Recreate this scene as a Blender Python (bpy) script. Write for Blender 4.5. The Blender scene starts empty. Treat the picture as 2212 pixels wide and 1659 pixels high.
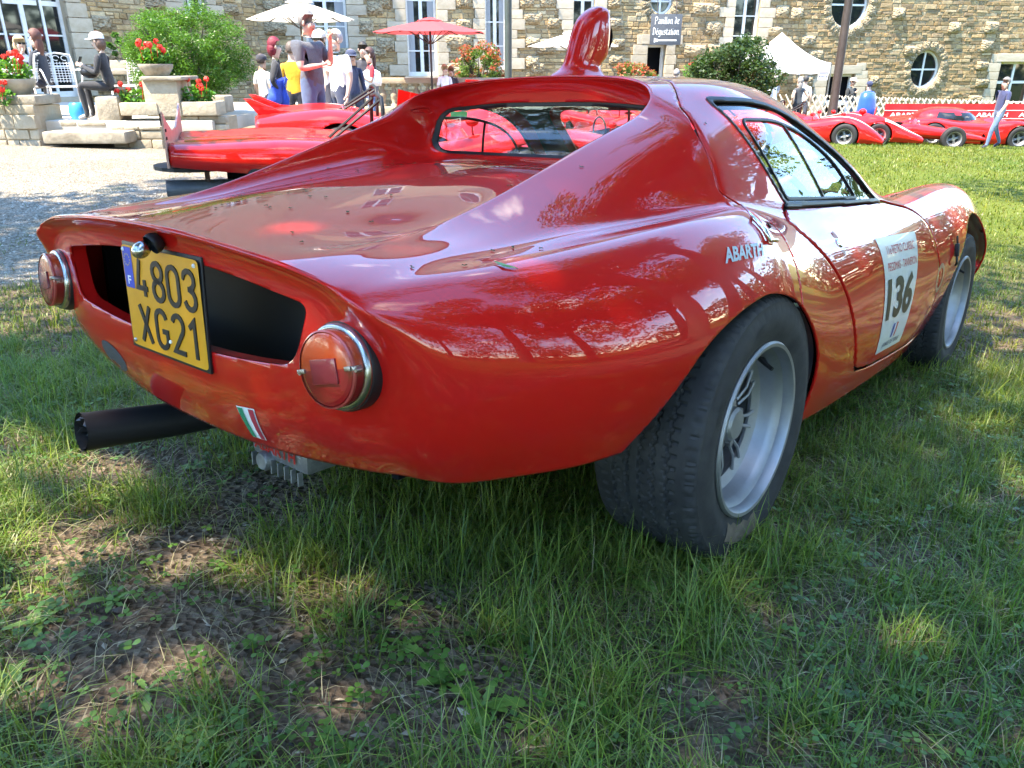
import bpy, bmesh, math, random
import numpy as np
from mathutils import Vector, Matrix, Quaternion
from mathutils.noise import noise as pnoise
R = math.radians
PI = math.pi
rnd = random.Random(11)
sc = bpy.context.scene
col = sc.collection

# ------------------------------------------------------------------ camera
CAM = Vector((0.0, 0.0, 0.83))
TH = R(22.5)
FPX = 1678.0                      # focal length in pixels of a 2212 px wide picture
cam_d = bpy.data.cameras.new("camera")
cam_d.sensor_width = 36.0
cam_d.lens = 36.0 * FPX / 2212.0
cam_d.clip_start = 0.03
cam_d.clip_end = 2000.0
cam = bpy.data.objects.new("camera", cam_d)
cam.location = CAM
cam.rotation_euler = (PI / 2 - TH, 0, 0)
col.objects.link(cam)
sc.camera = cam

# ------------------------------------------------------------------ sky, sun, exposure
SUN = Vector((-0.46, -0.30, 1.0)).normalized()      # towards the sun
sun_el = math.asin(SUN.z)
sun_az = math.atan2(SUN.x, SUN.y)
world = bpy.data.worlds.new("World")
sc.world = world
world.use_nodes = True
wt = world.node_tree
wt.nodes.clear()
def wn(t, **k):
    n = wt.nodes.new(t)
    for a, b in k.items():
        setattr(n, a, b)
    return n
sky = wn('ShaderNodeTexSky', sky_type='NISHITA', sun_disc=False)
sky.sun_elevation = sun_el
sky.sun_rotation = sun_az
sky.air_density = 1.0
sky.dust_density = 0.0
sky.ozone_density = 6.0
tc = wn('ShaderNodeTexCoord')
sep = wn('ShaderNodeSeparateXYZ')
wt.links.new(tc.outputs['Generated'], sep.inputs[0])
# cloud layer: direction projected on a plane overhead
addz = wn('ShaderNodeMath', operation='ADD'); addz.inputs[1].default_value = 0.18
mx = wn('ShaderNodeMath', operation='MAXIMUM'); mx.inputs[1].default_value = 0.05
wt.links.new(sep.outputs[2], addz.inputs[0]); wt.links.new(addz.outputs[0], mx.inputs[0])
dx = wn('ShaderNodeMath', operation='DIVIDE'); dy = wn('ShaderNodeMath', operation='DIVIDE')
wt.links.new(sep.outputs[0], dx.inputs[0]); wt.links.new(mx.outputs[0], dx.inputs[1])
wt.links.new(sep.outputs[1], dy.inputs[0]); wt.links.new(mx.outputs[0], dy.inputs[1])
cmb = wn('ShaderNodeCombineXYZ')
wt.links.new(dx.outputs[0], cmb.inputs[0]); wt.links.new(dy.outputs[0], cmb.inputs[1])
cn = wn('ShaderNodeTexNoise'); cn.inputs['Scale'].default_value = 1.5; cn.inputs['Detail'].default_value = 8; cn.inputs['Roughness'].default_value = 0.58
cn.inputs['Distortion'].default_value = 0.3
wt.links.new(cmb.outputs[0], cn.inputs['Vector'])
cr = wn('ShaderNodeValToRGB')
cr.color_ramp.elements[0].position = 0.57; cr.color_ramp.elements[1].position = 0.71
wt.links.new(cn.outputs[0], cr.inputs[0])
mixc = wn('ShaderNodeMix', data_type='RGBA')
wt.links.new(cr.outputs[0], mixc.inputs['Factor'])
hs = wn('ShaderNodeHueSaturation'); hs.inputs['Saturation'].default_value = 1.1
wt.links.new(sky.outputs[0], hs.inputs['Color']); wt.links.new(hs.outputs[0], mixc.inputs['A'])
mixc.inputs['B'].default_value = (7.5, 7.7, 8.2, 1)
bg = wn('ShaderNodeBackground'); bg.inputs['Strength'].default_value = 0.15
wt.links.new(mixc.outputs['Result'], bg.inputs['Color'])
wo = wn('ShaderNodeOutputWorld')
wt.links.new(bg.outputs[0], wo.inputs['Surface'])

sl = bpy.data.lights.new("sun", 'SUN')
sl.energy = 2.0
sl.angle = R(0.53)
sl.color = (1.0, 0.95, 0.87)
so = bpy.data.objects.new("sun", sl)
so.rotation_euler = (-SUN).to_track_quat('-Z', 'Y').to_euler()
so.location = (-30, -25, 50)
col.objects.link(so)

sc.view_settings.view_transform = 'Standard'
sc.view_settings.look = 'None'
sc.view_settings.exposure = 3.35
sc.view_settings.gamma = 1.0
sc.view_settings.use_curve_mapping = False
sc.view_settings.use_white_balance = True          # the phone's warm shade balance
sc.view_settings.white_balance_temperature = 7600
sc.view_settings.white_balance_tint = 10
sc.cycles.use_denoising = True
sc.cycles.max_bounces = 7
sc.cycles.diffuse_bounces = 3
sc.cycles.glossy_bounces = 4
sc.cycles.transmission_bounces = 6
sc.cycles.transparent_max_bounces = 12
sc.cycles.caustics_reflective = False
sc.cycles.caustics_refractive = False
sc.cycles.sample_clamp_indirect = 6.0

# ------------------------------------------------------------------ place: pixel rays and ground height
SN, CS = math.sin(TH), math.cos(TH)
def ray(u, v):
    """direction through pixel (u, v) of the 2212 x 1659 photograph"""
    a, b = (u - 1106) / FPX, (v - 829.5) / FPX
    return Vector((a, -SN * b + CS, -CS * b - SN))
def at_y(u, v, y):
    d = ray(u, v)
    return CAM + d * (y / d.y)
def hermite(y, y0, y1, z0, z1, m0, m1):
    L = y1 - y0; t = (y - y0) / L
    return ((2*t**3 - 3*t**2 + 1) * z0 + (t**3 - 2*t**2 + t) * L * m0 + (-2*t**3 + 3*t**2) * z1 + (t**3 - t**2) * L * m1)
def gz(x, y):
    """height of the lawn: falls away from the camera, then flattens"""
    if y < 4.2:
        g = 0.0023 - 0.093 * y if y > -3 else 0.28 + 0.03 * (-3 - y)
    elif y < 9.5:
        g = hermite(y, 4.2, 9.5, 0.0023 - 0.093 * 4.2, -0.15 - 0.03 * 9.5, -0.093, -0.03)
    else:
        g = -0.15 - 0.03 * min(y, 40)
    return g - 0.0304 * max(-25, min(25, x))
def on_ground(u, v):
    d = ray(u, v)
    lo, hi = 0.3, 60.0
    f = lambda s: (CAM + d * s).z - gz(*(CAM + d * s)[:2])
    s = 0.3
    while s < 80 and f(s) > 0:
        s += 0.05
    a, b = s - 0.05, s
    for _ in range(30):
        m = (a + b) / 2
        if f(m) > 0: a = m
        else: b = m
    return CAM + d * a

# ------------------------------------------------------------------ object helpers
def tag(o, label=None, cat=None, group=None, kind=None):
    if label: o['label'] = label
    if cat: o['category'] = cat
    if group: o['group'] = group
    if kind: o['kind'] = kind
    return o
def empty(name, loc=(0, 0, 0), rz=0.0, parent=None):
    o = bpy.data.objects.new(name, None)
    o.empty_display_size = 0.1
    col.objects.link(o)
    o.location = loc
    o.rotation_euler = (0, 0, rz)
    if parent: o.parent = parent
    return o
def link_mesh(name, me, mat=None, parent=None):
    o = bpy.data.objects.new(name, me)
    col.objects.link(o)
    if mat is not None:
        for m in (mat if isinstance(mat, (list, tuple)) else [mat]):
            me.materials.append(m)
    if parent: o.parent = parent
    return o
def copy_tree(o, parent=None):
    c = o.copy()
    col.objects.link(c)
    c.parent = parent
    for ch in list(o.children):
        copy_tree(ch, c)
    return c
def smooth(me, on=True):
    me.polygons.foreach_set('use_smooth', np.full(len(me.polygons), on))
def smooth_angle(me, deg=35):
    """smooth faces, sharp edges above an angle"""
    smooth(me)
    try:
        me.set_sharp_from_angle(angle=R(deg))
    except Exception:
        pass

class MB:
    """collects verts and faces for ONE mesh object"""
    def __init__(s):
        s.v = []; s.f = []; s.m = []
    def add(s, vs, fs, mi=0):
        b = len(s.v)
        s.v.extend([tuple(p) for p in vs])
        s.f.extend([tuple(i + b for i in q) for q in fs])
        s.m.extend([mi] * len(fs))
    def box(s, c, d, rot=None, mi=0, taper=1.0):
        """centre, full size; rot a Matrix"""
        x, y, z = d[0] / 2, d[1] / 2, d[2] / 2
        vs = [Vector((sx * x * (taper if sz > 0 else 1), sy * y * (taper if sz > 0 else 1), sz * z)) for sz in (-1, 1) for sy in (-1, 1) for sx in (-1, 1)]
        if rot is not None: vs = [rot @ p for p in vs]
        c = Vector(c)
        s.add([p + c for p in vs], [(0, 2, 3, 1), (4, 5, 7, 6), (0, 1, 5, 4), (2, 6, 7, 3), (0, 4, 6, 2), (1, 3, 7, 5)], mi)
    def tube(s, pts, r, n=8, caps=True, mi=0, flat=1.0):
        """swept circle; r a number or a list"""
        pts = [Vector(p) for p in pts]
        rs = r if isinstance(r, (list, tuple)) else [r] * len(pts)
        rings = []
        up = Vector((0, 0, 1))
        prev = None
        for i, p in enumerate(pts):
            t = (pts[min(i + 1, len(pts) - 1)] - pts[max(i - 1, 0)])
            if t.length < 1e-9: t = Vector((0, 0, 1))
            t.normalize()
            if prev is None:
                a = up if abs(t.dot(up)) < 0.95 else Vector((1, 0, 0))
                u = t.cross(a).normalized()
            else:
                u = (prev - t * prev.dot(t))
                u = u.normalized() if u.length > 1e-6 else t.orthogonal().normalized()
            prev = u
            w = t.cross(u)
            rings.append([p + (u * math.cos(2 * PI * k / n) + w * math.sin(2 * PI * k / n) * flat) * rs[i] for k in range(n)])
        vs = [q for g in rings for q in g]
        fs = []
        for i in range(len(rings) - 1):
            for k in range(n):
                a, b = i * n + k, i * n + (k + 1) % n
                fs.append((a, b, b + n, a + n))
        if caps:
            fs.append(tuple(range(n - 1, -1, -1)))
            fs.append(tuple((len(rings) - 1) * n + k for k in range(n)))
        s.add(vs, fs, mi)
    def lathe(s, prof, n=24, axis='z', c=(0, 0, 0), mi=0, closed=False, rot=None):
        """prof: list of (radius, height)"""
        c = Vector(c)
        vs = []
        for r_, h in prof:
            for k in range(n):
                a = 2 * PI * k / n
                p = (r_ * math.cos(a), r_ * math.sin(a), h)
                if axis == 'y': p = (p[0], p[2], p[1])
                if axis == 'x': p = (p[2], p[0], p[1])
                p = Vector(p)
                if rot is not None: p = rot @ p
                vs.append(p + c)
        fs = []
        m = len(prof)
        for i in range(m if closed else m - 1):
            for k in range(n):
                a, b = i * n + k, i * n + (k + 1) % n
                a2, b2 = ((i + 1) % m) * n + k, ((i + 1) % m) * n + (k + 1) % n
                fs.append((a, b, b2, a2))
        s.add(vs, fs, mi)
    def prism(s, poly, z0, z1, M=None, mi=0):
        """polygon in local xy extruded z0..z1"""
        n = len(poly)
        vs = [Vector((p[0], p[1], z)) for z in (z0, z1) for p in poly]
        if M is not None: vs = [M @ p for p in vs]
        fs = [tuple(range(n - 1, -1, -1)), tuple(range(n, 2 * n))]
        fs += [(i, (i + 1) % n, n + (i + 1) % n, n + i) for i in range(n)]
        s.add(vs, fs, mi)
    def ell(s, c, r, n=12, m=8, rot=None, mi=0):
        c = Vector(c)
        vs, fs = [], []
        for i in range(m + 1):
            t = PI * i / m
            for k in range(n):
                a = 2 * PI * k / n
                p = Vector((r[0] * math.sin(t) * math.cos(a), r[1] * math.sin(t) * math.sin(a), r[2] * math.cos(t)))
                if rot is not None: p = rot @ p
                vs.append(p + c)
        for i in range(m):
            for k in range(n):
                a, b = i * n + k, i * n + (k + 1) % n
                fs.append((a, a + n, b + n, b))
        s.add(vs, fs, mi)
    def mesh(s, name):
        me = bpy.data.meshes.new(name)
        me.from_pydata(s.v, [], s.f)
        if any(s.m):
            me.polygons.foreach_set('material_index', s.m)
        me.validate()
        me.update()
        return me
    def build(s, name, mat=None, parent=None, sm=None, bevel=0.0, recalc=True):
        me = s.mesh(name)
        if recalc or bevel:
            bm = bmesh.new(); bm.from_mesh(me)
            bmesh.ops.remove_doubles(bm, verts=bm.verts, dist=1e-6)
            if recalc: bmesh.ops.recalc_face_normals(bm, faces=bm.faces)
            if bevel:
                es = [e for e in bm.edges if len(e.link_faces) == 2 and e.calc_face_angle(0) > 0.6]
                bmesh.ops.bevel(bm, geom=es, offset=bevel, segments=2, affect='EDGES', profile=0.6)
            bm.to_mesh(me); bm.free()
        if sm is True: smooth(me)
        elif sm: smooth_angle(me, sm)
        elif bevel: smooth_angle(me, 40)
        return link_mesh(name, me, mat, parent)

def spline(pts, n=8, closed=False):
    """Catmull-Rom through points (any dimension)"""
    P = [np.array(p, float) for p in pts]
    m = len(P); out = []
    for i in range(m if closed else m - 1):
        if closed:
            a, b, c, d = P[(i - 1) % m], P[i], P[(i + 1) % m], P[(i + 2) % m]
        else:
            a, b, c, d = P[max(i - 1, 0)], P[i], P[i + 1], P[min(i + 2, m - 1)]
        for k in range(n):
            t = k / n
            out.append(0.5 * ((2*b) + (-a + c) * t + (2*a - 5*b + 4*c - d) * t*t + (-a + 3*b - 3*c + d) * t**3))
    if not closed: out.append(P[-1])
    return out

# ------------------------------------------------------------------ materials
MATS = {}
def mat(name, base=(0.5, 0.5, 0.5), rough=0.6, metal=0.0, coat=0.0, spec=0.5, trans=0.0, ior=1.45, alpha=1.0, emit=None, sss=0.0, coat_rough=0.03, sheen=0.0):
    m = bpy.data.materials.new(name)
    m.use_nodes = True
    nt = m.node_tree
    b = nt.nodes['Principled BSDF']
    b.inputs['Base Color'].default_value = (*base, 1)
    b.inputs['Roughness'].default_value = rough
    b.inputs['Metallic'].default_value = metal
    b.inputs['Coat Weight'].default_value = coat
    b.inputs['Coat Roughness'].default_value = coat_rough
    b.inputs['Specular IOR Level'].default_value = spec
    b.inputs['Transmission Weight'].default_value = trans
    b.inputs['IOR'].default_value = ior
    b.inputs['Alpha'].default_value = alpha
    b.inputs['Sheen Weight'].default_value = sheen
    if emit:
        b.inputs['Emission Color'].default_value = (*emit[0], 1); b.inputs['Emission Strength'].default_value = emit[1]
    MATS[name] = m
    m['bsdf'] = 1
    return m
class NT:
    """tiny node-building helper on a material"""
    def __init__(s, m):
        s.m = m; s.t = m.node_tree; s.b = s.t.nodes['Principled BSDF']
    def n(s, typ, ins=None, **k):
        n = s.t.nodes.new(typ)
        for a, b in k.items(): setattr(n, a, b)
        for a, b in (ins or {}).items():
            if hasattr(b, 'node'): s.t.links.new(b, n.inputs[a])
            else: n.inputs[a].default_value = b
        return n
    def coord(s, kind='Object'):
        return s.n('ShaderNodeTexCoord').outputs[kind]
    def noise(s, scale=5, detail=4, rough=0.55, vec=None, dist=0.0):
        n = s.n('ShaderNodeTexNoise', {'Scale': scale, 'Detail': detail, 'Roughness': rough, 'Distortion': dist})
        if vec is not None: s.t.links.new(vec, n.inputs['Vector'])
        return n.outputs[0]
    def ramp(s, fac, stops):
        n = s.n('ShaderNodeValToRGB')
        e = n.color_ramp.elements
        while len(e) < len(stops): e.new(0.5)
        for i, (p, c) in enumerate(stops):
            e[i].position = p
            e[i].color = (*c, 1) if len(c) == 3 else c
        s.t.links.new(fac, n.inputs[0])
        return n.outputs[0]
    def mix(s, fac, a, b, blend='MIX'):
        n = s.n('ShaderNodeMix', data_type='RGBA', blend_type=blend)
        for k, v in (('Factor', fac), ('A', a), ('B', b)):
            if hasattr(v, 'node'): s.t.links.new(v, n.inputs[k])
            elif k == 'Factor': n.inputs[k].default_value = v
            else: n.inputs[k].default_value = (*v, 1)
        return n.outputs['Result']
    def bump(s, h, strength=0.3, dist=0.02):
        n = s.n('ShaderNodeBump', {'Strength': strength, 'Distance': dist})
        s.t.links.new(h, n.inputs['Height'])
        s.t.links.new(n.outputs[0], s.b.inputs['Normal'])
        return n
    def set(s, name, v):
        if hasattr(v, 'node'): s.t.links.new(v, s.b.inputs[name])
        else: s.b.inputs[name].default_value = v
def varied(name, c1, c2, scale=6, rough=0.8, detail=5, bump=0.0, bscale=40, bdist=0.01, coord='Object', per_object=0.0, **k):
    """noise-mixed colour with optional relief and per-object brightness"""
    m = mat(name, c1, rough, **k)
    t = NT(m)
    co = t.coord(coord)
    c = t.ramp(t.noise(scale, detail, 0.6, co), [(0.3, c1), (0.7, c2)])
    if per_object:
        oi = t.n('ShaderNodeObjectInfo')
        mr = t.n('ShaderNodeMapRange', {'To Min': 1 - per_object, 'To Max': 1 + per_object})
        t.t.links.new(oi.outputs['Random'], mr.inputs['Value'])
        hsv = t.n('ShaderNodeHueSaturation')
        t.t.links.new(mr.outputs[0], hsv.inputs['Value'])
        t.t.links.new(c, hsv.inputs['Color'])
        c = hsv.outputs[0]
    t.set('Base Color', c)
    if bump:
        t.bump(t.noise(bscale, 6, 0.6, co), bump, bdist)
    return m

# shared materials
def make_paint(name, c, rough=0.32, chips=True):
    m = mat(name, c, rough, coat=1.0, coat_rough=0.015, spec=0.05)
    t = NT(m)
    co = t.coord('Object')
    n1 = t.noise(1.3, 3, 0.5, co)
    dark = tuple(x * 0.86 for x in c)
    base = t.ramp(n1, [(0.35, dark), (0.65, c)])
    t.set('Base Color', base)
    # faint orange peel under the lacquer and a dusty film
    nb = t.n('ShaderNodeBump', {'Strength': 0.012, 'Distance': 0.01})
    t.t.links.new(t.noise(14, 2, 0.5, co), nb.inputs['Height'])
    t.t.links.new(nb.outputs[0], t.b.inputs['Coat Normal'])
    cr_ = t.ramp(t.noise(60, 6, 0.7, co), [(0.5, (0.008, 0.008, 0.008)), (0.9, (0.04, 0.04, 0.04))])
    t.set('Coat Roughness', cr_)
    return m
PAINT = make_paint('red_paint', (0.57, 0.010, 0.008))
BRIGHT_RED = make_paint('bright_red_paint', (0.60, 0.014, 0.014))
BLACK = mat('black_void', (0.006, 0.006, 0.007), 0.9, spec=0.1)
BLACKPLASTIC = mat('black_plastic', (0.012, 0.012, 0.014), 0.45)
RUBBER = varied('tyre_rubber', (0.017, 0.017, 0.019), (0.042, 0.041, 0.040), 24, 0.75, bump=0.15, bscale=300, bdist=0.002)
ALLOY = varied('cast_alloy', (0.27, 0.27, 0.28), (0.40, 0.40, 0.405), 9, 0.52, metal=0.9, bump=0.05, bscale=220, bdist=0.001)
CHROME = mat('chrome', (0.82, 0.82, 0.84), 0.09, metal=1.0)
STEEL = varied('brushed_steel', (0.32, 0.32, 0.33), (0.48, 0.48, 0.48), 25, 0.35, metal=1.0)
WHITE = mat('white_paint', (0.80, 0.80, 0.79), 0.45)
GLASS = mat('window_glass', (1, 1, 1), 0.0, trans=1.0, ior=1.45)
# ================================================================== ground: lawn, bare soil, gravel court
nrng = np.random.default_rng(5)
def vnoise(x, y, s, seed=0.0):
    return pnoise(Vector((x * s + seed * 17.3, y * s - seed * 9.1, seed * 3.7)))
def bump_h(x, y):
    d = math.hypot(x, y - 2)
    k = 1.0 if d < 6 else max(0.0, 1 - (d - 6) / 6)
    return k * (.010 * vnoise(x, y, 2.3, 1) + .006 * vnoise(x, y, 7.0, 2))
def gh(x, y): return gz(x, y) + bump_h(x, y)
def axis(lo, hi, fine_lo, fine_hi, fine, grow=1.25):
    xs = list(np.arange(fine_lo, fine_hi + 1e-6, fine))
    st = fine
    while xs[-1] < hi: st *= grow; xs.append(min(hi, xs[-1] + st))
    st = fine
    while xs[0] > lo: st *= grow; xs.insert(0, max(lo, xs[0] - st))
    return xs
gx = axis(-120, 120, -3.5, 4.5, .07); gy = axis(-90, 160, 0.3, 6.0, .07)
mb = MB()
mb.add([(x, y, gh(x, y)) for y in gy for x in gx], [(j * len(gx) + i, j * len(gx) + i + 1, (j + 1) * len(gx) + i + 1, (j + 1) * len(gx) + i) for j in range(len(gy) - 1) for i in range(len(gx) - 1)])
GROUND = mat('ground', (.1, .08, .05), .95, spec=.15)
t = NT(GROUND)
co = t.coord('Object')
sepg = t.n('ShaderNodeSeparateXYZ', {0: co})
soil = t.ramp(t.noise(16, 8, .7, co), [(.28, (.065, .045, .030)), (.5, (.17, .125, .086)), (.72, (.29, .235, .17))])
crumb = t.ramp(t.noise(90, 5, .6, co), [(.35, (.4, .4, .4)), (.7, (1.25, 1.2, 1.15))])
soil = t.mix(.8, soil, crumb, 'MULTIPLY')
lawn = t.ramp(t.noise(.9, 6, .6, co), [(.3, (.09, .122, .020)), (.55, (.13, .165, .031)), (.75, (.18, .195, .045))])
lawn = t.mix(.7, lawn, t.ramp(t.noise(45, 6, .7, co), [(.3, (.45, .5, .4)), (.7, (1.35, 1.3, 1.1))]), 'MULTIPLY')
# far lawn takes over where single blades can no longer be told apart
far = t.n('ShaderNodeMapRange', {'From Min': 4.0, 'From Max': 7.0}); t.t.links.new(sepg.outputs[1], far.inputs['Value'])
near_far = t.mix(far.outputs[0], soil, lawn)
back = t.n('ShaderNodeMapRange', {'From Min': 0.2, 'From Max': -1.0}); t.t.links.new(sepg.outputs[1], back.inputs['Value'])
near_far = t.mix(back.outputs[0], near_far, lawn)
# gravel court
vor = t.n('ShaderNodeTexVoronoi', {'Scale': 55.0, 'Randomness': 1.0}); t.t.links.new(co, vor.inputs['Vector'])
peb = t.ramp(vor.outputs['Color'], [(.15, (.14, .12, .09)), (.5, (.27, .235, .185)), (.9, (.40, .37, .31))])
peb = t.mix(.55, peb, t.ramp(t.noise(.8, 5, .6, co), [(.3, (.75, .72, .66)), (.7, (1.1, 1.08, 1.04))]), 'MULTIPLY')
w1 = t.n('ShaderNodeMath', {1: -.577}, operation='MULTIPLY'); t.t.links.new(sepg.outputs[1], w1.inputs[0])
w2 = t.n('ShaderNodeMath', operation='ADD'); t.t.links.new(w1.outputs[0], w2.inputs[0]); t.t.links.new(sepg.outputs[0], w2.inputs[1])
w3 = t.n('ShaderNodeMath', {1: 5.08}, operation='ADD'); t.t.links.new(w2.outputs[0], w3.inputs[0])
wob = t.n('ShaderNodeMath', {1: 1.3, 2: -.65}, operation='MULTIPLY_ADD'); t.t.links.new(t.noise(1.6, 6, .65, co), wob.inputs[0])
w4 = t.n('ShaderNodeMath', operation='ADD'); t.t.links.new(w3.outputs[0], w4.inputs[0]); t.t.links.new(wob.outputs[0], w4.inputs[1])
gm = t.n('ShaderNodeMapRange', {'From Min': .12, 'From Max': -.12}); t.t.links.new(w4.outputs[0], gm.inputs['Value'])
gm2 = t.n('ShaderNodeMapRange', {'From Min': 3.3, 'From Max': 3.7}); t.t.links.new(sepg.outputs[1], gm2.inputs['Value'])
gmm = t.n('ShaderNodeMath', operation='MULTIPLY'); t.t.links.new(gm.outputs[0], gmm.inputs[0]); t.t.links.new(gm2.outputs[0], gmm.inputs[1])
# worn grass inside the court
worn = t.ramp(t.noise(1.1, 6, .65, co), [(.60, (0, 0, 0)), (.72, (.55, .55, .55))])
peb = t.mix(worn, peb, (.20, .21, .07))
t.set('Base Color', t.mix(gmm.outputs[0], near_far, peb))
hsum = t.n('ShaderNodeMath', {1: .5}, operation='MULTIPLY_ADD'); t.t.links.new(t.noise(30, 8, .7, co), hsum.inputs[0]); t.t.links.new(vor.outputs['Distance'], hsum.inputs[2])
t.bump(hsum.outputs[0], .9, .03)
ground = mb.build('ground', GROUND, sm=True, recalc=False)
tag(ground, 'sloping ground of lawn, bare soil and pale gravel', None, None, 'structure')

def gravel_side(x, y):
    return (x - .577 * y + 5.08 + (vnoise(x, y, 1.2, 4)) * .5 < 0) and y > 3.5

# bare patches of soil, given by their place on the ground
BARE = []
for u, v, r_ in ((330, 985, .22), (600, 1075, .26), (130, 1180, .16), (380, 1190, .12), (230, 1400, .22), (520, 1400, .15), (700, 1480, .15), (980, 1450, .12), (1100, 1590, .16), (700, 1600, .15), (900, 1330, .10), (1200, 1265, .05), (2190, 690, .22), (2000, 1230, .12), (250, 1560, .12), (1500, 1560, .09), (40, 960, .14)):
    p = on_ground(u, v); BARE.append((p.x, p.y, r_))
def density(x, y):
    d = .82 + .70 * vnoise(x, y, 1.7, 6) + .40 * vnoise(x, y, 5.5, 7)
    for bx, by, r_ in BARE:
        q = math.hypot(x - bx, y - by) / r_
        if q < 1.2: d -= 1.05 * max(0, 1.2 - q)
    return d
GRASSM = mat('grass_blades', (.1, .2, .03), .42, spec=.5)
t = NT(GRASSM)
at_ = t.n('ShaderNodeVertexColor'); at_.layer_name = 'Col'
t.set('Base Color', at_.outputs[0])
trn = t.n('ShaderNodeBsdfTranslucent'); 
br = t.mix(1.0, at_.outputs[0], (1.25, 1.35, .7), 'MULTIPLY'); t.t.links.new(br, trn.inputs[0])
msh = t.n('ShaderNodeMixShader', {0: .38})
outn = [n for n in t.t.nodes if n.type == 'OUTPUT_MATERIAL'][0]
t.t.links.new(t.b.outputs[0], msh.inputs[1]); t.t.links.new(trn.outputs[0], msh.inputs[2]); t.t.links.new(msh.outputs[0], outn.inputs[0])

def blades(name, P, az, h, w, lean, colr, segs=3):
    """P (n,3) roots; one mesh of tapering bent blades"""
    n = len(P)
    ts = {3: [0, .38, .72, 1.0], 2: [0, .55, 1.0]}[segs]
    d = np.stack([np.cos(az), np.sin(az), np.zeros(n)], 1)
    s = np.stack([-np.sin(az), np.cos(az), np.zeros(n)], 1)
    rows = []; cols = []
    for k, t_ in enumerate(ts):
        c = P + d * (lean * h * t_ ** 1.7)[:, None] + np.array([0, 0, 1.0]) * (h * t_ * (1 - .45 * np.minimum(lean, 1.4) * t_))[:, None]
        if k < len(ts) - 1:
            ww = (w * (1 - t_ ** 1.6) * .5)[:, None]
            rows += [c - s * ww, c + s * ww]
        else:
            rows += [c]
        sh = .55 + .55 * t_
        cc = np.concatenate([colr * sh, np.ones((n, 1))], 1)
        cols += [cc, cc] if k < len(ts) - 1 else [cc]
    m = len(rows)
    V = np.stack(rows, 1).reshape(-1, 3); Cc = np.stack(cols, 1).reshape(-1, 4)
    b = (np.arange(n) * m)[:, None]
    quads = []
    for k in range(len(ts) - 2):
        quads.append(b + np.array([2 * k, 2 * k + 1, 2 * k + 3, 2 * k + 2]))
    k = 2 * (len(ts) - 2)
    tri = b + np.array([k, k + 1, k + 2])
    Q_ = np.concatenate(quads, 0)
    nq, nt_ = len(Q_), len(tri)
    me = bpy.data.meshes.new(name)
    me.vertices.add(len(V)); me.vertices.foreach_set('co', V.ravel())
    loops = np.concatenate([Q_.ravel(), tri.ravel()])
    me.loops.add(len(loops)); me.loops.foreach_set('vertex_index', loops)
    me.polygons.add(nq + nt_)
    st = np.concatenate([np.arange(nq) * 4, nq * 4 + np.arange(nt_) * 3])
    me.polygons.foreach_set('loop_start', st)
    ca = me.color_attributes.new('Col', 'FLOAT_COLOR', 'POINT')
    ca.data.foreach_set('color', Cc.ravel())
    me.update(calc_edges=True)
    smooth(me)
    return me
GREENS = np.array([(.130, .220, .034), (.100, .190, .034), (.165, .250, .045), (.205, .275, .060), (.085, .160, .040), (.150, .210, .055)])
def scatter(n, x0, x1, y0, y1, dens, keep=None):
    out = []
    X = nrng.uniform(x0, x1, n); Y = nrng.uniform(y0, y1, n); U = nrng.uniform(0, 1, n)
    for x, y, u in zip(X, Y, U):
        if abs(x) > .72 * y + 1.25: continue
        if abs(x) > .72 * y + .28 and u > .75 * dens(x, y): continue
        if keep and not keep(x, y): continue
        if u < dens(x, y): out.append((x, y))
    return out
def make_grass(name, pts, h, hv, w, lean, segs, label, cov=None, dry=.05, tint=1.0):
    n = len(pts)
    P = np.array([(x, y, gh(x, y) - .004) for x, y in pts])
    az = nrng.uniform(0, 2 * PI, n)
    hs = h * (1 + hv * nrng.normal(0, 1, n)).clip(.35, 2.2)
    patchy = np.array([.8 + .5 * vnoise(x, y, 1.1, 9) for x, y in pts])
    hs = hs * patchy.clip(.45, 1.4)
    ws = w * nrng.uniform(.6, 1.4, n)
    ln = (lean * nrng.gamma(2.2, .42, n)).clip(.05, 1.9)
    c_ = GREENS[nrng.integers(0, len(GREENS), n)] * nrng.uniform(.7, 1.35, (n, 1)) * tint
    yel = np.array([vnoise(x, y, .8, 12) for x, y in pts])
    c_ = c_ * np.stack([1.15 + .4 * yel, 1.02 + .05 * yel, .9 - .1 * yel], 1)
    dm = nrng.uniform(0, 1, n) < dry
    c_[dm] = np.array([.30, .24, .12]) * nrng.uniform(.6, 1.2, (dm.sum(), 1)); ln[dm] *= 1.5; hs[dm] *= .8
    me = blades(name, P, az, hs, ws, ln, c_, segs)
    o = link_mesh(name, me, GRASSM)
    tag(o, label, 'grass', None, 'stuff')
    return o
# tufts: clusters of long fine blades
def tufts(n, x0, x1, y0, y1, per, spread, keepd=.35):
    out = []
    k = 0
    while k < n:
        x, y = nrng.uniform(x0, x1), nrng.uniform(y0, y1)
        if abs(x) > .72 * y + 1.1 or gravel_side(x, y): continue
        k += 1
        if density(x, y) < keepd + nrng.uniform(-.2, .25): continue
        m = int(per * nrng.uniform(.5, 1.5))
        out += [(x + a, y + b) for a, b in nrng.normal(0, spread, (m, 2))]
    return out
near_pts = scatter(285000, -2.6, 3.0, .35, 2.7, lambda x, y: min(1, max(0.05, density(x, y) + .05)), lambda x, y: not gravel_side(x, y))
make_grass('short_grass', near_pts, .038, .40, .0027, .85, 2, 'short fine grass with bare soil between, around the red coupe', dry=.15)
tf = tufts(1390, -2.6, 3.0, .4, 2.9, 60, .040)
make_grass('tall_grass_tufts', tf, .105, .32, .0028, .75, 3, 'longer grass tufts in the shade around the red coupe', dry=.05, tint=1.15)
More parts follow.
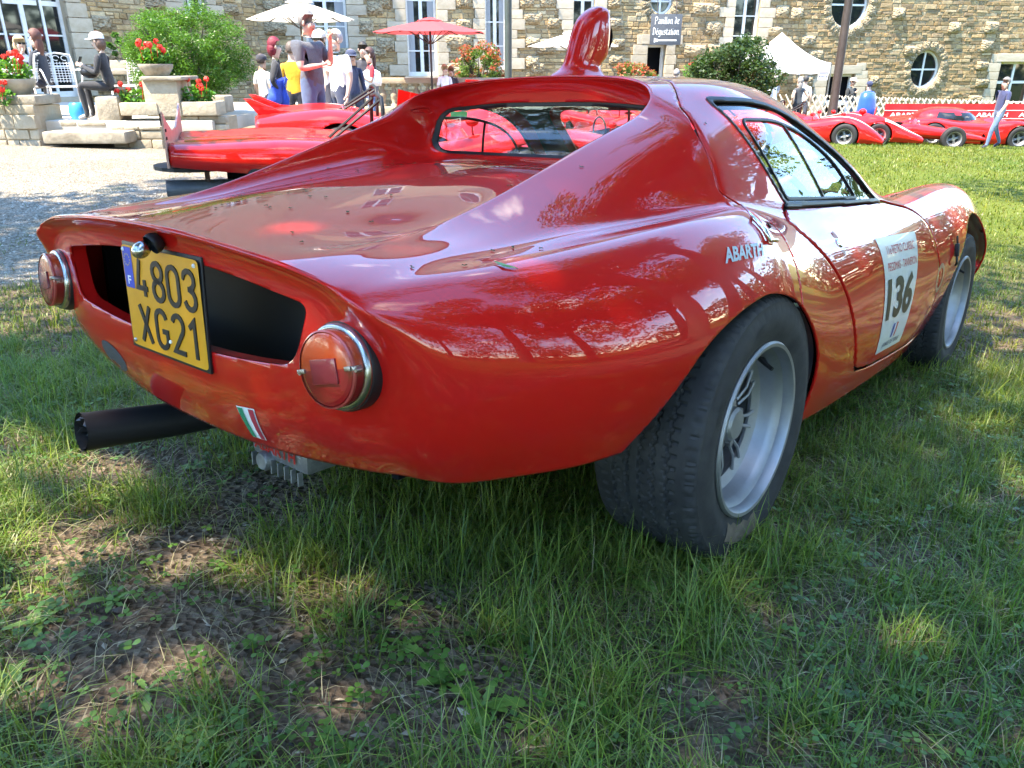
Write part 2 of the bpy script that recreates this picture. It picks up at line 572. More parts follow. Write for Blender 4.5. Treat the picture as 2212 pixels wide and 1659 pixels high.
mid_pts = scatter(104000, -4.2, 5.2, 2.6, 6.8, lambda x, y: min(1, max(.08, density(x, y) + .25)), lambda x, y: not gravel_side(x, y))
make_grass('lawn_grass', mid_pts, .055, .35, .0050, .8, 2, 'lawn grass beyond the red coupe', dry=.05, tint=np.array([.95, .9, .78]))
far_pts = scatter(105000, -1.0, 15.0, 6.5, 22.0, lambda x, y: .9, lambda x, y: x > .25 * y + .5 and not gravel_side(x, y))
make_grass('far_lawn_grass', far_pts, .060, .35, .013, .7, 2, 'sunlit lawn in front of the row of red cars', dry=.04, tint=np.array([1.0, .90, .70]))
edge_pts = scatter(9000, -4.6, 0, 3.4, 9.0, lambda x, y: .0 if not gravel_side(x, y) else max(0, vnoise(x, y, 1.5, 21) - .15) * 2.2, None)
make_grass('gravel_edge_grass', edge_pts, .045, .35, .005, .8, 2, 'sparse grass growing through the gravel', dry=.05, tint=.9)

straw = scatter(30000, -2.6, 3.0, .4, 2.9, lambda x, y: .55, lambda x, y: not gravel_side(x, y))
n = len(straw); P = np.array([(x, y, gh(x, y) + nrng.uniform(.0, .018)) for x, y in straw])
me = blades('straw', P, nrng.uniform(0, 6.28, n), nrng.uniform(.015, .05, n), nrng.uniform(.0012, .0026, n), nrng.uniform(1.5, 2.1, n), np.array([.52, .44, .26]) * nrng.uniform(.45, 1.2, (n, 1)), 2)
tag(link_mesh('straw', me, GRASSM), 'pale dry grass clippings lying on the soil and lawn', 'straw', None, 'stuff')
# clover and small ground cover
def leaf_cloud(name, items, label, cat):
    """items: (centre, normal azimuth, tilt, size, colour, kind)"""
    V, F, Cc = [], [], []
    for (c, az, tl, sz, colr, nl) in items:
        for k in range(nl):
            a = az + 2 * PI * k / nl
            d = Vector((math.cos(a), math.sin(a), math.sin(tl) * .6 + nrng.uniform(-.15, .2)))
            s = Vector((-math.sin(a), math.cos(a), 0))
            b = len(V)
            cc = colr * nrng.uniform(.8, 1.2)
            for (r_, w_) in ((.05, 0), (.45, .42), (.85, .40), (1.0, .12)):
                if w_ == 0: V.append(c + d * sz * r_)
                else:
                    V.append(c + d * sz * r_ - s * sz * w_ + Vector((0, 0, .15 * sz * w_))); V.append(c + d * sz * r_ + s * sz * w_ + Vector((0, 0, .15 * sz * w_)))
            F += [(b, b + 1, b + 2), (b + 1, b + 3, b + 4, b + 2), (b + 3, b + 5, b + 6, b + 4)]
            Cc += [(*cc, 1)] * 7
    me = bpy.data.meshes.new(name); me.from_pydata([tuple(v) for v in V], [], F)
    ca = me.color_attributes.new('Col', 'FLOAT_COLOR', 'POINT'); ca.data.foreach_set('color', np.array(Cc).ravel())
    smooth(me)
    o = link_mesh(name, me, GRASSM)
    return tag(o, label, cat, None, 'stuff')
items = []
for x, y in scatter(16000, -1.9, 2.3, .6, 2.8, lambda x, y: max(0, vnoise(x, y, 1.9, 31) + .12 + .25 * (x > 0)) * .75, lambda x, y: not gravel_side(x, y)):
    items.append((Vector((x, y, gh(x, y) + nrng.uniform(.008, .040))), nrng.uniform(0, 6.28), nrng.uniform(-.3, .5), nrng.uniform(.007, .015), np.array((.070, .150, .028)) * nrng.uniform(.7, 1.5), 3))
leaf_cloud('clover', items, 'clover and small round leaves low among the grass', 'clover')

# dry litter: leaf scraps, twigs, crumbs of soil
DRY = mat('dry_litter', (.16, .11, .07), .9); t = NT(DRY); at_ = t.n('ShaderNodeVertexColor'); at_.layer_name = 'Col'; t.set('Base Color', at_.outputs[0])
V, F, Cc = [], [], []
LC = [(.20, .145, .09), (.11, .075, .05), (.30, .24, .16), (.065, .05, .04), (.24, .20, .15)]
for x, y in scatter(12000, -1.9, 2.4, .55, 2.8, lambda x, y: .15 + .8 * (density(x, y) < .35), lambda x, y: not gravel_side(x, y)):
    z = gh(x, y) + nrng.uniform(.001, .008); a = nrng.uniform(0, 6.28); l_ = nrng.gamma(2, .0022) + .002; w_ = l_ * nrng.uniform(.15, .6)
    d = Vector((math.cos(a), math.sin(a), nrng.uniform(-.3, .3))) * l_; s = Vector((-math.sin(a), math.cos(a), nrng.uniform(-.4, .4))) * w_
    c = Vector((x, y, z)); b = len(V)
    V += [c - d, c - s + Vector((0, 0, .002)), c + d, c + s, c + Vector((0, 0, .003 + w_ * .3))]
    F += [(b, b + 1, b + 4), (b + 1, b + 2, b + 4), (b + 2, b + 3, b + 4), (b + 3, b, b + 4)]
    cc = np.array(LC[nrng.integers(0, 5)]) * nrng.uniform(.6, 1.3); Cc += [(*cc, 1)] * 5
for x, y in scatter(420, -1.7, 2.2, .6, 2.6, lambda x, y: .25 + .5 * (density(x, y) < .35), lambda x, y: not gravel_side(x, y)):
    z = gh(x, y) + .006; a = nrng.uniform(0, 6.28); L_ = nrng.uniform(.03, .11); r_ = nrng.uniform(.0008, .0022)
    b = len(V); cc = np.array(LC[nrng.integers(0, 4)]) * nrng.uniform(.5, .9)
    for k in range(4):
        tt = k / 3 - .5
        c = Vector((x + math.cos(a) * L_ * tt + .004 * math.sin(k * 2.1), y + math.sin(a) * L_ * tt, z + .006 * math.sin(k * 1.3 + a)))
        for q in range(3):
            V.append(c + Vector((-math.sin(a) * math.cos(q * 2.1), math.cos(a) * math.cos(q * 2.1), math.sin(q * 2.1))) * r_); Cc.append((*cc, 1))
    F += [(b + 3 * k + q, b + 3 * k + (q + 1) % 3, b + 3 * k + 3 + (q + 1) % 3, b + 3 * k + 3 + q) for k in range(3) for q in range(3)]
me = bpy.data.meshes.new('dry_litter'); me.from_pydata([tuple(v) for v in V], [], F)
ca = me.color_attributes.new('Col', 'FLOAT_COLOR', 'POINT'); ca.data.foreach_set('color', np.array(Cc).ravel())
tag(link_mesh('dry_litter', me, DRY), 'dry leaf scraps and twigs scattered on the bare soil', 'litter', None, 'stuff')

# loose pebbles on the near gravel
V, F, Cc = [], [], []
for x, y in scatter(9000, -5.5, -.5, 3.5, 8.0, lambda x, y: .9, gravel_side):
    r_ = nrng.uniform(.006, .015); z = gz(x, y); b = len(V); cc = np.array((.32, .285, .23)) * nrng.uniform(.5, 1.4)
    a0 = nrng.uniform(0, 6.28)
    for k in range(5): V.append((x + r_ * math.cos(a0 + k * 1.257) * nrng.uniform(.7, 1.2), y + r_ * math.sin(a0 + k * 1.257), z - .002)); Cc.append((*cc, 1))
    V.append((x, y, z + r_ * .7)); Cc.append((*cc, 1))
    F += [(b + k, b + (k + 1) % 5, b + 5) for k in range(5)]
me = bpy.data.meshes.new('pebbles'); me.from_pydata(V, [], F); smooth(me)
ca = me.color_attributes.new('Col', 'FLOAT_COLOR', 'POINT'); ca.data.foreach_set('color', np.array(Cc).ravel())
tag(link_mesh('pebbles', me, DRY), 'loose pale pebbles of the gravel court', 'gravel', None, 'stuff')

# dandelion rosettes: each leaf a part
LEAFM = mat('weed_leaf', (.075, .15, .022), .5, spec=.4); t = NT(LEAFM)
t.set('Base Color', t.ramp(t.noise(30, 3, .5, t.coord()), [(.3, (.055, .125, .018)), (.7, (.11, .19, .03))]))
def weed_leaf_mesh(seed, L_, W_):
    r_ = random.Random(seed); mb = MB(); n = 9; vs = []; 
    for i in range(n + 1):
        t_ = i / n
        w_ = W_ * (math.sin(PI * min(1, t_ ** 1.5)) ** .7) * (1.0 if i % 2 else .5) + .002
        if i == n: w_ = .001
        x = L_ * t_; z = L_ * (.35 * t_ - .42 * t_ * t_)
        vs += [(x - (.10 * L_ if i % 2 else 0), -w_, z + .25 * w_), (x, 0, z), (x - (.10 * L_ if i % 2 else 0), w_, z + .25 * w_)]
    fs = []
    for i in range(n):
        for j in range(2): fs.append((3 * i + j, 3 * i + j + 1, 3 * i + 3 + j + 1, 3 * i + 3 + j))
    mb.add(vs, fs); me = mb.mesh('leaf'); smooth(me); me.materials.append(LEAFM); return me
WL = [weed_leaf_mesh(k, .062 + .008 * k, .010 + .0015 * (k % 3)) for k in range(5)]
for i, (u, v, sc_) in enumerate(((90, 1345, 1.0), (240, 1090, .8), (420, 1010, .8), (250, 1310, .9), (320, 1500, .8), (1040, 1530, 1.3), (1120, 1360, 1.1), (960, 1480, .8), (1240, 1130, .9), (1430, 1290, .9), (870, 1400, .8), (1810, 1210, 1.2), (1950, 1310, .8), (400, 1620, 1.0), (30, 1470, .9), (1690, 1500, .8), (180, 960, .8))):
    p = on_ground(u, v)
    e = empty('dandelion_plant', (p.x, p.y, gh(p.x, p.y) + .004), rnd.uniform(0, 6.28))
    e.scale = (sc_ * .8,) * 3
    tag(e, 'broad-leaved dandelion rosette growing among the grass', 'weed', 'dandelion rosettes in the grass')
    for k in range(rnd.randint(6, 9)):
        lf = bpy.data.objects.new('leaf', WL[(i + k) % 5]); col.objects.link(lf); lf.parent = e
        lf.rotation_euler = (rnd.uniform(-.25, .25), rnd.uniform(-.45, .05), k * 2.4 + rnd.uniform(-.3, .3)); s_ = rnd.uniform(.55, 1.1); lf.scale = (s_,) * 3
p = on_ground(263, 962)
e = empty('yellow_dandelion', (p.x, p.y, gh(p.x, p.y))); tag(e, 'single yellow dandelion flower below the exhaust pipe', 'flower')
mb = MB(); mb.tube([(0, 0, 0), (.004, 0, .02), (.005, .002, .038)], .0016, 6); mb.build('stem', LEAFM, e, sm=True)
mb = MB()
for k in range(26):
    a = k * 2.4; r_ = .003 + .011 * math.sqrt(k / 26)
    mb.box((.005 + math.cos(a) * r_ * .6, .002 + math.sin(a) * r_ * .6, .041 + .002 * (1 - r_ / .014)), (.011, .003, .0012), Matrix.Rotation(a, 3, 'Z') @ Matrix.Rotation(R(-18), 3, 'Y'))
mb.build('petals', mat('dandelion_yellow', (.75, .45, .01), .6), e)['kind'] = 'stuff'

# ================================================================== trees that shade the lawn
BARK = varied('bark', (.055, .042, .032), (.13, .105, .08), 9, .9, bump=.7, bscale=14, bdist=.03)
TREELEAF = mat('tree_leaf', (.05, .10, .018), .5, spec=.35); t = NT(TREELEAF)
at_ = t.n('ShaderNodeVertexColor'); at_.layer_name = 'Col'; t.set('Base Color', at_.outputs[0])
trn = t.n('ShaderNodeBsdfTranslucent'); t.t.links.new(t.mix(1.0, at_.outputs[0], (1.5, 1.6, .6), 'MULTIPLY'), trn.inputs[0])
msh = t.n('ShaderNodeMixShader', {0: .35}); outn = [n for n in t.t.nodes if n.type == 'OUTPUT_MATERIAL'][0]
t.t.links.new(t.b.outputs[0], msh.inputs[1]); t.t.links.new(trn.outputs[0], msh.inputs[2]); t.t.links.new(msh.outputs[0], outn.inputs[0])
def leaf_mesh(name, C_, sz, colr, up=.3, rng=nrng, mats=TREELEAF, parent=None, shape=.5):
    """one diamond-shaped folded leaf (2 triangles each side) per centre"""
    n = len(C_)
    d = rng.normal(0, 1, (n, 3)); d[:, 2] = d[:, 2] * .6; d /= np.linalg.norm(d, axis=1, keepdims=True)
    r_ = rng.normal(0, 1, (n, 3)); r_[:, 2] += up
    s = np.cross(d, r_); s /= np.linalg.norm(s, axis=1, keepdims=True)
    sz = np.asarray(sz).reshape(-1, 1) * np.ones((n, 1))
    a = C_ - d * sz * .5; b = C_ + d * sz * .5; l_ = C_ - s * sz * shape * .5; r2 = C_ + s * sz * shape * .5
    V = np.stack([a, l_, b, r2], 1).reshape(-1, 3)
    idx = (np.arange(n) * 4)[:, None] + np.array([0, 1, 2, 3])
    me = bpy.data.meshes.new(name)
    me.vertices.add(4 * n); me.vertices.foreach_set('co', V.ravel())
    me.loops.add(4 * n); me.loops.foreach_set('vertex_index', idx.ravel())
    me.polygons.add(n); me.polygons.foreach_set('loop_start', np.arange(n) * 4)
    ca = me.color_attributes.new('Col', 'FLOAT_COLOR', 'POINT')
    ca.data.foreach_set('color', np.repeat(np.concatenate([colr, np.ones((n, 1))], 1), 4, 0).ravel())
    me.update(calc_edges=True)
    return link_mesh(name, me, mats, parent)
def crown_points(rng, blobs, n, fill=.55):
    """points in a cloud of leafy clumps; blobs (centre, radius)"""
    out = []
    vol = np.array([b[1] ** 2.3 for b in blobs]); vol /= vol.sum()
    for (c, r_), f_ in zip(blobs, vol):
        m = int(n * f_)
        d = rng.normal(0, 1, (m, 3)); d /= np.linalg.norm(d, axis=1, keepdims=True)
        rad = r_ * rng.uniform(fill, 1.05, (m, 1)) ** .7
        out.append(np.array(c) + d * rad * np.array([1, 1, .8]))
    return np.concatenate(out)
def tree(name, base, h, crown_c, crown_r, nclump, nleaf, leaf, label, colr=(.055, .105, .018), trunk_r=.22, seed=1, zs=.7):
    rng = np.random.default_rng(seed)
    base = Vector((base[0], base[1], gz(*base) - .05))
    e = empty(name, base)
    tag(e, label, 'tree', None)
    cc = np.array(crown_c) - np.array(base)
    blobs = []
    for k in range(nclump):
        d = rng.normal(0, 1, 3); d /= np.linalg.norm(d)
        q = cc + d * np.array([crown_r, crown_r, crown_r * zs]) * rng.uniform(.25, .95)
        blobs.append((q, crown_r * rng.uniform(.18, .34)))
    mb = MB()
    top = Vector(cc) - Vector((0, 0, crown_r * zs * .6))
    mid = Vector((top.x * .35, top.y * .35, top.z * .55))
    mb.tube([(0, 0, 0), (0, 0, .25), mid, top, Vector(cc)], [trunk_r * 1.5, trunk_r * 1.1, trunk_r * .85, trunk_r * .6, trunk_r * .2], 12)
    for q, r_ in blobs[::2]:
        s_ = mid.lerp(top, rng.uniform(.3, 1.0)); m_ = s_.lerp(Vector(q), .5) + Vector((0, 0, -.2 * crown_r * rng.uniform(0, .6)))
        mb.tube([s_, m_, Vector(q)], [trunk_r * .35, trunk_r * .2, .02], 6)
    mb.build('trunk', BARK, e, sm=50)
    P = crown_points(rng, blobs, nleaf)
    n = len(P)
    c_ = np.array(colr) * rng.uniform(.65, 1.5, (n, 1)) * np.array([1, 1, 1]) + rng.uniform(0, .02, (n, 1)) * np.array([1, .6, 0])
    o = leaf_mesh('crown', P, leaf * rng.uniform(.7, 1.3, n), c_, rng=rng, parent=e)
    return e
tree('shade_tree', (-6.2, -.6), 9, (-3.15, 1.45, 6.9), 4.0, 58, 18000, .17, 'large leafy tree beside the lawn, shading the red coupe', seed=3, trunk_r=.32)
tree('shade_tree', (-1.6, -4.4), 9, (-1.9, -2.2, 6.6), 3.4, 34, 6400, .12, 'leafy tree on the lawn beyond the tail of the coupe', seed=5, trunk_r=.26)
tree('shade_tree', (6.0, 2.2), 9, (4.5, 2.9, 6.8), 3.1, 46, 15000, .15, 'broad leafy tree facing the doors of the red coupe', seed=13, trunk_r=.28, zs=.75)
tree('shade_tree', (4.9, -2.9), 9, (4.6, -2.4, 5.8), 3.0, 36, 13000, .16, 'leafy tree standing on its own between the coupe and the wood', seed=7, trunk_r=.24)
tree('shade_tree', (8.4, 4.0), 9, (5.3, 6.0, 7.4), 3.3, 34, 11000, .17, 'leafy tree overhanging the sunlit lawn', seed=9, trunk_r=.26, zs=.4)
tree('park_tree', (19.5, 12.5), 9, (19, 12.5, 8.0), 4.8, 44, 12000, .26, 'tallest park tree beyond the right end of the lawn', colr=(.055, .10, .02), seed=31, trunk_r=.3)
tree('shade_tree', (-9.6, 2.6), 9, (-7.4, 3.4, 7.0), 2.6, 30, 8000, .17, 'leafy tree beside the gravel court', seed=17, trunk_r=.24)
for k, (x, y, s_) in enumerate(((9.6, -2.2, 3.9), (12.2, 2.6, 4.2), (14.5, 8.0, 4.3), (5.0, -10.5, 4.6), (-10, -9, 4.8))):
    tree('park_tree', (x, y), 9, (x - .4, y + .3, 6.0 + .2 * k), s_, 44, 13000, .24, ['park tree standing at the far side of the lawn', 'tall park tree at the edge of the lawn', 'rounded park tree beside the far end of the row of cars', 'park tree at the edge of the wood facing the house', 'park tree near the gravel court'][k], colr=(.06, .11, .02), seed=20 + k, trunk_r=.28)
# far-off wood closing the park at the right and behind
rng = np.random.default_rng(88)
blobs = []
for k in range(330):
    a = R(rng.uniform(-205, 40)); r_ = rng.uniform(28, 44)
    x, y = r_ * math.cos(a), r_ * math.sin(a) + 4
    blobs.append((np.array([x, y, gz(x, y) + rng.uniform(.8, 13.0 if a < -.1 else 5.5)]), rng.uniform(1.8, 3.6)))
P = crown_points(rng, blobs, 44000, .6)
cc = np.array((.050, .090, .020)) * rng.uniform(.5, 1.7, (len(P), 1))
wd = leaf_mesh('woodland', P, .62 * rng.uniform(.6, 1.3, len(P)), cc, rng=rng, shape=.7)
tag(wd, 'leafy wood closing the park behind the lawn', 'wood', None, 'stuff')
# ================================================================== the old stone house
FA, FB, FC = Vector((-13.5, 13.2)), Vector((-7.6, 25.5)), Vector((27.0, 35.5))
FLOOR_Z = -1.9
class Facade:
    def __init__(s, a, b, thick=.5):
        s.a = a; s.b = b; s.d = (b - a).normalized(); s.L = (b - a).length
        s.n = Vector((s.d.y, -s.d.x))          # towards the court
        if s.n.dot(-(a + b) / 2) < 0: s.n = -s.n
    def hit(s, u, v):
        """pixel -> (distance along the wall, height)"""
        d = ray(u, v)
        den = d.x * s.n.x + d.y * s.n.y
        k = (s.a.x * s.n.x + s.a.y * s.n.y - CAM.x * s.n.x - CAM.y * s.n.y) / den
        p = CAM + d * k
        return ((p.x - s.a.x) * s.d.x + (p.y - s.a.y) * s.d.y, p.z)
    def pt(s, w, z, o=0.0):
        return Vector((s.a.x + s.d.x * w + s.n.x * o, s.a.y + s.d.y * w + s.n.y * o, z))
    def M(s, w, z, o=0.0):
        """local x along the wall, y out of it, z up"""
        p = s.pt(w, z, o)
        return Matrix(((s.d.x, s.n.x, 0, p.x), (s.d.y, s.n.y, 0, p.y), (0, 0, 1, p.z), (0, 0, 0, 1)))
FL, FR = Facade(FA, FB), Facade(FB, FC)
STONE = mat('rubble_stone', (.38, .30, .19), .9, spec=.2); t = NT(STONE)
co = t.coord('Object'); oi = t.n('ShaderNodeObjectInfo')
at_ = t.n('ShaderNodeVertexColor'); at_.layer_name = 'Col'
base = t.mix(.75, at_.outputs[0], t.ramp(t.noise(7, 7, .65, t.coord('Object')), [(.3, (.62, .56, .5)), (.7, (1.25, 1.2, 1.1))]), 'MULTIPLY')
t.set('Base Color', base); t.bump(t.noise(22, 8, .7, co), .8, .03)
MORTAR = varied('lime_mortar', (.33, .26, .17), (.42, .345, .24), 3, .95, bump=.5, bscale=25, bdist=.02)
CUT = varied('dressed_stone', (.38, .305, .20), (.49, .41, .30), 2.5, .9, bump=.4, bscale=18, bdist=.015, per_object=.10)
BOSS = mat('weathered_boss', (.3, .25, .17), .95, spec=.15); t = NT(BOSS)
co = t.coord('Object')
vv = t.n('ShaderNodeTexVoronoi', {'Scale': 7.0}); t.t.links.new(co, vv.inputs['Vector'])
t.set('Base Color', t.mix(.6, t.ramp(t.noise(5, 6, .7, co), [(.3, (.19, .15, .10)), (.55, (.36, .285, .18)), (.75, (.46, .375, .25))]), t.ramp(vv.outputs['Distance'], [(.0, (.35, .33, .3)), (.5, (1.15, 1.1, 1.05))]), 'MULTIPLY'))
t.bump(vv.outputs['Distance'], 1.0, .06)
WINW = varied('old_white_paint', (.62, .60, .54), (.74, .72, .67), 8, .6)
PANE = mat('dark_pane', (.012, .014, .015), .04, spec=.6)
CURT = mat('curtain', (.30, .31, .31), .8)

house = empty('stone_house')
tag(house, 'old house of golden rubble stone with white windows and rough projecting blocks', 'house')
WALL_H = 12.4
# openings: facade, pixel box (u0, v0, u1, v1), kind
OPEN = []
def opening(F_, u0, u1, vtop, vbot, kind, **k):
    w0, z1 = F_.hit(u0, vtop); w1, z1b = F_.hit(u1, vtop)
    zb = F_.hit((u0 + u1) / 2, vbot)[1]
    z1 = (z1 + z1b) / 2
    OPEN.append(dict(F=F_, w0=w0, w1=w1, z0=zb, z1=z1, kind=kind, **k))
opening(FL, -60, 122, -70, 214, 'arch', cols=4, rows=4)
opening(FL, 372, 425, -120, 30, 'rect', cols=2, rows=3)
opening(FR, 648, 742, -60, 168, 'rect', cols=2, rows=4, curtain=True)
opening(FR, 872, 940, -60, 164, 'rect', cols=2, rows=4, curtain=True)
opening(FR, 1046, 1094, -60, 150, 'rect', cols=2, rows=4, curtain=True)
opening(FR, 1240, 1288, -60, 110, 'rect', cols=2, rows=3)
opening(FR, 1398, 1438, 96, 260, 'door')
opening(FR, 1594, 1650, -55, 120, 'archw', cols=2, rows=4)
opening(FR, 1786, 1846, 160, 390, 'door2')
opening(FR, 2160, 2240, 134, 262, 'rect', cols=2, rows=3)
ROUND = []
for u, v, r_ in ((1837, 10, 40), (1999, 150, 31), (1430, 2, 24)):
    w, z = FR.hit(u, v); w2, _z = FR.hit(u + r_, v); ROUND.append((w, z, w2 - w))
# upper storey windows, above the picture but mirrored in the car
for w in np.arange(3.0, 34, 3.4):
  for zz in (5.2, 8.8): OPEN.append(dict(F=FR, w0=w, w1=w + 1.1, z0=zz, z1=zz + 2.0, kind='rect', cols=2, rows=3))
for w in (2.0, 6.0, 10.0): OPEN.append(dict(F=FL, w0=w, w1=w + 1.1, z0=5.6, z1=7.4, kind='rect', cols=2, rows=3))

def in_open(F_, w, z, m=.0):
    for o in OPEN:
        if o['F'] is F_ and o['w0'] - m < w < o['w1'] + m and o['z0'] - m < z < o['z1'] + m: return True
    if F_ is FR:
        for (cw, cz, r_) in ROUND:
            if math.hypot(w - cw, z - cz) < r_ + m: return True
    return False
# wall mass behind the stones, with holes: built cell by cell around the openings
def wall_mass(F_, name):
    ws = sorted({0.0, F_.L} | {x for o in OPEN if o['F'] is F_ for x in (max(0, min(F_.L, o['w0'])), max(0, min(F_.L, o['w1'])))} | ({x for c in ROUND for x in (c[0] - c[2], c[0] + c[2])} if F_ is FR else set()))
    zs = sorted({FLOOR_Z, WALL_H} | {x for o in OPEN if o['F'] is F_ for x in (o['z0'], o['z1']) if FLOOR_Z < x < WALL_H} | ({x for c in ROUND for x in (c[1] - c[2], c[1] + c[2])} if F_ is FR else set()))
    mb = MB()
    for i in range(len(ws) - 1):
        for j in range(len(zs) - 1):
            w0, w1, z0, z1 = ws[i], ws[i + 1], zs[j], zs[j + 1]
            if w1 - w0 < 1e-4: continue
            wm, zm = (w0 + w1) / 2, (z0 + z1) / 2
            hole = any(o['F'] is F_ and o['w0'] <= wm <= o['w1'] and o['z0'] <= zm <= o['z1'] for o in OPEN) or (F_ is FR and any(abs(wm - c[0]) < c[2] and abs(zm - c[1]) < c[2] for c in ROUND))
            if hole: continue
            mb.add([F_.pt(w0, z0), F_.pt(w1, z0), F_.pt(w1, z1), F_.pt(w0, z1)], [(0, 1, 2, 3)])
    # reveals
    for o in OPEN:
        if o['F'] is not F_: continue
        a, b, z0, z1 = o['w0'], o['w1'], o['z0'], o['z1']
        D = -.30
        for (p, q) in (((a, z0), (a, z1)), ((a, z1), (b, z1)), ((b, z1), (b, z0)), ((b, z0), (a, z0))):
            mb.add([F_.pt(*p), F_.pt(*q), F_.pt(*q, D), F_.pt(*p, D)], [(0, 1, 2, 3)])
    if F_ is FR:
        for cw, cz, r_ in ROUND:
            n = 32
            for k in range(n):
                a0, a1 = 2 * PI * k / n, 2 * PI * (k + 1) / n
                p, q = (cw + r_ * math.cos(a0), cz + r_ * math.sin(a0)), (cw + r_ * math.cos(a1), cz + r_ * math.sin(a1))
                mb.add([F_.pt(*p), F_.pt(*q), F_.pt(*q, -.3), F_.pt(*p, -.3)], [(0, 1, 2, 3)])
                # square corner filler
                def sq(a):
                    m = max(abs(math.cos(a)), abs(math.sin(a))); return (cw + r_ * math.cos(a) / m, cz + r_ * math.sin(a) / m)
                mb.add([F_.pt(*p), F_.pt(*q), F_.pt(*sq(a1)), F_.pt(*sq(a0))], [(0, 1, 2, 3)])
    return mb.build(name, MORTAR, house, recalc=False)
wall_l = wall_mass(FL, 'wall'); wall_r = wall_mass(FR, 'wall')
# side and rear walls, roof
mb = MB()
bk = Vector((8, 20))
e0, e1 = FL.pt(0, 0), FR.pt(FR.L, 0)
mb.add([(e0.x, e0.y, FLOOR_Z), (e0.x - 9, e0.y + 5, FLOOR_Z), (e0.x - 9, e0.y + 5, WALL_H), (e0.x, e0.y, WALL_H)], [(0, 1, 2, 3)])
mb.build('end_wall', MORTAR, house); mb = MB()
mb.add([(e1.x, e1.y, FLOOR_Z), (e1.x - 2, e1.y + 9, FLOOR_Z), (e1.x - 2, e1.y + 9, WALL_H), (e1.x, e1.y, WALL_H)], [(0, 1, 2, 3)])
mb.build('end_wall', MORTAR, house)
mb = MB()
r0, r1, r2 = FL.pt(-.4, WALL_H, .5), FR.pt(0, WALL_H, .5), FR.pt(FR.L + .4, WALL_H, .5)
q0, q1, q2 = FL.pt(-.4, WALL_H + 1.8, -6), FR.pt(3, WALL_H + 1.8, -6), FR.pt(FR.L + .4, WALL_H + 1.8, -6)
mb.add([r0, r1, q1, q0], [(0, 1, 2, 3)]); mb.add([r1, r2, q2, q1], [(0, 1, 2, 3)])
mb.build('roof', varied('old_tiles', (.16, .08, .05), (.24, .13, .085), 5, .9, bump=.6, bscale=20), house, recalc=False)
# dark rooms behind the openings
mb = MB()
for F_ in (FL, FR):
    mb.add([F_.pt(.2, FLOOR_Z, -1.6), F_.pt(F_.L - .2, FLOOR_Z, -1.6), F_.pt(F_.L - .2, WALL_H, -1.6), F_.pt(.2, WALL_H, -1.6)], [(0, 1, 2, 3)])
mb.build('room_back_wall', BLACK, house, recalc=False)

# ---- stones, each with its own edges; the largest as parts, the rest joined
SC = [(.48, .355, .20), (.52, .40, .235), (.43, .31, .165), (.56, .45, .285), (.47, .325, .165), (.40, .30, .185), (.52, .375, .195)]
def stone_verts(F_, w0, w1, z0, z1, dep, jit, rg):
    j = lambda: rg.uniform(-jit, jit)
    b = [(w0 + j(), z0 + j()), (w1 + j(), z0 + j() * .7), (w1 + j(), z1 + j() * .7), (w0 + j(), z1 + j())]
    cx, cz = (w0 + w1) / 2, (z0 + z1) / 2
    k = .86
    f_ = [(cx + (p[0] - cx) * k, cz + (p[1] - cz) * (k - .08)) for p in b]
    o = [(p, -.02) for p in b] + [(p, dep * rg.uniform(.5, .9)) for p in [(cx + (q[0] - cx) * .97, cz + (q[1] - cz) * .95) for q in b]] + [(p, dep * rg.uniform(.85, 1.25)) for p in f_]
    return [F_.pt(p[0], p[1], d) for p, d in o]
SFC = [(0, 1, 5, 4), (1, 2, 6, 5), (2, 3, 7, 6), (3, 0, 4, 7), (4, 5, 9, 8), (5, 6, 10, 9), (6, 7, 11, 10), (7, 4, 8, 11), (8, 9, 10, 11)]
def pix_size(F_, w, z, l_):
    p = F_.pt(w, z); return l_ * FPX * 1.82 / max(1, p.y)
stones = []
rg = random.Random(77)
def visible(F_, w, z):
    p = F_.pt(w, z)
    d = p - CAM
    dep = d.y * CS - d.z * SN
    if dep <= 0: return False
    u = 1106 + FPX * d.x / dep; v = 829.5 + FPX * (-(d.y * SN) - d.z * CS) / dep
    return -60 < u < 2280 and -60 < v < 330
for F_ in (FL, FR):
    z = FLOOR_Z
    while z < WALL_H:
        h = rg.uniform(.075, .17) if z < 4.6 else rg.uniform(.2, .3)
        w = -rg.uniform(0, .3)
        while w < F_.L:
            l_ = rg.choice((rg.uniform(.12, .28), rg.uniform(.22, .60))) if z < 4.6 else rg.uniform(.5, 1.1)
            w1 = min(w + l_, F_.L)
            if w1 - w > .08 and not in_open(F_, (w + w1) / 2, z + h / 2, .0) and not in_open(F_, w + .03, z + h / 2, .02) and not in_open(F_, w1 - .03, z + h / 2, .02) and not in_open(F_, (w + w1) / 2, z + h - .02, .02) and not in_open(F_, (w + w1) / 2, z + .02, .02):
                hh = h * (rg.choice((.5, 1, 1, 1)) if l_ < .3 else 1)
                sub = [(z, z + h)] if hh == h else [(z, z + h * .48), (z + h * .5, z + h)]
                for a, b in sub:
                    if visible(F_, (w + w1) / 2, a): stones.append((F_, max(0, w) + .008, w1 - .008, a + .006, b - .006))
            w = w1
        z += h
stones = [s for s in stones if s[2] - s[1] > .05 and s[4] - s[3] > .02]
stones.sort(key=lambda s: -pix_size(s[0], s[1], s[3], math.sqrt((s[2] - s[1]) * (s[4] - s[3]))))
def add_col(me, cols):
    ca = me.color_attributes.new('Col', 'FLOAT_COLOR', 'POINT'); ca.data.foreach_set('color', np.array(cols, float).ravel())
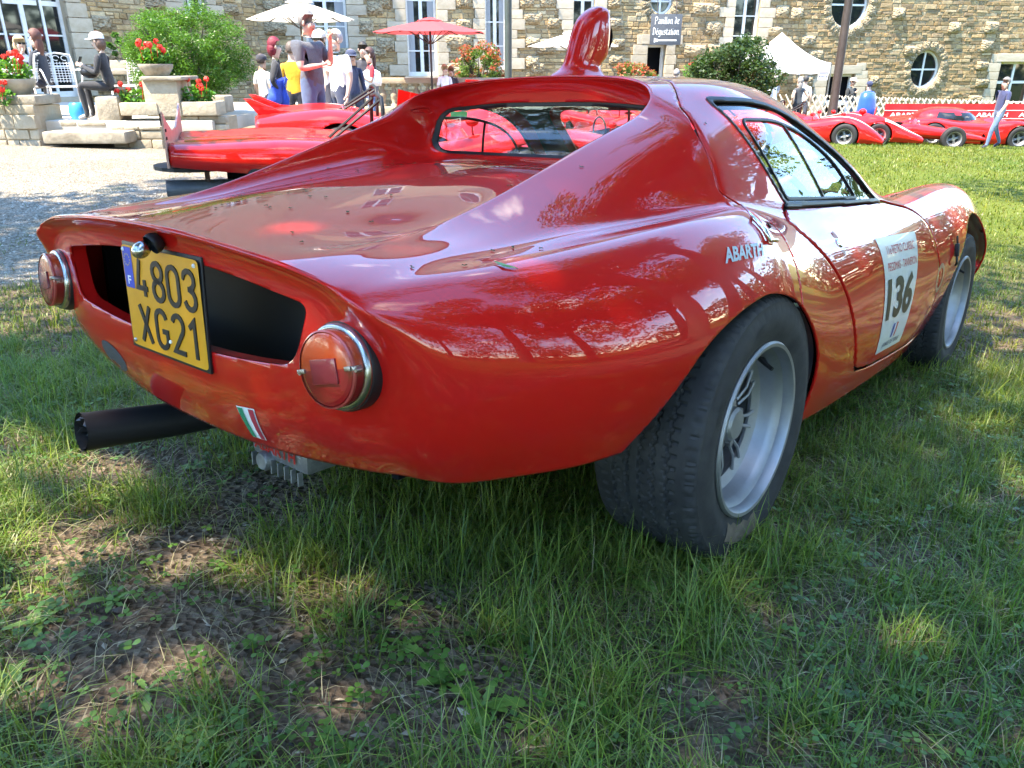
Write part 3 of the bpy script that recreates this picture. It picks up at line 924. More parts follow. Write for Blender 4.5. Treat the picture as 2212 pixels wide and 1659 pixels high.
def stone_colour(F_, w, z):
    c = np.array(rg.choice(SC)) * rg.uniform(.66, 1.02)
    if F_ is FR and w > 13: c = c * np.array([.82, .80, .78])     # stones darker at the right end
    if rg.random() < .04: c = c * .65
    return (*c, 1)
for i, s in enumerate(stones[:290]):
    me = bpy.data.meshes.new('stone'); me.from_pydata([tuple(p) for p in stone_verts(*s, rg.uniform(.015, .05), .012, rg)], [], SFC)
    add_col(me, [stone_colour(s[0], s[1], s[3])] * 12)
    o = link_mesh('stone', me, STONE, wall_l if s[0] is FL else wall_r)
V, F, Cc = [], [], []
for s in stones[290:]:
    b = len(V); V += [tuple(p) for p in stone_verts(*s, rg.uniform(.012, .045), .010, rg)]; F += [tuple(i + b for i in f_) for f_ in SFC]
    Cc += [stone_colour(s[0], s[1], s[3])] * 12
me = bpy.data.meshes.new('stonework'); me.from_pydata(V, [], F); add_col(me, Cc)
o = link_mesh('stonework', me, STONE, house); o['kind'] = 'stuff'

# ---- dressed surrounds and rough projecting blocks beside the openings
def boss_mesh(seed):
    r_ = random.Random(seed); me = bpy.data.meshes.new('rough_block')
    bm = bmesh.new(); n = 7; m = 5
    grid = [[bm.verts.new((i / n - .5, (.05 + .09 * r_.random()) if 0 < i < n and 0 < j < m else -.02, j / m - .5)) for i in range(n + 1)] for j in range(m + 1)]
    for j in range(m):
        for i in range(n): bm.faces.new((grid[j][i], grid[j][i + 1], grid[j + 1][i + 1], grid[j + 1][i]))
    bmesh.ops.recalc_face_normals(bm, faces=bm.faces)
    bm.to_mesh(me); bm.free(); smooth(me); me.materials.append(BOSS); return me
BOSSES = [boss_mesh(k) for k in range(8)]
CUTM = None
def place_local(me, F_, w, z, o, sx, sy, sz, name, parent):
    ob = bpy.data.objects.new(name, me); col.objects.link(ob); ob.parent = parent
    ob.matrix_world = F_.M(w, z, o) @ Matrix.Diagonal((sx, sy, sz, 1))
    return ob
mb = MB(); mb.box((0, 0, 0), (1, 1, 1)); cut_me = mb.mesh('cut_stone')
bm = bmesh.new(); bm.from_mesh(cut_me); bmesh.ops.bevel(bm, geom=bm.edges[:], offset=.03, segments=1, affect='EDGES'); bm.to_mesh(cut_me); bm.free(); cut_me.materials.append(CUT)
for o in OPEN:
    if o['z0'] > 4.5: continue
    F_ = o['F']; par = wall_l if F_ is FL else wall_r
    z = max(o['z0'], FLOOR_Z); k = 0
    while z < o['z1'] + .15:
        h = rg.uniform(.26, .36)
        for sgn, wx in ((-1, o['w0']), (1, o['w1'])):
            wd = rg.choice((.34, .52)) if k % 2 else rg.choice((.40, .60))
            if not (0 < wx + sgn * .2 < F_.L): continue
            place_local(cut_me, F_, wx + sgn * wd / 2, z + h / 2, .02, wd, .12, h - .015, 'jamb_stone', par)
            if k % 2 == 0 and o['kind'] in ('rect', 'archw', 'arch', 'door2') and rg.random() < .85:
                place_local(rg.choice(BOSSES), F_, wx + sgn * (wd + .28), z + h / 2 + .05, .05, rg.uniform(.4, .65), 1.0, rg.uniform(.28, .42), 'rough_block', par)
        z += h; k += 1
    if o['kind'] in ('rect', 'door', 'door2', 'archw', 'arch'):
        place_local(cut_me, F_, (o['w0'] + o['w1']) / 2, o['z1'] + .16, .025, o['w1'] - o['w0'] + .5, .13, .3, 'lintel', par)
for cw, cz, r_ in ROUND:
    n = 16
    for k in range(n):
        a = 2 * PI * (k + .5) / n
        ob = bpy.data.objects.new('rough_block', rg.choice(BOSSES)); col.objects.link(ob); ob.parent = wall_r
        ob.matrix_world = FR.M(cw + math.cos(a) * (r_ + .17), cz + math.sin(a) * (r_ + .17), .02) @ Matrix.Rotation(-(a - PI / 2), 4, 'Y') @ Matrix.Diagonal(((r_ + .17) * 2 * PI / n * 1.02, .6, .36, 1))
for w, z in ((FR.hit(1720, 30)), FR.hit(1745, 90), FR.hit(1760, 120), FR.hit(1940, 30), FR.hit(2090, 235), FR.hit(2060, 60), FR.hit(1540, 60), FR.hit(1690, 150), FR.hit(1520, 20), FR.hit(1965, 110), FR.hit(2140, 60), FR.hit(2130, 100), FR.hit(760, 120), FR.hit(790, 60), FR.hit(985, 90), FR.hit(985, 150), FR.hit(1150, 40), FR.hit(1180, 105), FR.hit(1330, 130), FR.hit(1160, 150), FR.hit(600, 60), FR.hit(1500, 110)):
    place_local(rg.choice(BOSSES), FR, w, z, .05, rg.uniform(.5, .9), 1.0, rg.uniform(.3, .48), 'rough_block', wall_r)
# ---- windows and doors
def bar(mb, F_, w0, w1, z0, z1, o0, o1):
    a = [F_.pt(w, z, o) for o in (o0, o1) for (w, z) in ((w0, z0), (w1, z0), (w1, z1), (w0, z1))]
    mb.add(a, [(0, 1, 2, 3), (4, 5, 6, 7), (0, 1, 5, 4), (1, 2, 6, 5), (2, 3, 7, 6), (3, 0, 4, 7)])
for o in OPEN:
    F_ = o['F']; a, b, z0, z1 = o['w0'], o['w1'], o['z0'], o['z1']
    if o['kind'] in ('rect', 'archw', 'arch'):
        fw = .075
        mb = MB()
        for (p, q, r_, s_) in ((a, a + fw, z0, z1), (b - fw, b, z0, z1), (a + fw, b - fw, z1 - fw, z1), (a + fw, b - fw, z0, z0 + fw * 1.6)): bar(mb, F_, p, q, r_, s_, -.20, -.13)
        c_ = o['cols']; r2 = o['rows']
        for k in range(1, c_):
            x = a + (b - a) * k / c_; ww = .055 if k * 2 == c_ else .03; bar(mb, F_, x - ww, x + ww, z0 + fw * 1.6, z1 - fw, -.195, -.135)
        for k in range(1, r2):
            zz = z0 + (z1 - z0) * k / r2; ww = .05 if k == r2 - 1 else .018
            for i in range(c_):
                bar(mb, F_, a + fw + (b - a - 2 * fw) * i / c_ + (.055 if i else 0), a + fw + (b - a - 2 * fw) * (i + 1) / c_ - (.055 if i < c_ - 1 else 0), zz - ww, zz + ww, -.19, -.14)
        win = mb.build('window', WINW, house)
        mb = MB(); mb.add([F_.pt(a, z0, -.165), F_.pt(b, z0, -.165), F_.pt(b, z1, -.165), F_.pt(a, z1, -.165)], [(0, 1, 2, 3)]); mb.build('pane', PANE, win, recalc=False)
        if o.get('curtain'):
            for sx in (0, 1):
                mb = MB(); vs = []; n = 12
                for i in range(n + 1):
                    wx = (a + .06 + (b - a) * .22 * i / n) if sx == 0 else (b - .06 - (b - a) * .22 * i / n)
                    for zz in (z0 + .1, z1 - .05): vs.append(F_.pt(wx, zz, -.152 + .008 * math.sin(i * 2.1)))
                mb.add(vs, [(2 * i, 2 * i + 2, 2 * i + 3, 2 * i + 1) for i in range(n)]); mb.build('curtain', CURT, win, sm=True, recalc=False)
        mb = MB(); bar(mb, F_, a - .12, b + .12, z0 - .12, z0 - .002, -.28, .08); mb.build('sill', CUT, win)
    else:
        mb = MB(); fw = .09
        for (p, q, r_, s_) in ((a, a + fw, z0, z1), (b - fw, b, z0, z1), (a + fw, b - fw, z1 - fw, z1)): bar(mb, F_, p, q, r_, s_, -.20, -.12)
        if o['kind'] == 'door2':
            zt = z1 - (z1 - z0) * .26; bar(mb, F_, a + fw, b - fw, zt - .09, zt + .09, -.20, -.12); bar(mb, F_, (a + b) / 2 - .04, (a + b) / 2 + .04, zt + .09, z1 - fw, -.195, -.125)
        d_ = mb.build('door', WINW, house)
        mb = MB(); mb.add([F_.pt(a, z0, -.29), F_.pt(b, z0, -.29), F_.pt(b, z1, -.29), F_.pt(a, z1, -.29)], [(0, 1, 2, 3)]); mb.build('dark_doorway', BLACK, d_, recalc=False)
        # leaf standing open against the right jamb
        mb = MB()
        p0, p1 = F_.pt(b - fw, 0, -.13), F_.pt(b - fw - .10, 0, .02)
        mb.add([(p0.x, p0.y, z0), (p1.x, p1.y, z0), (p1.x, p1.y, z1 - .5 if o['kind'] == 'door2' else z1 - .25), (p0.x, p0.y, z1 - .5 if o['kind'] == 'door2' else z1 - .25)], [(0, 1, 2, 3)])
        mb.build('door_leaf', WINW, d_, recalc=False)
for cw, cz, r_ in ROUND:
    mb = MB()
    n = 36
    ring = []
    for rr, oo in ((r_, -.12), (r_ - .07, -.12), (r_ - .07, -.2), (r_, -.2)):
        ring.append([FR.pt(cw + rr * math.cos(2 * PI * k / n), cz + rr * math.sin(2 * PI * k / n), oo) for k in range(n)])
    vs = [p for g in ring for p in g]
    mb.add(vs, [(i * n + k, i * n + (k + 1) % n, ((i + 1) % 4) * n + (k + 1) % n, ((i + 1) % 4) * n + k) for i in range(4) for k in range(n)])
    bar(mb, FR, cw - .035, cw + .035, cz - r_ + .05, cz + r_ - .05, -.19, -.13); bar(mb, FR, cw - r_ + .05, cw - .035, cz - .03, cz + .03, -.185, -.135); bar(mb, FR, cw + .035, cw + r_ - .05, cz - .03, cz + .03, -.185, -.135)
    win = mb.build('round_window', WINW, house, sm=40)
    mb = MB(); mb.add([FR.pt(cw + r_ * math.cos(2 * PI * k / n), cz + r_ * math.sin(2 * PI * k / n), -.165) for k in range(n)], [tuple(range(n))]); mb.build('pane', PANE, win, recalc=False)
# arched head of the left french window: spandrel stones closing the corners
o = OPEN[0]; F_ = o['F']; cw = (o['w0'] + o['w1']) / 2; r_ = (o['w1'] - o['w0']) / 2
mb = MB(); n = 10
for sgn in (-1, 1):
    for k in range(n):
        a0, a1 = PI / 2 * k / n, PI / 2 * (k + 1) / n
        P0 = (cw + sgn * r_ * math.cos(a0), o['z1'] - r_ * .62 + r_ * .62 * math.sin(a0)); P1 = (cw + sgn * r_ * math.cos(a1), o['z1'] - r_ * .62 + r_ * .62 * math.sin(a1))
        mb.add([F_.pt(*P0, .03), F_.pt(*P1, .03), F_.pt(P1[0], o['z1'] + .01, .03), F_.pt(P0[0] if k else cw + sgn * r_, o['z1'] + .01, .03)], [(0, 1, 2, 3)])
        mb.add([F_.pt(*P0, .03), F_.pt(*P1, .03), F_.pt(*P1, -.25), F_.pt(*P0, -.25)], [(0, 1, 2, 3)])
mb.build('arch_spandrel', CUT, house, recalc=False)
_b = FL.pt(0, FLOOR_Z)
house.location = _b
for ch in house.children: ch.matrix_parent_inverse = Matrix.Translation(-_b)
# ================================================================== the red coupe in front
def thin_glass(name, tint=(0.92, 0.95, 0.94), dirt=0.0):
    m = bpy.data.materials.new(name)
    m.use_nodes = True
    t = m.node_tree
    t.nodes.clear()
    out = t.nodes.new('ShaderNodeOutputMaterial')
    tr = t.nodes.new('ShaderNodeBsdfTransparent'); tr.inputs[0].default_value = (*tint, 1)
    gl = t.nodes.new('ShaderNodeBsdfGlossy'); gl.inputs['Roughness'].default_value = 0.01
    gl.inputs['Color'].default_value = (1, 1, 1, 1)
    fr = t.nodes.new('ShaderNodeLayerWeight')
    pw = t.nodes.new('ShaderNodeMath'); pw.operation = 'POWER'; pw.inputs[1].default_value = 4.6
    ml = t.nodes.new('ShaderNodeMath'); ml.operation = 'MULTIPLY_ADD'; ml.inputs[1].default_value = 0.9; ml.inputs[2].default_value = 0.05
    ml.use_clamp = True
    mx_ = t.nodes.new('ShaderNodeMixShader')
    t.links.new(fr.outputs['Facing'], pw.inputs[0]); t.links.new(pw.outputs[0], ml.inputs[0]); t.links.new(ml.outputs[0], mx_.inputs[0])
    t.links.new(tr.outputs[0], mx_.inputs[1]); t.links.new(gl.outputs[0], mx_.inputs[2])
    last = mx_
    if dirt:
        df = t.nodes.new('ShaderNodeBsdfDiffuse'); df.inputs[0].default_value = (0.55, 0.53, 0.5, 1)
        no = t.nodes.new('ShaderNodeTexNoise'); no.inputs['Scale'].default_value = 9; no.inputs['Detail'].default_value = 8
        rr = t.nodes.new('ShaderNodeMapRange'); rr.inputs['From Min'].default_value = 0.35; rr.inputs['From Max'].default_value = 0.8; rr.inputs['To Max'].default_value = dirt
        t.links.new(no.outputs[0], rr.inputs[0])
        m2 = t.nodes.new('ShaderNodeMixShader')
        t.links.new(rr.outputs[0], m2.inputs[0]); t.links.new(mx_.outputs[0], m2.inputs[1]); t.links.new(df.outputs[0], m2.inputs[2])
        last = m2
    t.links.new(last.outputs[0], out.inputs[0])
    return m
CARGLASS = thin_glass('car_glass', (0.86, 0.90, 0.88), 0.06)

CAR_M = Matrix(((0.64011, -0.76768, 0.03025, -0.0853), (0.76294, 0.63981, 0.09255, 1.889), (-0.09041, -0.03616, 0.99525, -0.1708), (0, 0, 0, 1)))
CAR_CAM = Vector((-1.477, -1.310, 0.824))
car = empty('red_coupe')
car.matrix_world = CAR_M
tag(car, 'low red coupe with roof scoop and yellow number plate standing on the shaded grass', 'car')

# --- control points of the half body, interpolated by a subdivision surface.
# columns: 0 bottom, 1 lower side, 2 widest, 3 upper side, 4 fender crest, 5 valley, 6 and 7 cabin side, 8 roof rail / buttress crest, 9..11 deck or roof to the centre line
XR = [None, -.72, -.57, -.38, -.18, 0.0, .05, .085, .115, .30, .50, .75, 1.0, 1.2, 1.4, 1.65, 1.9, 2.15, 2.4, 2.6, 2.76]
C = {
 0: [(-.70,.565,.332), (-.62,.622,.335), (-.51,.673,.336), (-.37,.70,.335), (.70,.29), (.70,.22), (.70,.21), (.70,.205), (.70,.20), (.722,.20), (.724,.190), (.724,.186), (.724,.186), (.72,.186), (.71,.19), (.69,.20), (.68,.22), (.65,.24), (.58,.24), (.47,.25), (.30,.28)],
 1: [(-.752,.588,.41), (-.655,.655,.415), (-.53,.705,.415), (-.375,.738,.415), (.755,.41), (.757,.39), (.756,.38), (.755,.375), (.754,.37), (.756,.325), (.754,.295), (.752,.285), (.75,.282), (.748,.282), (.745,.30), (.735,.34), (.735,.36), (.71,.36), (.64,.34), (.53,.33), (.34,.34)],
 2: [(-.785,.588,.505), (-.685,.663,.51), (-.55,.718,.512), (-.38,.753,.517), (.769,.522), (.771,.52), (.77,.517), (.77,.515), (.769,.51), (.762,.46), (.757,.43), (.755,.42), (.753,.42), (.752,.43), (.752,.46), (.755,.50), (.755,.52), (.735,.50), (.665,.46), (.55,.42), (.36,.395)],
 3: [(-.806,.574,.575), (-.70,.64,.592), (-.56,.685,.603), (-.38,.717,.616), (.732,.626), (.73,.63), (.727,.628), (.725,.626), (.722,.622), (.722,.575), (.728,.552), (.732,.55), (.73,.55), (.725,.56), (.72,.58), (.715,.62), (.71,.64), (.69,.625), (.62,.57), (.51,.51), (.33,.44)],
 4: [(-.826,.54,.617), (-.715,.588,.641), (-.57,.62,.66), (-.38,.643,.681), (.655,.703), (.655,.711), (.654,.709), (.653,.706), (.653,.70), (.662,.652), (.675,.636), (.68,.632), (.68,.635), (.675,.645), (.66,.67), (.64,.705), (.625,.725), (.605,.715), (.55,.665), (.46,.59), (.29,.49)],
 5: [(-.838,.495,.632), (-.725,.53,.65), (-.57,.545,.664), (-.38,.56,.682), (.580,.694), (.592,.708), (.596,.713), (.599,.715), (.602,.714), (.612,.697), (.622,.683), (.63,.68), (.63,.683), (.615,.69), (.58,.695), (.54,.70), (.51,.70), (.49,.68), (.44,.63), (.37,.565), (.24,.48)],
 6: [(-.848,.45,.643), (-.735,.475,.658), (-.57,.49,.674), (-.38,.505,.702), (.53,.737), (.553,.775), (.56,.782), (.563,.786), (.566,.788), (.576,.772), (.58,.77), (.585,.765), (.595,.745), (.57,.715), (.50,.695), (.43,.675), (.40,.65), (.37,.62), (.34,.57), (.29,.52), (.19,.46)],
 7: [(-.856,.405,.652), (-.742,.43,.664), (-.575,.44,.682), (-.38,.45,.726), (.468,.782), (.488,.846), (.494,.862), (.498,.872), (.502,.88), (.512,.888), (.512,.892), (.524,.866), (.56,.79), (.50,.72), (.42,.695), (.34,.665), (.32,.637), (.29,.60), (.27,.56), (.23,.51), (.155,.457)],
 8: [(-.862,.36,.659), (-.75,.383,.669), (-.58,.39,.688), (-.38,.39,.745), (.39,.815), (.39,.874), (.05,.39,.895), (.085,.388,.917), (.118,.378,.941), (.30,.435,.962), (.50,.43,.972), (.75,.43,.945), (1.0,.46,.82), (1.2,.42,.735), (.33,.70), (.25,.655), (.23,.62), (.21,.59), (.2,.55), (.17,.505), (.12,.455)],
 9: [(-.868,.27,.668), (-.75,.315,.668), (-.58,.335,.679), (-.38,.342,.714), (.345,.748), (.35,.772), (.178,.352,.787), (.212,.345,.918), (.168,.30,.97), (.30,.33,.984), (.50,.32,.998), (.75,.32,.97), (1.0,.33,.845), (1.2,.29,.748), (.22,.70), (.16,.648), (.15,.61), (.14,.58), (.13,.545), (.11,.503), (.08,.454)],
 10: [(-.872,.14,.676), (-.75,.16,.684), (-.58,.175,.705), (-.38,.18,.730), (.18,.754), (.18,.774), (.19,.185,.790), (.225,.18,.935), (.202,.165,.986), (.30,.17,.994), (.50,.17,1.008), (.75,.16,.985), (1.0,.17,.86), (1.2,.15,.755), (.11,.70), (.08,.645), (.075,.605), (.07,.575), (.065,.542), (.055,.502), (.04,.453)],
 11: [(-.874,0,.679), (-.75,0,.69), (-.58,0,.712), (-.38,0,.736), (0,.757), (0,.775), (.195,0,.792), (.23,0,.94), (.21,0,.99), (.30,0,.997), (.50,0,1.011), (.75,0,.99), (1.0,0,.865), (1.2,0,.757), (0,.70), (0,.645), (0,.603), (0,.573), (0,.541), (0,.501), (0,.453)],
}
NR = len(XR); NC = 12
def cp(r_, c_):
    p = C[c_][r_]
    k = {17: 1.03, 18: 1.11, 19: 1.2, 20: 1.35}.get(r_, 1.0) if c_ < 6 else 1.0      # the nose stays broad
    return p if len(p) == 3 else (XR[r_], p[0] * k, p[1])
cage_v, vid = [], {}
def cv(key, p, side):
    k = (key, side if abs(p[1]) > 1e-9 else 0)
    if k not in vid:
        vid[k] = len(cage_v)
        cage_v.append((p[0], p[1] * side, p[2]))
    return vid[k]
LIPY = [C[k][0] for k in range(4, 12)]
def tailpt(k, j):
    """tail panel below the lip: k lip column 4..11, j 0..3 from the bottom"""
    if k == 4: return C[j][0]
    x, y, z = C[k][0]
    i = k - 5
    if j == 3: return (x + (.006, .020, .026, .029, .030, .030, .030)[i], y, z - (.028, .026, .026, .026, .026, .026, .026)[i])
    if j == 2: return ((-.812, -.822, -.827, -.830, -.833, -.834, -.834)[i], y, (.55, .55, .55, .55, .55, .55, .55)[i])
    if j == 1: return ((-.793, -.807, -.816, -.823, -.829, -.832, -.833)[i], y, (.415, .42, .42, .42, .42, .42, .42)[i])
    return ((-.728, -.744, -.755, -.763, -.775, -.784, -.787)[i], y, (.331, .328, .325, .322, .316, .311, .31)[i])
cage_f = []; fcol = []; creases = {}
for s_ in (-1, 1):
    def q(ids, tagc):
        cage_f.append(tuple(ids) if s_ < 0 else tuple(reversed(ids))); fcol.append(tagc)
    G = [[cv(('g', r_, c_), cp(r_, c_), s_) for c_ in range(NC)] for r_ in range(NR)]
    for r_ in range(NR - 1):
        for c_ in range(NC - 1):
            q((G[r_][c_], G[r_ + 1][c_], G[r_ + 1][c_ + 1], G[r_][c_ + 1]), 'top')
    T = {}
    for k in range(4, 12):
        for j in range(4):
            T[k, j] = G[0][j] if k == 4 else cv(('t', k, j), tailpt(k, j), s_)
        T[k, 4] = G[0][k]
    for k in range(4, 11):
        for j in range(4):
            q((T[k + 1, j], T[k, j], T[k, j + 1], T[k + 1, j + 1]), 'tail')
    def cre(a, b, w): creases[frozenset((a, b))] = w
    for r_ in range(1, 8): cre(G[r_][8], G[r_ + 1][8], (0, .25, .7, .85, .85, .85, .85, .85)[r_])
    for c_ in range(8, 11): cre(G[8][c_], G[8][c_ + 1], .85)
    for c_ in range(4, 11): cre(G[0][c_], G[0][c_ + 1], (.30, .5, .7, .8, .85, .85, .85)[c_ - 4])
    cre(G[0][4], G[0][3], .2)
    for r_ in range(NR - 1): cre(G[r_][0], G[r_ + 1][0], 1.0)
    for k in range(4, 11): cre(T[k, 0], T[k + 1, 0], 1.0)
cage_v = np.array(cage_v)
def subdiv(V, level, cage_f=cage_f, creases=creases):
    me = bpy.data.meshes.new('cage')
    me.from_pydata(V.tolist(), [], cage_f)
    bm = bmesh.new(); bm.from_mesh(me)
    cl = bm.edges.layers.float.new('crease_edge') if bm.edges.layers.float.get('crease_edge') is None else bm.edges.layers.float['crease_edge']
    for e in bm.edges:
        w = creases.get(frozenset((e.verts[0].index, e.verts[1].index)))
        if w: e[cl] = w
    bm.to_mesh(me); bm.free()
    o = bpy.data.objects.new('cage', me); col.objects.link(o)
    md = o.modifiers.new('s', 'SUBSURF'); md.levels = level; md.render_levels = level; md.subdivision_type = 'CATMULL_CLARK'
    md.boundary_smooth = 'ALL'
    dg = bpy.context.evaluated_depsgraph_get()
    ev = o.evaluated_get(dg).to_mesh()
    n = len(ev.vertices)
    co = np.empty(n * 3); ev.vertices.foreach_get('co', co)
    fs = np.empty(len(ev.polygons) * 4, int); ev.polygons.foreach_get('vertices', fs)
    o.to_mesh_clear() if False else None
    bpy.data.objects.remove(o); bpy.data.meshes.remove(me)
    return co.reshape(-1, 3), fs.reshape(-1, 4)
P_ = cage_v.copy()
for _ in range(4):
    lim, _f = subdiv(P_, 2)
    P_ += 0.85 * (cage_v - lim[:len(cage_v)])
BV, BF = subdiv(P_, 4)

def vnormals(V, F):
    N = np.zeros_like(V)
    a, b, c, d = (V[F[:, i]] for i in range(4))
    n = np.cross(c - a, d - b)
    for i in range(4): np.add.at(N, F[:, i], n)
    return N / np.maximum(np.linalg.norm(N, axis=1, keepdims=True), 1e-12)
BN = vnormals(BV, BF)
_cen = BV[BF].mean(1); 
# make normals point outward (side faces look away from the centre line)
_k = np.argmax(np.abs(BV[:, 1]))
if BN[_k, 1] * BV[_k, 1] < 0:
    BF = BF[:, ::-1].copy(); BN = -BN

def sdf_poly(Q, poly):
    """signed distance of 2D points to a closed polygon, negative inside"""
    poly = np.array(poly); A = poly; B = np.roll(poly, -1, 0)
    d = np.full(len(Q), 1e9); ins = np.zeros(len(Q), bool)
    for a, b in zip(A, B):
        ab = b - a; t = np.clip(((Q - a) @ ab) / max(ab @ ab, 1e-12), 0, 1)
        d = np.minimum(d, np.linalg.norm(Q - a - t[:, None] * ab, axis=1))
        c1 = (a[1] > Q[:, 1]) != (b[1] > Q[:, 1])
        with np.errstate(divide='ignore', invalid='ignore'):
            xi = a[0] + (Q[:, 1] - a[1]) * ab[0] / (ab[1] if abs(ab[1]) > 1e-12 else 1e-12)
        ins ^= c1 & (Q[:, 0] < xi)
    return np.where(ins, -d, d)
def round_poly(pts, radii, n=6):
    """polygon with rounded corners"""
    out = []; m = len(pts)
    rr = radii if isinstance(radii, (list, tuple)) else [radii] * m
    for i in range(m):
        p = np.array(pts[i], float); a = np.array(pts[i - 1], float); b = np.array(pts[(i + 1) % m], float)
        u = a - p; w = b - p
        r_ = min(rr[i], np.linalg.norm(u) * .49, np.linalg.norm(w) * .49)
        if r_ < 1e-6: out.append(tuple(p)); continue
        u = u / np.linalg.norm(u) * r_; w = w / np.linalg.norm(w) * r_
        for k in range(n + 1):
            t = k / n
            out.append(tuple((p + u) * (1 - t) ** 2 + 2 * p * t * (1 - t) + (p + w) * t * t))
    return out

# outlines in side view (x, z)
ARCH_R = spline([(.330,.10), (.326,.25), (.312,.33), (.278,.40), (.20,.475), (.10,.537), (-.02,.566), (-.12,.562), (-.22,.541), (-.30,.508), (-.352,.462), (-.39,.41), (-.42,.36), (-.437,.31), (-.44,.22), (-.38,.0), (0,-.05), (.30,.0)], 6, True)
ARCH_F = spline([(1.70,.10), (1.695,.22), (1.70,.33), (1.735,.44), (1.80,.535), (1.90,.60), (2.02,.622), (2.14,.60), (2.235,.54), (2.30,.45), (2.335,.34), (2.34,.22), (2.33,.08), (2.02,-.05), (1.75,.0)], 6, True)
WIN = round_poly([(.205,.935), (.45,.944), (.62,.925), (.78,.868), (.93,.785), (1.10,.690), (.385,.705)], [.035, .1, .12, .1, .1, .012, .012], 6)
DOOR = round_poly([(.372,.700), (.335,.672), (.352,.648), (.40,.605), (.445,.555), (.475,.515), (.53,.44), (.585,.36), (.64,.275), (.80,.255), (1.35,.232), (1.545,.236), (1.50,.305), (1.486,.386), (1.447,.472), (1.415,.547), (1.39,.615), (1.31,.665), (1.13,.690), (.75,.694)], [0, .02, .03, .05, .06, .05, .05, .08, .035, .05, .1, .06, .05, .05, .05, .05, .07, .08, .05, 0], 4)
VENT = round_poly([(-.402,.597), (-.2,.622), (0,.630), (.2,.622), (.402,.597), (.366,.500), (.2,.482), (0,.476), (-.2,.482), (-.366,.500)], [.022, .1, .1, .1, .022, .035, .1, .1, .1, .035], 5)
SEAM_Z = [.30, .52, .549, .58, .631, .67, .707, .738, .767, .85, .902, .924, .94, .96, .98, 1.0, 1.1]
SEAM_X = [.13, .13, .133, .15, .176, .18, .148, .082, .074, .078, .105, .13, .16, .21, .245, .265, .27]
WS = round_poly([(-.50,.70), (.50,.70), (.40,.945), (-.40,.945)], .06, 5)

Va = BV; ay = np.abs(Va[:, 1])
side = ay > .40
sd = {}
Q = Va[:, [0, 2]]
def cond(d, ok, far=1.0): return np.where(ok, d, far)
phi_ar = cond(sdf_poly(Q, ARCH_R), ay > .3)
phi_af = cond(sdf_poly(Q, ARCH_F), ay > .3)
phi_arch = np.minimum(phi_ar, phi_af)
phi_win = cond(sdf_poly(Q, WIN), (ay > .40) & (Va[:, 2] > .66) & (Va[:, 0] > .15) & (Va[:, 0] < 1.2))
phi_door = cond(sdf_poly(Q, DOOR), (ay > .52) & (Va[:, 2] < .72))
phi_vent = cond(sdf_poly(Va[:, [1, 2]], VENT), Va[:, 0] < -.72)
recess = (ay < .385) & (Va[:, 0] > .12) & (Va[:, 0] < .30) & (Va[:, 2] < .955) & (Va[:, 2] > .775)
RW = round_poly([(-.372,.792), (.372,.792), (.365,.915), (.17,.930), (-.17,.930), (-.365,.915)], [.05, .05, .05, .15, .15, .05], 6)
phi_rw = cond(sdf_poly(Va[:, [1, 2]], RW), recess)
phi_ws = cond(sdf_poly(Va[:, [1, 2]], WS), (Va[:, 0] > .70) & (Va[:, 0] < 1.42) & (ay < .60) & (Va[:, 2] > .69))
inner = (ay < .395) & (Va[:, 0] < .27) & ((Va[:, 2] < .90) | (BN[:, 0] < -.35))
phi_seam = sdf_poly(Q, [(-3, .2), (-3, 1.3)] + [tuple(p) for p in spline(list(zip(SEAM_X, SEAM_Z))[::-1], 4)])
_ws = np.clip((Va[:, 2] - .90) / .03, 0, 1); _ws = _ws * _ws * (3 - 2 * _ws)
phi_seam = phi_seam * (1 - _ws) + _ws * .8 * (Va[:, 0] - np.interp(ay, [0, .2, .30, .36, .40, .43, .46, .50, .53], [.275, .272, .258, .225, .180, .142, .110, .092, .08]))
phi_seam = np.where(inner, np.minimum(phi_seam, -.05), phi_seam)

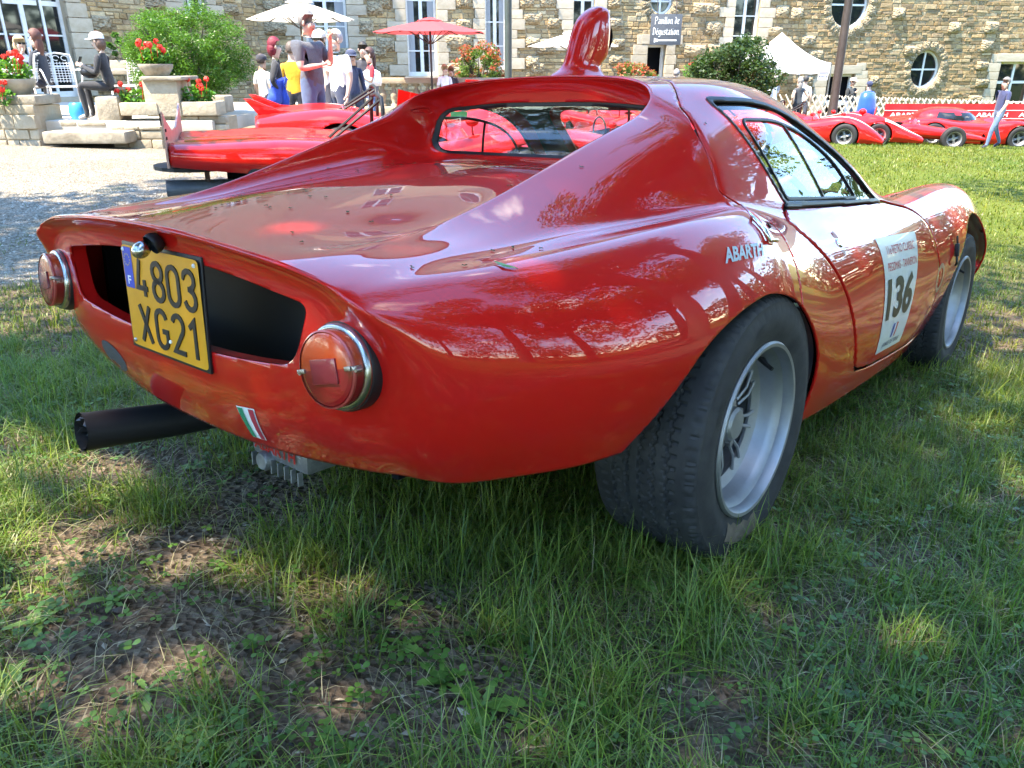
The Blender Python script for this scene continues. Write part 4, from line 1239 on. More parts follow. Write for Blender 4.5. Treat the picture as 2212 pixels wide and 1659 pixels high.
def piece(name, conds, mat_, parent=car, thick=.006, offset=0.0, geo=None):
    """conds: list of (field, keep_negative); one shell piece cut from the body"""
    V0, FQ, N0 = geo or (Va, BF, BN)
    V = V0 if offset == 0 else V0 + N0 * offset
    FP = []
    E_ = [np.array(c_[0], float) * (1 if c_[1] else -1) for c_ in conds]
    for i in range(len(conds)):
        a_ = E_[i]
        s = a_[FQ] < 0
        cnt = s.sum(1)
        mixed = [tuple(int(k) for k in f_) for f_ in FQ[(cnt > 0) & (cnt < 4)]]
        FQ = FQ[cnt == 4]
        n0 = len(V); newv = {}; adds = []; out = []
        for f_ in mixed + FP:
            ss = [a_[j] < 0 for j in f_]
            if all(ss): out.append(f_); continue
            if not any(ss): continue
            g = []; m = len(f_)
            for j in range(m):
                p, q_ = f_[j], f_[(j + 1) % m]
                if ss[j]: g.append(p)
                if ss[j] != ss[(j + 1) % m]:
                    k = (p, q_) if p < q_ else (q_, p)
                    if k not in newv:
                        newv[k] = n0 + len(adds)
                        adds.append((k[0], k[1], a_[k[0]] / (a_[k[0]] - a_[k[1]])))
                    g.append(newv[k])
            if len(g) > 2: out.append(tuple(g))
        FP = out
        if adds:
            A = np.array([x[0] for x in adds]); B = np.array([x[1] for x in adds]); t = np.array([x[2] for x in adds])
            V = np.vstack([V, V[A] + (V[B] - V[A]) * t[:, None]])
            E_ = [np.concatenate([e, e[A] + (e[B] - e[A]) * t]) for e in E_]
    F = [tuple(f_) for f_ in FQ.tolist()] + FP
    used = np.unique(np.concatenate([FQ.ravel()] + [np.array(f_) for f_ in FP])) if len(F) else np.array([], int)
    mp = np.full(len(V), -1); mp[used] = np.arange(len(used))
    me = bpy.data.meshes.new(name)
    me.from_pydata(V[used].tolist(), [], [tuple(int(mp[i]) for i in f_) for f_ in F])
    me.validate()
    bm = bmesh.new(); bm.from_mesh(me)
    bmesh.ops.dissolve_degenerate(bm, edges=bm.edges, dist=4e-5)
    bm.to_mesh(me); bm.free()
    smooth(me)
    o = link_mesh(name, me, mat_, parent)
    if thick:
        md = o.modifiers.new('thickness', 'SOLIDIFY'); md.thickness = thick; md.offset = -1; md.use_rim = True
        md.use_even_offset = False
    return o
G_ = .0055
yneg = Va[:, 1]
cabin = piece('body_shell', [(phi_arch, False), (phi_win, False), (phi_door - G_, False), (phi_ws, False), (phi_seam - .0025, False), (cond(phi_vent, True), False)], PAINT)
cover = piece('engine_cover', [(phi_arch, False), (phi_win, False), (phi_rw, False), (phi_vent, False), (phi_seam + .0025, True), (phi_door - G_, False)], PAINT)
cover['label'] = 'red rear bodywork with sloping buttresses, ducktail and round tail lamps'
for s_ in (-1, 1):
    door = piece('door', [(phi_door + G_, True), (phi_win, False), (Va[:, 1] * s_, False)], PAINT, thick=.01, offset=.001)
    sidew = piece('side_window', [(phi_win + .008, True), (Va[:, 1] * s_, False)], CARGLASS, thick=0, offset=-.006)
    fr_ = piece('window_frame', [(phi_win + .007, False), (phi_win - .002, True), (Va[:, 1] * s_, False)], BLACKPLASTIC, thick=.006, offset=.002)
rearw = piece('rear_window', [(phi_rw - .004, True)], CARGLASS, thick=0, offset=-.012)
rseal = piece('rear_window_seal', [(phi_rw - .006, True), (phi_rw + .010, False)], BLACKPLASTIC, thick=.004, offset=-.004)
wshield = piece('windscreen', [(phi_ws - .004, True)], CARGLASS, thick=0, offset=-.006)
liner = piece('inner_panel', [(phi_arch - .02, False), (cond(Va[:, 2] - .690, ay > .3), True), (cond(Va[:, 0] + .0, True), False), (cond(Va[:, 0] - 1.66, True), True)], BLACK, thick=0, offset=-.02)

from mathutils.bvhtree import BVHTree
BVH = BVHTree.FromPolygons([tuple(p) for p in BV], [tuple(int(i) for i in f_) for f_ in BF])
def on_body_side(x, z, off=.0012, s=-1):
    h = BVH.ray_cast(Vector((x, s * 1.5, z)), Vector((0, -s, 0)))
    if h[0] is None: return None
    n = h[1]
    if n.y * s < 0: n = -n
    return h[0] + n * off
def on_body_rear(y, z, off=.0012):
    h = BVH.ray_cast(Vector((-2, y, z)), Vector((1, 0, 0)))
    if h[0] is None: return None
    n = h[1]
    if n.x > 0: n = -n
    return h[0] + n * off
def on_body_top(x, y, off=.001):
    h = BVH.ray_cast(Vector((x, y, 2)), Vector((0, 0, -1)))
    n = h[1]
    if n.z < 0: n = -n
    return h[0] + n * off, n
# ------------------------------------------------------------------ details of the red coupe
CAR_INV = CAR_M.inverted()
def car_ray(u, v):
    o = CAR_INV @ CAM
    d = (CAR_INV.to_3x3() @ ray(u, v)).normalized()
    return o, d
def body_hit(u, v, off=.0012):
    o, d = car_ray(u, v)
    h = BVH.ray_cast(o, d)
    n = h[1]
    if n.dot(d) > 0: n = -n
    return h[0] + n * off, n
def text_geo(s, bold=0.0, extrude=0.0, spacing=1.0):
    """outline text as verts / faces, cap height 1, starting at x = 0"""
    cu = bpy.data.curves.new('lettering', 'FONT')
    cu.body = s; cu.size = 1.0; cu.offset = bold; cu.extrude = extrude; cu.resolution_u = 4; cu.space_character = spacing
    o = bpy.data.objects.new('lettering', cu); col.objects.link(o)
    dg = bpy.context.evaluated_depsgraph_get()
    me = o.evaluated_get(dg).to_mesh()
    v = np.array([x.co[:] for x in me.vertices]); f_ = [tuple(p.vertices) for p in me.polygons]
    bpy.data.objects.remove(o); bpy.data.curves.remove(cu)
    lo, hi = v.min(0), v.max(0)
    v = v - [lo[0], lo[1], 0]
    return v, f_, hi - lo
def text_obj(name, s, fn, mat_, parent, bold=0.0, cuts=0, spacing=1.0):
    """flat lettering; fn maps (0..1, 0..1) of the text box to a point"""
    v, f_, sz = text_geo(s, bold, 0, spacing)
    me = bpy.data.meshes.new(name); me.from_pydata(v.tolist(), [], f_)
    if cuts:
        bm = bmesh.new(); bm.from_mesh(me)
        bmesh.ops.triangulate(bm, faces=bm.faces)
        for _ in range(cuts):
            L = [e for e in bm.edges if e.calc_length() > .18]
            if not L: break
            bmesh.ops.subdivide_edges(bm, edges=L, cuts=1, use_grid_fill=False)
            bmesh.ops.triangulate(bm, faces=bm.faces)
        bm.to_mesh(me); bm.free()
    for p in me.vertices:
        p.co = fn(p.co.x / sz[0], p.co.y / sz[1])
    return link_mesh(name, me, mat_, parent)
def patch(corners_uv, off=.0012):
    """corner pixels TL TR BR BL -> function (s, t) onto the body skin"""
    pts = [body_hit(u, v, 0)[0] for u, v in corners_uv]
    nn = sum((body_hit(u, v, 0)[1] for u, v in corners_uv), Vector()).normalized()
    def fn(s, t, o2=off):
        top = pts[0].lerp(pts[1], s); bot = pts[3].lerp(pts[2], s)
        p = bot.lerp(top, t)
        h = BVH.ray_cast(p + nn * .15, -nn)
        if h[0] is None: return p + nn * o2
        n = h[1] if h[1].dot(nn) > 0 else -h[1]
        return h[0] + n * o2
    return fn
def sheet(name, fn, nu, nv, mat_, parent, hole=None):
    mb = MB()
    vs = [fn(i / nu, j / nv) for j in range(nv + 1) for i in range(nu + 1)]
    fs = [(j * (nu + 1) + i, j * (nu + 1) + i + 1, (j + 1) * (nu + 1) + i + 1, (j + 1) * (nu + 1) + i) for j in range(nv) for i in range(nu)]
    mb.add(vs, fs)
    return mb.build(name, mat_, parent, sm=True, recalc=False)

# ---- wheels
def tyre_mesh(Rt, W, Rr, detail=True):
    """axis y, outer side at -y; tread blocks as real relief"""
    n = 360 if detail else 96
    prof = []
    h = W / 2
    # sidewall outer from bead to shoulder
    for t in np.linspace(0, 1, 9):
        a = t * PI * 0.5
        r_ = Rr + (Rt - .018 - Rr) * t
        b = -h * (0.90 + 0.10 * math.sin(t * PI * .85))
        prof.append((r_, b))
    for t in np.linspace(0.15, 1, 5):
        prof.append((Rt - .018 + .018 * math.sin(t * PI / 2), -h * .955 + .022 * (1 - math.cos(t * PI / 2))))
    side_n = len(prof)
    T0 = prof[-1][1]
    m = 46 if detail else 10
    for t in np.linspace(0, 1, m)[1:-1]:
        y = T0 + (-2 * T0) * t
        prof.append((Rt + .004 * (1 - (2 * t - 1) ** 2) , y))
    tread = range(side_n - 2, len(prof) + 2)
    prof += [(r_, -b) for r_, b in reversed(prof[:side_n])]
    tri = lambda x: abs((x % 1.0) * 2 - 1)
    vs = []
    for r_, y in prof:
        s = y / abs(T0)
        for k in range(n):
            a = 2 * PI * k / n
            d = 0.0
            if detail and r_ > Rt - .012:
                for c_ in (-.62, -.30, 0.0, .30, .62):
                    z = abs(s - c_ - .07 * (tri(a * 72 / (2 * PI)) - .5))
                    if z < .022: d = max(d, .006)
                ph = (a * 72 / (2 * PI) + s * .5) % 1.0
                if ph < .07 and abs(s) > .45: d = max(d, .0035)
                if ph > .5 and ph < .57 and abs(s) < .6: d = max(d, .0025)
            if detail and r_ > Rt - .030 and abs(s) >= .97:
                if (k % 6) < 1: d = max(d, .0022)
            rr_ = r_ - d
            vs.append((rr_ * math.cos(a), y, rr_ * math.sin(a)))
    fs = []
    M_ = len(prof)
    for i in range(M_ - 1):
        for k in range(n):
            a, b = i * n + k, i * n + (k + 1) % n
            fs.append((a, b, b + n, a + n))
    mb = MB(); mb.add(vs, fs)
    return mb
def build_wheel(loc, side, Rt, W, Rr, depth, detail=True, label=None, donor=None):
    """side -1: outer face looks to -y"""
    mb = MB()
    # hub, spokes and drum
    yd = -W / 2 + depth
    mb.lathe([(.0, yd - .030), (.030, yd - .030), (.036, yd - .024), (.038, yd - .004), (.062, yd), (.070, yd + .008), (.07, yd + .03), (0, yd + .03)], 28, 'y')
    ns = 16
    for k in range(ns):
        a = 2 * PI * k / ns + (.07 if k % 2 else -.07)
        ca, sa = math.cos(a), math.sin(a)
        mb.tube([(ca * .060, yd - .002, sa * .060), (ca * .095, yd - .010, sa * .095), (ca * (Rr - .040), yd - .004, sa * (Rr - .040))], [.0042, .0036, .0044], 6)
    for k in range(4):
        a = 2 * PI * k / 4 + .3
        mb.lathe([(0, -.012), (.008, -.012), (.008, .0), (0, 0)], 6, 'y', (math.cos(a) * .05, yd - .004, math.sin(a) * .05))
    w = mb.build('wheel', ALLOY, car, sm=30)
    w.location = loc
    if side > 0: w.rotation_euler = (0, 0, PI)
    if label: w['label'] = label
    mb = MB()
    mb.lathe([(.040, yd + .034), (Rr - .045, yd + .032), (Rr - .045, yd + .075), (.04, yd + .075)], 32, 'y', closed=True)
    mb.build('brake_drum', BLACKPLASTIC, w, sm=30)
    mb = MB()
    o_ = -W / 2
    prof = [(Rr + .004, o_ + .016), (Rr + .006, o_ + .008), (Rr + .002, o_ + .003), (Rr - .005, o_ + .004), (Rr - .009, o_ + .012), (Rr - .010, o_ + .026), (Rr - .018, o_ + .034), (Rr - .022, o_ + .046), (Rr - .024, yd - .024), (Rr - .028, yd - .012), (Rr - .040, yd - .004), (Rr - .048, yd - .001), (Rr - .048, yd + .006), (Rr - .034, yd + .010), (Rr - .020, yd + .02), (Rr - .018, W / 2 - .02), (Rr + .004, W / 2 - .012)]
    mb.lathe(prof, 72, 'y')
    mb.build('rim', ALLOY, w, sm=32)
    mb = MB()
    a = .95
    p = Vector((math.cos(a) * (Rr - .024), yd - .026, math.sin(a) * (Rr - .024)))
    mb.tube([p, p + Vector((-math.cos(a) * .012, -.016, -math.sin(a) * .012)), p + Vector((-math.cos(a) * .02, -.032, -math.sin(a) * .02))], [.008, .005, .0045], 8)
    mb.build('valve_stem', BLACKPLASTIC, w, sm=30)
    if donor is None:
        tb = tyre_mesh(Rt, W, Rr + .004, detail)
        t = tb.build('tyre', RUBBER, w, sm=28)
    else:
        t = link_mesh('tyre', donor.data, None, w)
    if detail and side < 0:
        for word, ang in (('185/70', 2.75), ('R13', 3.75), ('XAS', 1.9)):
            v, f_, sz = text_geo(word, .01)
            mb = MB()
            h = .016; rm = Rr + (Rt - Rr) * .50
            q_ = []
            for x, y, _ in v:
                aa = ang - (x / sz[1] * h - sz[0] / sz[1] * h / 2) / rm
                r_ = rm + (y / sz[1] - .5) * h
                q_.append((math.cos(aa) * r_, -W / 2 * 1.0 - .0012, math.sin(aa) * r_))
            mb.add(q_, f_)
            mb.build('sidewall_lettering', RUBBER, w)
    return w, t
wr, tr_ = build_wheel((0, -.645, .279), -1, .279, .236, .180, .082, True, 'wide rear wheel with deep silver rim and scuffed tyre')
build_wheel((0, .645, .279), 1, .279, .236, .180, .082, False)
wf, tf_ = build_wheel((2.015, -.635, .272), -1, .272, .205, .180, .074, True)
build_wheel((2.015, .635, .272), 1, .272, .205, .180, .074, False)
mb = MB(); vs = []          # dried mud on the rear tyre's sidewall
for i in range(9):
    aa = R(238 + i * 5.2)
    for j in range(4):
        rr_ = .198 + .013 * j + .004 * math.sin(i * 2.3 + j); tt = (rr_ - .184) / (.261 - .184); vs.append((math.cos(aa) * rr_, -.118 * (.90 + .10 * math.sin(tt * PI * .85)) - .0016, math.sin(aa) * rr_))
mb.add(vs, [(4 * i + j, 4 * i + 4 + j, 4 * i + 5 + j, 4 * i + 1 + j) for i in range(8) for j in range(3)])
mb.build('mud_patch', varied('dried_mud', (.10, .075, .05), (.17, .13, .09), 40, .95), wr, sm=True, recalc=False)
# wheel housings and underside
for x0, r_, yo, zb in ((-.05, .335, .70, .36), (2.015, .315, .655, .30)):
    for s_ in (-1, 1):
        mb = MB()
        n = 20; vs = []; 
        for k in range(n + 1):
            a = PI * k / n
            for y in (.42, yo):
                vs.append((x0 + math.cos(a) * r_, s_ * y, zb + math.sin(a) * (r_ - .07 - (zb - .30))))
        vs += [(x0 + math.cos(PI * k / n) * r_, s_ * .42, zb + math.sin(PI * k / n) * (r_ - .07 - (zb - .30))) for k in range(n + 1)]
        fs = [(2 * k, 2 * k + 2, 2 * k + 3, 2 * k + 1) for k in range(n)]
        fs.append(tuple(range(2 * (n + 1), 3 * (n + 1))))
        mb.add(vs, fs)
        mb.build('wheel_housing', BLACK, car)
mb = MB()
mb.box((1.05, 0, .20), (1.35, 1.36, .03)); mb.box((2.25, 0, .23), (.9, .75, .03)); mb.box((-.1, 0, .26), (.9, .8, .05))
mb.build('floor_pan', BLACKPLASTIC, car)
mb = MB()
mb.box((-.45, 0, .50), (.50, .80, .30)); 
mb.build('engine', mat('engine_dark', (.004, .004, .0045), .6), car, bevel=.02)
mb = MB()   # bulkhead between engine and cabin
mb.box((.20, 0, .49), (.02, 1.10, .57))
mb.build('bulkhead', BLACK, car)
for s_ in (-1, 1):
    mb = MB(); mb.box((-.42, s_ * .47, .47), (.62, .015, .30)); mb.build('engine_bay_baffle', BLACK, car)

mb = MB(); vs = []
for y, z in VENT:
    p = on_body_rear(y, z - .0015 if z < .54 else z + .0015, .0004); vs += [p, p + Vector((.032, 0, .0))]
m = len(VENT); mb.add(vs, [(2 * i, 2 * ((i + 1) % m), 2 * ((i + 1) % m) + 1, 2 * i + 1) for i in range(m)])
mb.build('vent_edge', PAINT, car, sm=40)
# ---- tail lamps
LENS_R = mat('red_lens', (.19, .006, .009), .18, coat=.5)
LENS_A = mat('amber_lens', (.36, .040, .007), .18, coat=.5)
LENS_D = mat('reflector_lens', (.15, .008, .018), .25, coat=.5)
for m_ in (LENS_R, LENS_A, LENS_D):
    t_ = NT(m_); wv = t_.n('ShaderNodeTexWave', {'Scale': 140.0, 'Distortion': 0.4}); t_.t.links.new(t_.coord(), wv.inputs['Vector']); t_.bump(wv.outputs[0], .25, .002)
DULL = mat('dull_chrome', (.42, .42, .43), .24, metal=1.0)
def half_disc(mb, r0, r1, x0, x1, a0, a1, n=24):
    """part of a lens: cylinder with slightly rounded edge; axis -x"""
    prof = [(r1, x0), (r1, x1 + .006), (r1 - .004, x1 + .0015), (r1 - .010, x1), (0.0, x1 - .0015)]
    vs = []
    for k in range(n + 1):
        a = a0 + (a1 - a0) * k / n
        for r_, x in prof:
            vs.append((x, math.cos(a) * r_, math.sin(a) * r_))
    m = len(prof)
    fs = [(k * m + i, (k + 1) * m + i, (k + 1) * m + i + 1, k * m + i + 1) for k in range(n) for i in range(m - 1)]
    mb.add(vs, fs)
for s_ in (-1, 1):
    mb = MB()
    mb.lathe([(.0, .03), (.064, .03), (.0655, .006), (.064, -.003), (.058, -.004), (0, -.004)], 48, 'x')
    L = mb.build('tail_lamp', BLACKPLASTIC, car, sm=30)
    L.location = (-.822, s_ * .468, .520)
    L.rotation_euler = (R(-13), R(3), R(s_ * -5))
    mb = MB(); mb.lathe([(.0615, .0), (.0625, -.005), (.0615, -.010), (.059, -.013), (.055, -.013), (.054, -.008)], 48, 'x'); mb.build('chrome_ring', DULL, L, sm=60)
    mb = MB(); half_disc(mb, 0, .0545, -.006, -.032, .0, PI); mb.build('amber_lens', LENS_A, L, sm=50)
    mb = MB(); half_disc(mb, 0, .0545, -.006, -.032, -PI, .0); mb.build('red_lens', LENS_R, L, sm=50)
    mb = MB(); mb.box((-.0340, 0, -.002), (.004, .050, .035)); mb.build('reflector', LENS_D, L, bevel=.0012)
    mb = MB()
    mb.lathe([(.0540, -.0260), (.0552, -.0265), (.0550, -.0295), (.0525, -.0310)], 48, 'x'); mb.build('lens_rim', mat('lens_rim', (.32, .05, .04), .2), L, sm=50)
    for q_ in (-1, 1):
        mb = MB(); mb.box((-.0330, q_ * .046, .0), (.004, .012, .006)); mb.box((-.026, q_ * .0552, 0), (.016, .003, .006)); mb.build('lens_clip', STEEL, L, bevel=.001)
        mb = MB(); mb.lathe([(.0, -.030), (.003, -.030), (.0035, -.026), (.0035, -.02), (0, -.02)], 10, 'x', (0, q_ * .0565, -.003)); mb.build('lens_screw', STEEL, L, sm=40)

# ---- number plate with lamp
PLX = -.843; PW, PH, PZ = .262, .184, .448
def plate_pt(s, t, off=0.0): return Vector((PLX - off - .004 * (t - .5), PW / 2 - .010 - PW * s, PZ + PH * t))
PLATE_Y = varied('plate_yellow', (.66, .27, .012), (.74, .32, .018), 14, .35, coat=.3)
PLATE_K = mat('plate_black', (.012, .012, .014), .45)
mb = MB(); mb.box((PLX + .004, -.010, PZ + PH / 2), (.005, PW + .010, PH + .010))
plate = mb.build('number_plate', PLATE_K, car, bevel=.002)
plate['label'] = 'yellow number plate reading 4803 XG21'
mb = MB(); q_ = [plate_pt(*p, .0005) for p in round_poly([(.0, .0), (1, 0), (1, 1), (0, 1)], .05, 4)]; mb.add(q_, [tuple(range(len(q_)))]); mb.build('plate_face', PLATE_Y, plate)
mb = MB(); q_ = [plate_pt(*p, .0012) for p in round_poly([(.012, .585), (.135, .585), (.135, .982), (.012, .982)], [0, 0, 0, .04], 4)]; mb.add(q_, [tuple(range(len(q_)))]); mb.build('euro_band', mat('euro_blue', (.015, .055, .42), .4), plate)
text_obj('plate_lettering', 'F', lambda a, b: plate_pt(.055 + a * .045, .62 + b * .085, .002), WHITE, plate, .02)
for k in range(12):
    a = 2 * PI * k / 12
    mb = MB(); c_ = plate_pt(.074, .86, .002)
    st = [(math.cos(PI / 2 + 2 * PI * i / 10) * (.0024 if i % 2 == 0 else .001), math.sin(PI / 2 + 2 * PI * i / 10) * (.0024 if i % 2 == 0 else .001)) for i in range(10)]
    mb.add([(c_.x, c_.y - math.sin(a) * .010 - p[0], c_.z + math.cos(a) * .010 + p[1]) for p in st], [tuple(range(10))])
    mb.build('plate_star', mat('star_yellow', (.5, .4, .03), .5) if k == 0 else MATS['star_yellow'], plate)
def stroke_glyph(name, strokes, x0, x1, y0, y1, w, mat_, parent, fn):
    """embossed glyph of flat-ended strokes; strokes in unit box"""
    mb = MB()
    for st in strokes:
        pts = [Vector((x0 + (x1 - x0) * a, y0 + (y1 - y0) * b)) for a, b in st]
        closed = (Vector(st[0]) - Vector(st[-1])).length < 1e-6
        if closed: pts = pts[:-1]
        n = len(pts)
        L_, R_ = [], []
        for i in range(n):
            p0 = pts[i - 1] if (i > 0 or closed) else None
            p1 = pts[(i + 1) % n] if (i < n - 1 or closed) else None
            as_ = PW / PH
            def nrm(d):
                d = Vector((d.x * as_, d.y)); d.normalize(); return Vector((-d.y / as_, d.x))
            ns = [nrm(pts[i] - p0)] if p0 is not None else []
            if p1 is not None: ns.append(nrm(p1 - pts[i]))
            m = sum(ns, Vector((0, 0))) / len(ns)
            if len(ns) == 2:
                k_ = max(.45, Vector((m.x * as_, m.y)).length); m = m / (k_ * k_)
            L_.append(pts[i] + m * w); R_.append(pts[i] - m * w)
        for i in range(n if closed else n - 1):
            j = (i + 1) % n
            a, b, c_, d = L_[i], L_[j], R_[j], R_[i]
            q = [fn(p.x, p.y, .0026) for p in (a, b, c_, d)] + [fn(p.x, p.y, .0004) for p in (a, b, c_, d)]
            mb.add(q, [(0, 1, 2, 3), (0, 4, 5, 1), (1, 5, 6, 2), (2, 6, 7, 3), (3, 7, 4, 0)])
    return mb.build(name, mat_, parent, bevel=0)
def arc(cx, cy, rx, ry, a0, a1, n=7):
    return [(cx + rx * math.cos(R(a0 + (a1 - a0) * i / n)), cy + ry * math.sin(R(a0 + (a1 - a0) * i / n))) for i in range(n + 1)]
GL = {
 '4': [[(.42, 1.0), (.0, .22), (1.0, .22)], [(.72, .46), (.72, 0)]],
 '8': [arc(.5, .76, .46, .24, -90, 270, 14), arc(.5, .26, .5, .26, -90, 270, 14)],
 '0': [arc(.5, .75, .5, .25, 0, 180, 8) + arc(.5, .25, .5, .25, 180, 360, 8) + [(1.0, .75)]],
 '3': [[(.0, .84)] + arc(.5, .77, .48, .23, 165, -80, 8) + arc(.5, .26, .5, .26, 80, -165, 8), [(.40, .53), (.62, .53)]],
 'X': [[(.0, 1), (1, 0)], [(1, 1), (0, 0)]],
 'G': [arc(.5, .75, .5, .25, 10, 180, 8) + arc(.5, .25, .5, .25, 180, 350, 8) + [(1.0, .45), (.55, .45)]],
 '2': [arc(.5, .75, .5, .25, 165, -15, 8) + [(.90, .58), (.0, .03), (1.02, .03)]],
 '1': [[(.15, .78), (.62, .98), (.62, 0)]],
}
for chars, xs, y0, y1 in (('4803', (.185, .405, .605, .805), .535, .885), ('XG21', (.165, .385, .605, .80), .075, .435)):
    for ch, x in zip(chars, xs):
        stroke_glyph('plate_character', GL[ch], x, x + .135, y0, y1, .0245, PLATE_K, plate, plate_pt)
for a, b in ((.03, .955), (.955, .945), (.545, .155), (.04, .05)):
    mb = MB(); mb.ell(plate_pt(a, b, .001), (.003, .0038, .0038), 10, 6); mb.build('rivet', WHITE if b > .1 else STEEL, plate, sm=True)
lc = on_body_rear(0.0, .655, 0)
mb = MB()
LMP = Vector((-.868, -.030, .650))
mb.ell(LMP + Vector((-.012, 0, -.010)), (.0165, .0135, .0135), 20, 12, Matrix.Rotation(R(-35), 3, 'Y'))
lamp = mb.build('plate_lamp', DULL, car, sm=True)
mb = MB(); mb.lathe([(.017, .0), (.018, .005), (.017, .011), (.013, .018), (0, .02)], 24, 'z', LMP + Vector((.004, 0, -.004)), rot=Matrix.Rotation(R(60), 3, 'Y')); mb.build('lamp_base', BLACKPLASTIC, lamp, sm=40)

# ---- exhaust, sump
EXH = mat('exhaust_black', (.012, .012, .013), .55)
mb = MB()
ax = [Vector(p) for p in ((-.35, .30, .20), (-.55, .312, .20), (-.67, .32, .205), (-.77, .327, .214), (-.875, .333, .224))]
mb.tube(ax, [.036, .037, .038, .0395, .040], 28, caps=False)
d_ = (ax[-1] - ax[-2]).normalized()
inn = [ax[-1] - d_ * .0, ax[-1] - d_ * .12]
mb.tube(inn, [.0365, .035], 28, caps=False)
exh = mb.build('exhaust_pipe', EXH, car, sm=40, recalc=False)
mb = MB()
mb.tube([ax[-1] + d_ * .002, ax[-1] - d_ * .006], [.0405, .0405], 28, caps=False); mb.tube([ax[-1] + d_ * .002, ax[-1] - d_ * .004], [.036, .036], 28, caps=False)
mb.build('pipe_rim', EXH, exh, sm=40)
mb = MB()  # torn baffle hanging inside the mouth
u_ = d_.cross(Vector((0, 0, 1))).normalized()
vs = []
for i in range(9):
    a = -PI * .5 + i / 8 * PI * 1.1
    for rr_, dd in ((.036, -.01), (.029 + .004 * math.sin(i * 2.3), -.002 + .004 * math.cos(i * 3.1)), (.022 + .004 * math.cos(i * 1.7), -.02)):
        vs.append(ax[-1] + u_ * (math.sin(a) * rr_) + Vector((0, 0, math.cos(a) * rr_)) + d_ * dd)
mb.add(vs, [(3 * i + j, 3 * i + j + 1, 3 * i + j + 4, 3 * i + j + 3) for i in range(8) for j in range(2)])
mb.build('torn_baffle', mat('burnt_steel', (.03, .03, .032), .3, metal=.6), exh)
mb = MB(); mb.lathe([(0, -.15), (.035, -.15)], 24, 'z', ax[-1], rot=d_.to_track_quat('Z', 'Y').to_matrix()); mb.build('pipe_inside', BLACK, exh)
SUMP = varied('cast_sump', (.26, .26, .27), (.42, .42, .42), 30, .5, metal=.8, bump=.4, bscale=150, bdist=.002)
mb = MB()
mb.box((-.52, .045, .195), (.16, .20, .085), taper=1.06)
sump = mb.build('oil_sump', SUMP, car, bevel=.012)
for k in range(8):
    mb = MB(); mb.box((-.603, .135 - k * .024, .142), (.012, .004, .030)); mb.build('cooling_fin', SUMP, sump)
mb = MB(); mb.lathe([(0, -.012), (.018, -.012), (.022, -.004), (.022, .01), (0, .01)], 20, 'x', (-.607, .085, .152)); mb.build('drain_plug', SUMP, sump, sm=30)
text_obj('cast_lettering', 'ABARTH', lambda a, b: Vector((-.6055, .128 - a * .150, .172 + b * .026)), mat('red_letter', (.50, .02, .015), .5), sump, .03)

# ---- roof scoop
mb = MB()
SEC = [  # z, x rear, x front, half width
 (.975, .235, .520, .075), (1.000, .255, .500, .056), (1.014, .290, .470, .040), (1.030, .304, .452, .033), (1.044, .312, .456, .033), (1.056, .317, .478, .034), (1.075, .323, .488, .036), (1.105, .332, .490, .037), (1.14, .351, .489, .036), (1.165, .382, .486, .031), (1.180, .412, .480, .024), (1.187, .435, .468, .012)]
n = 28; vs = []
for z, xr, xf, hw in SEC:
    cx, hx = (xr + xf) / 2, (xf - xr) / 2
    for k in range(n):
        a = 2 * PI * k / n
        c_, s2 = math.cos(a), math.sin(a)
        hw_ = hw * .82
        vs.append((cx + hx * abs(c_) ** (.55 if c_ > 0 else .85) * (1 if c_ > 0 else -1), hw_ * abs(s2) ** .85 * (1 if s2 > 0 else -1), z))
m = len(SEC)
fs = [(i * n + k, i * n + (k + 1) % n, (i + 1) * n + (k + 1) % n, (i + 1) * n + k) for i in range(m - 1) for k in range(n)] + [tuple((m - 1) * n + k for k in range(n))]
mb.add(vs, fs)
scoop = mb.build('roof_scoop', PAINT, car, sm=True)
sm_ = scoop.modifiers.new('s', 'SUBSURF'); sm_.levels = 2; sm_.render_levels = 2
mb = MB()
q_ = []
for k in range(20):
    a = 2 * PI * k / 20
    q_.append((.4895, math.cos(a) * .022, 1.112 + math.sin(a) * .036))
mb.add(q_, [tuple(range(20))]); mb.build('scoop_mouth', BLACK, scoop)

# ---- interior
INT = mat('interior_black', (.014, .014, .015), .7)
mb = MB(); mb.box((1.28, 0, .60), (.22, 1.16, .16)); mb.build('dashboard', INT, car, bevel=.05)
for s_ in (-1, 1):
    mb = MB(); mb.box((.62, s_ * .27, .32), (.46, .40, .12)); mb.box((.36, s_ * .27, .52), (.10, .40, .46), Matrix.Rotation(R(-14), 3, 'Y')); mb.build('seat', INT, car, bevel=.04)
mb = MB(); mb.tube([(1.08 + .0 * math.cos(t), -.27 + .165 * math.cos(t), .60 + .165 * math.sin(t)) for t in np.linspace(0, 2 * PI, 33)], .011, 8, caps=False); mb.tube([(1.08, -.43, .60), (1.08, -.11, .60)], .009, 6); mb.build('steering_wheel', BLACKPLASTIC, car, sm=True)
mb = MB(); mb.box((1.0, 0, .865), (.015, .16, .045)); mb.build('interior_mirror', BLACKPLASTIC, car, bevel=.006)
# roof lining and pillars seen from inside
hl = piece('roof_lining', [(cond(Va[:, 2] - .80, True), False), (phi_ws - .02, False), (phi_win - .03, False), (phi_rw - .012, False), (cond(Va[:, 0] - .29, True), False)], INT, thick=0, offset=-.016)
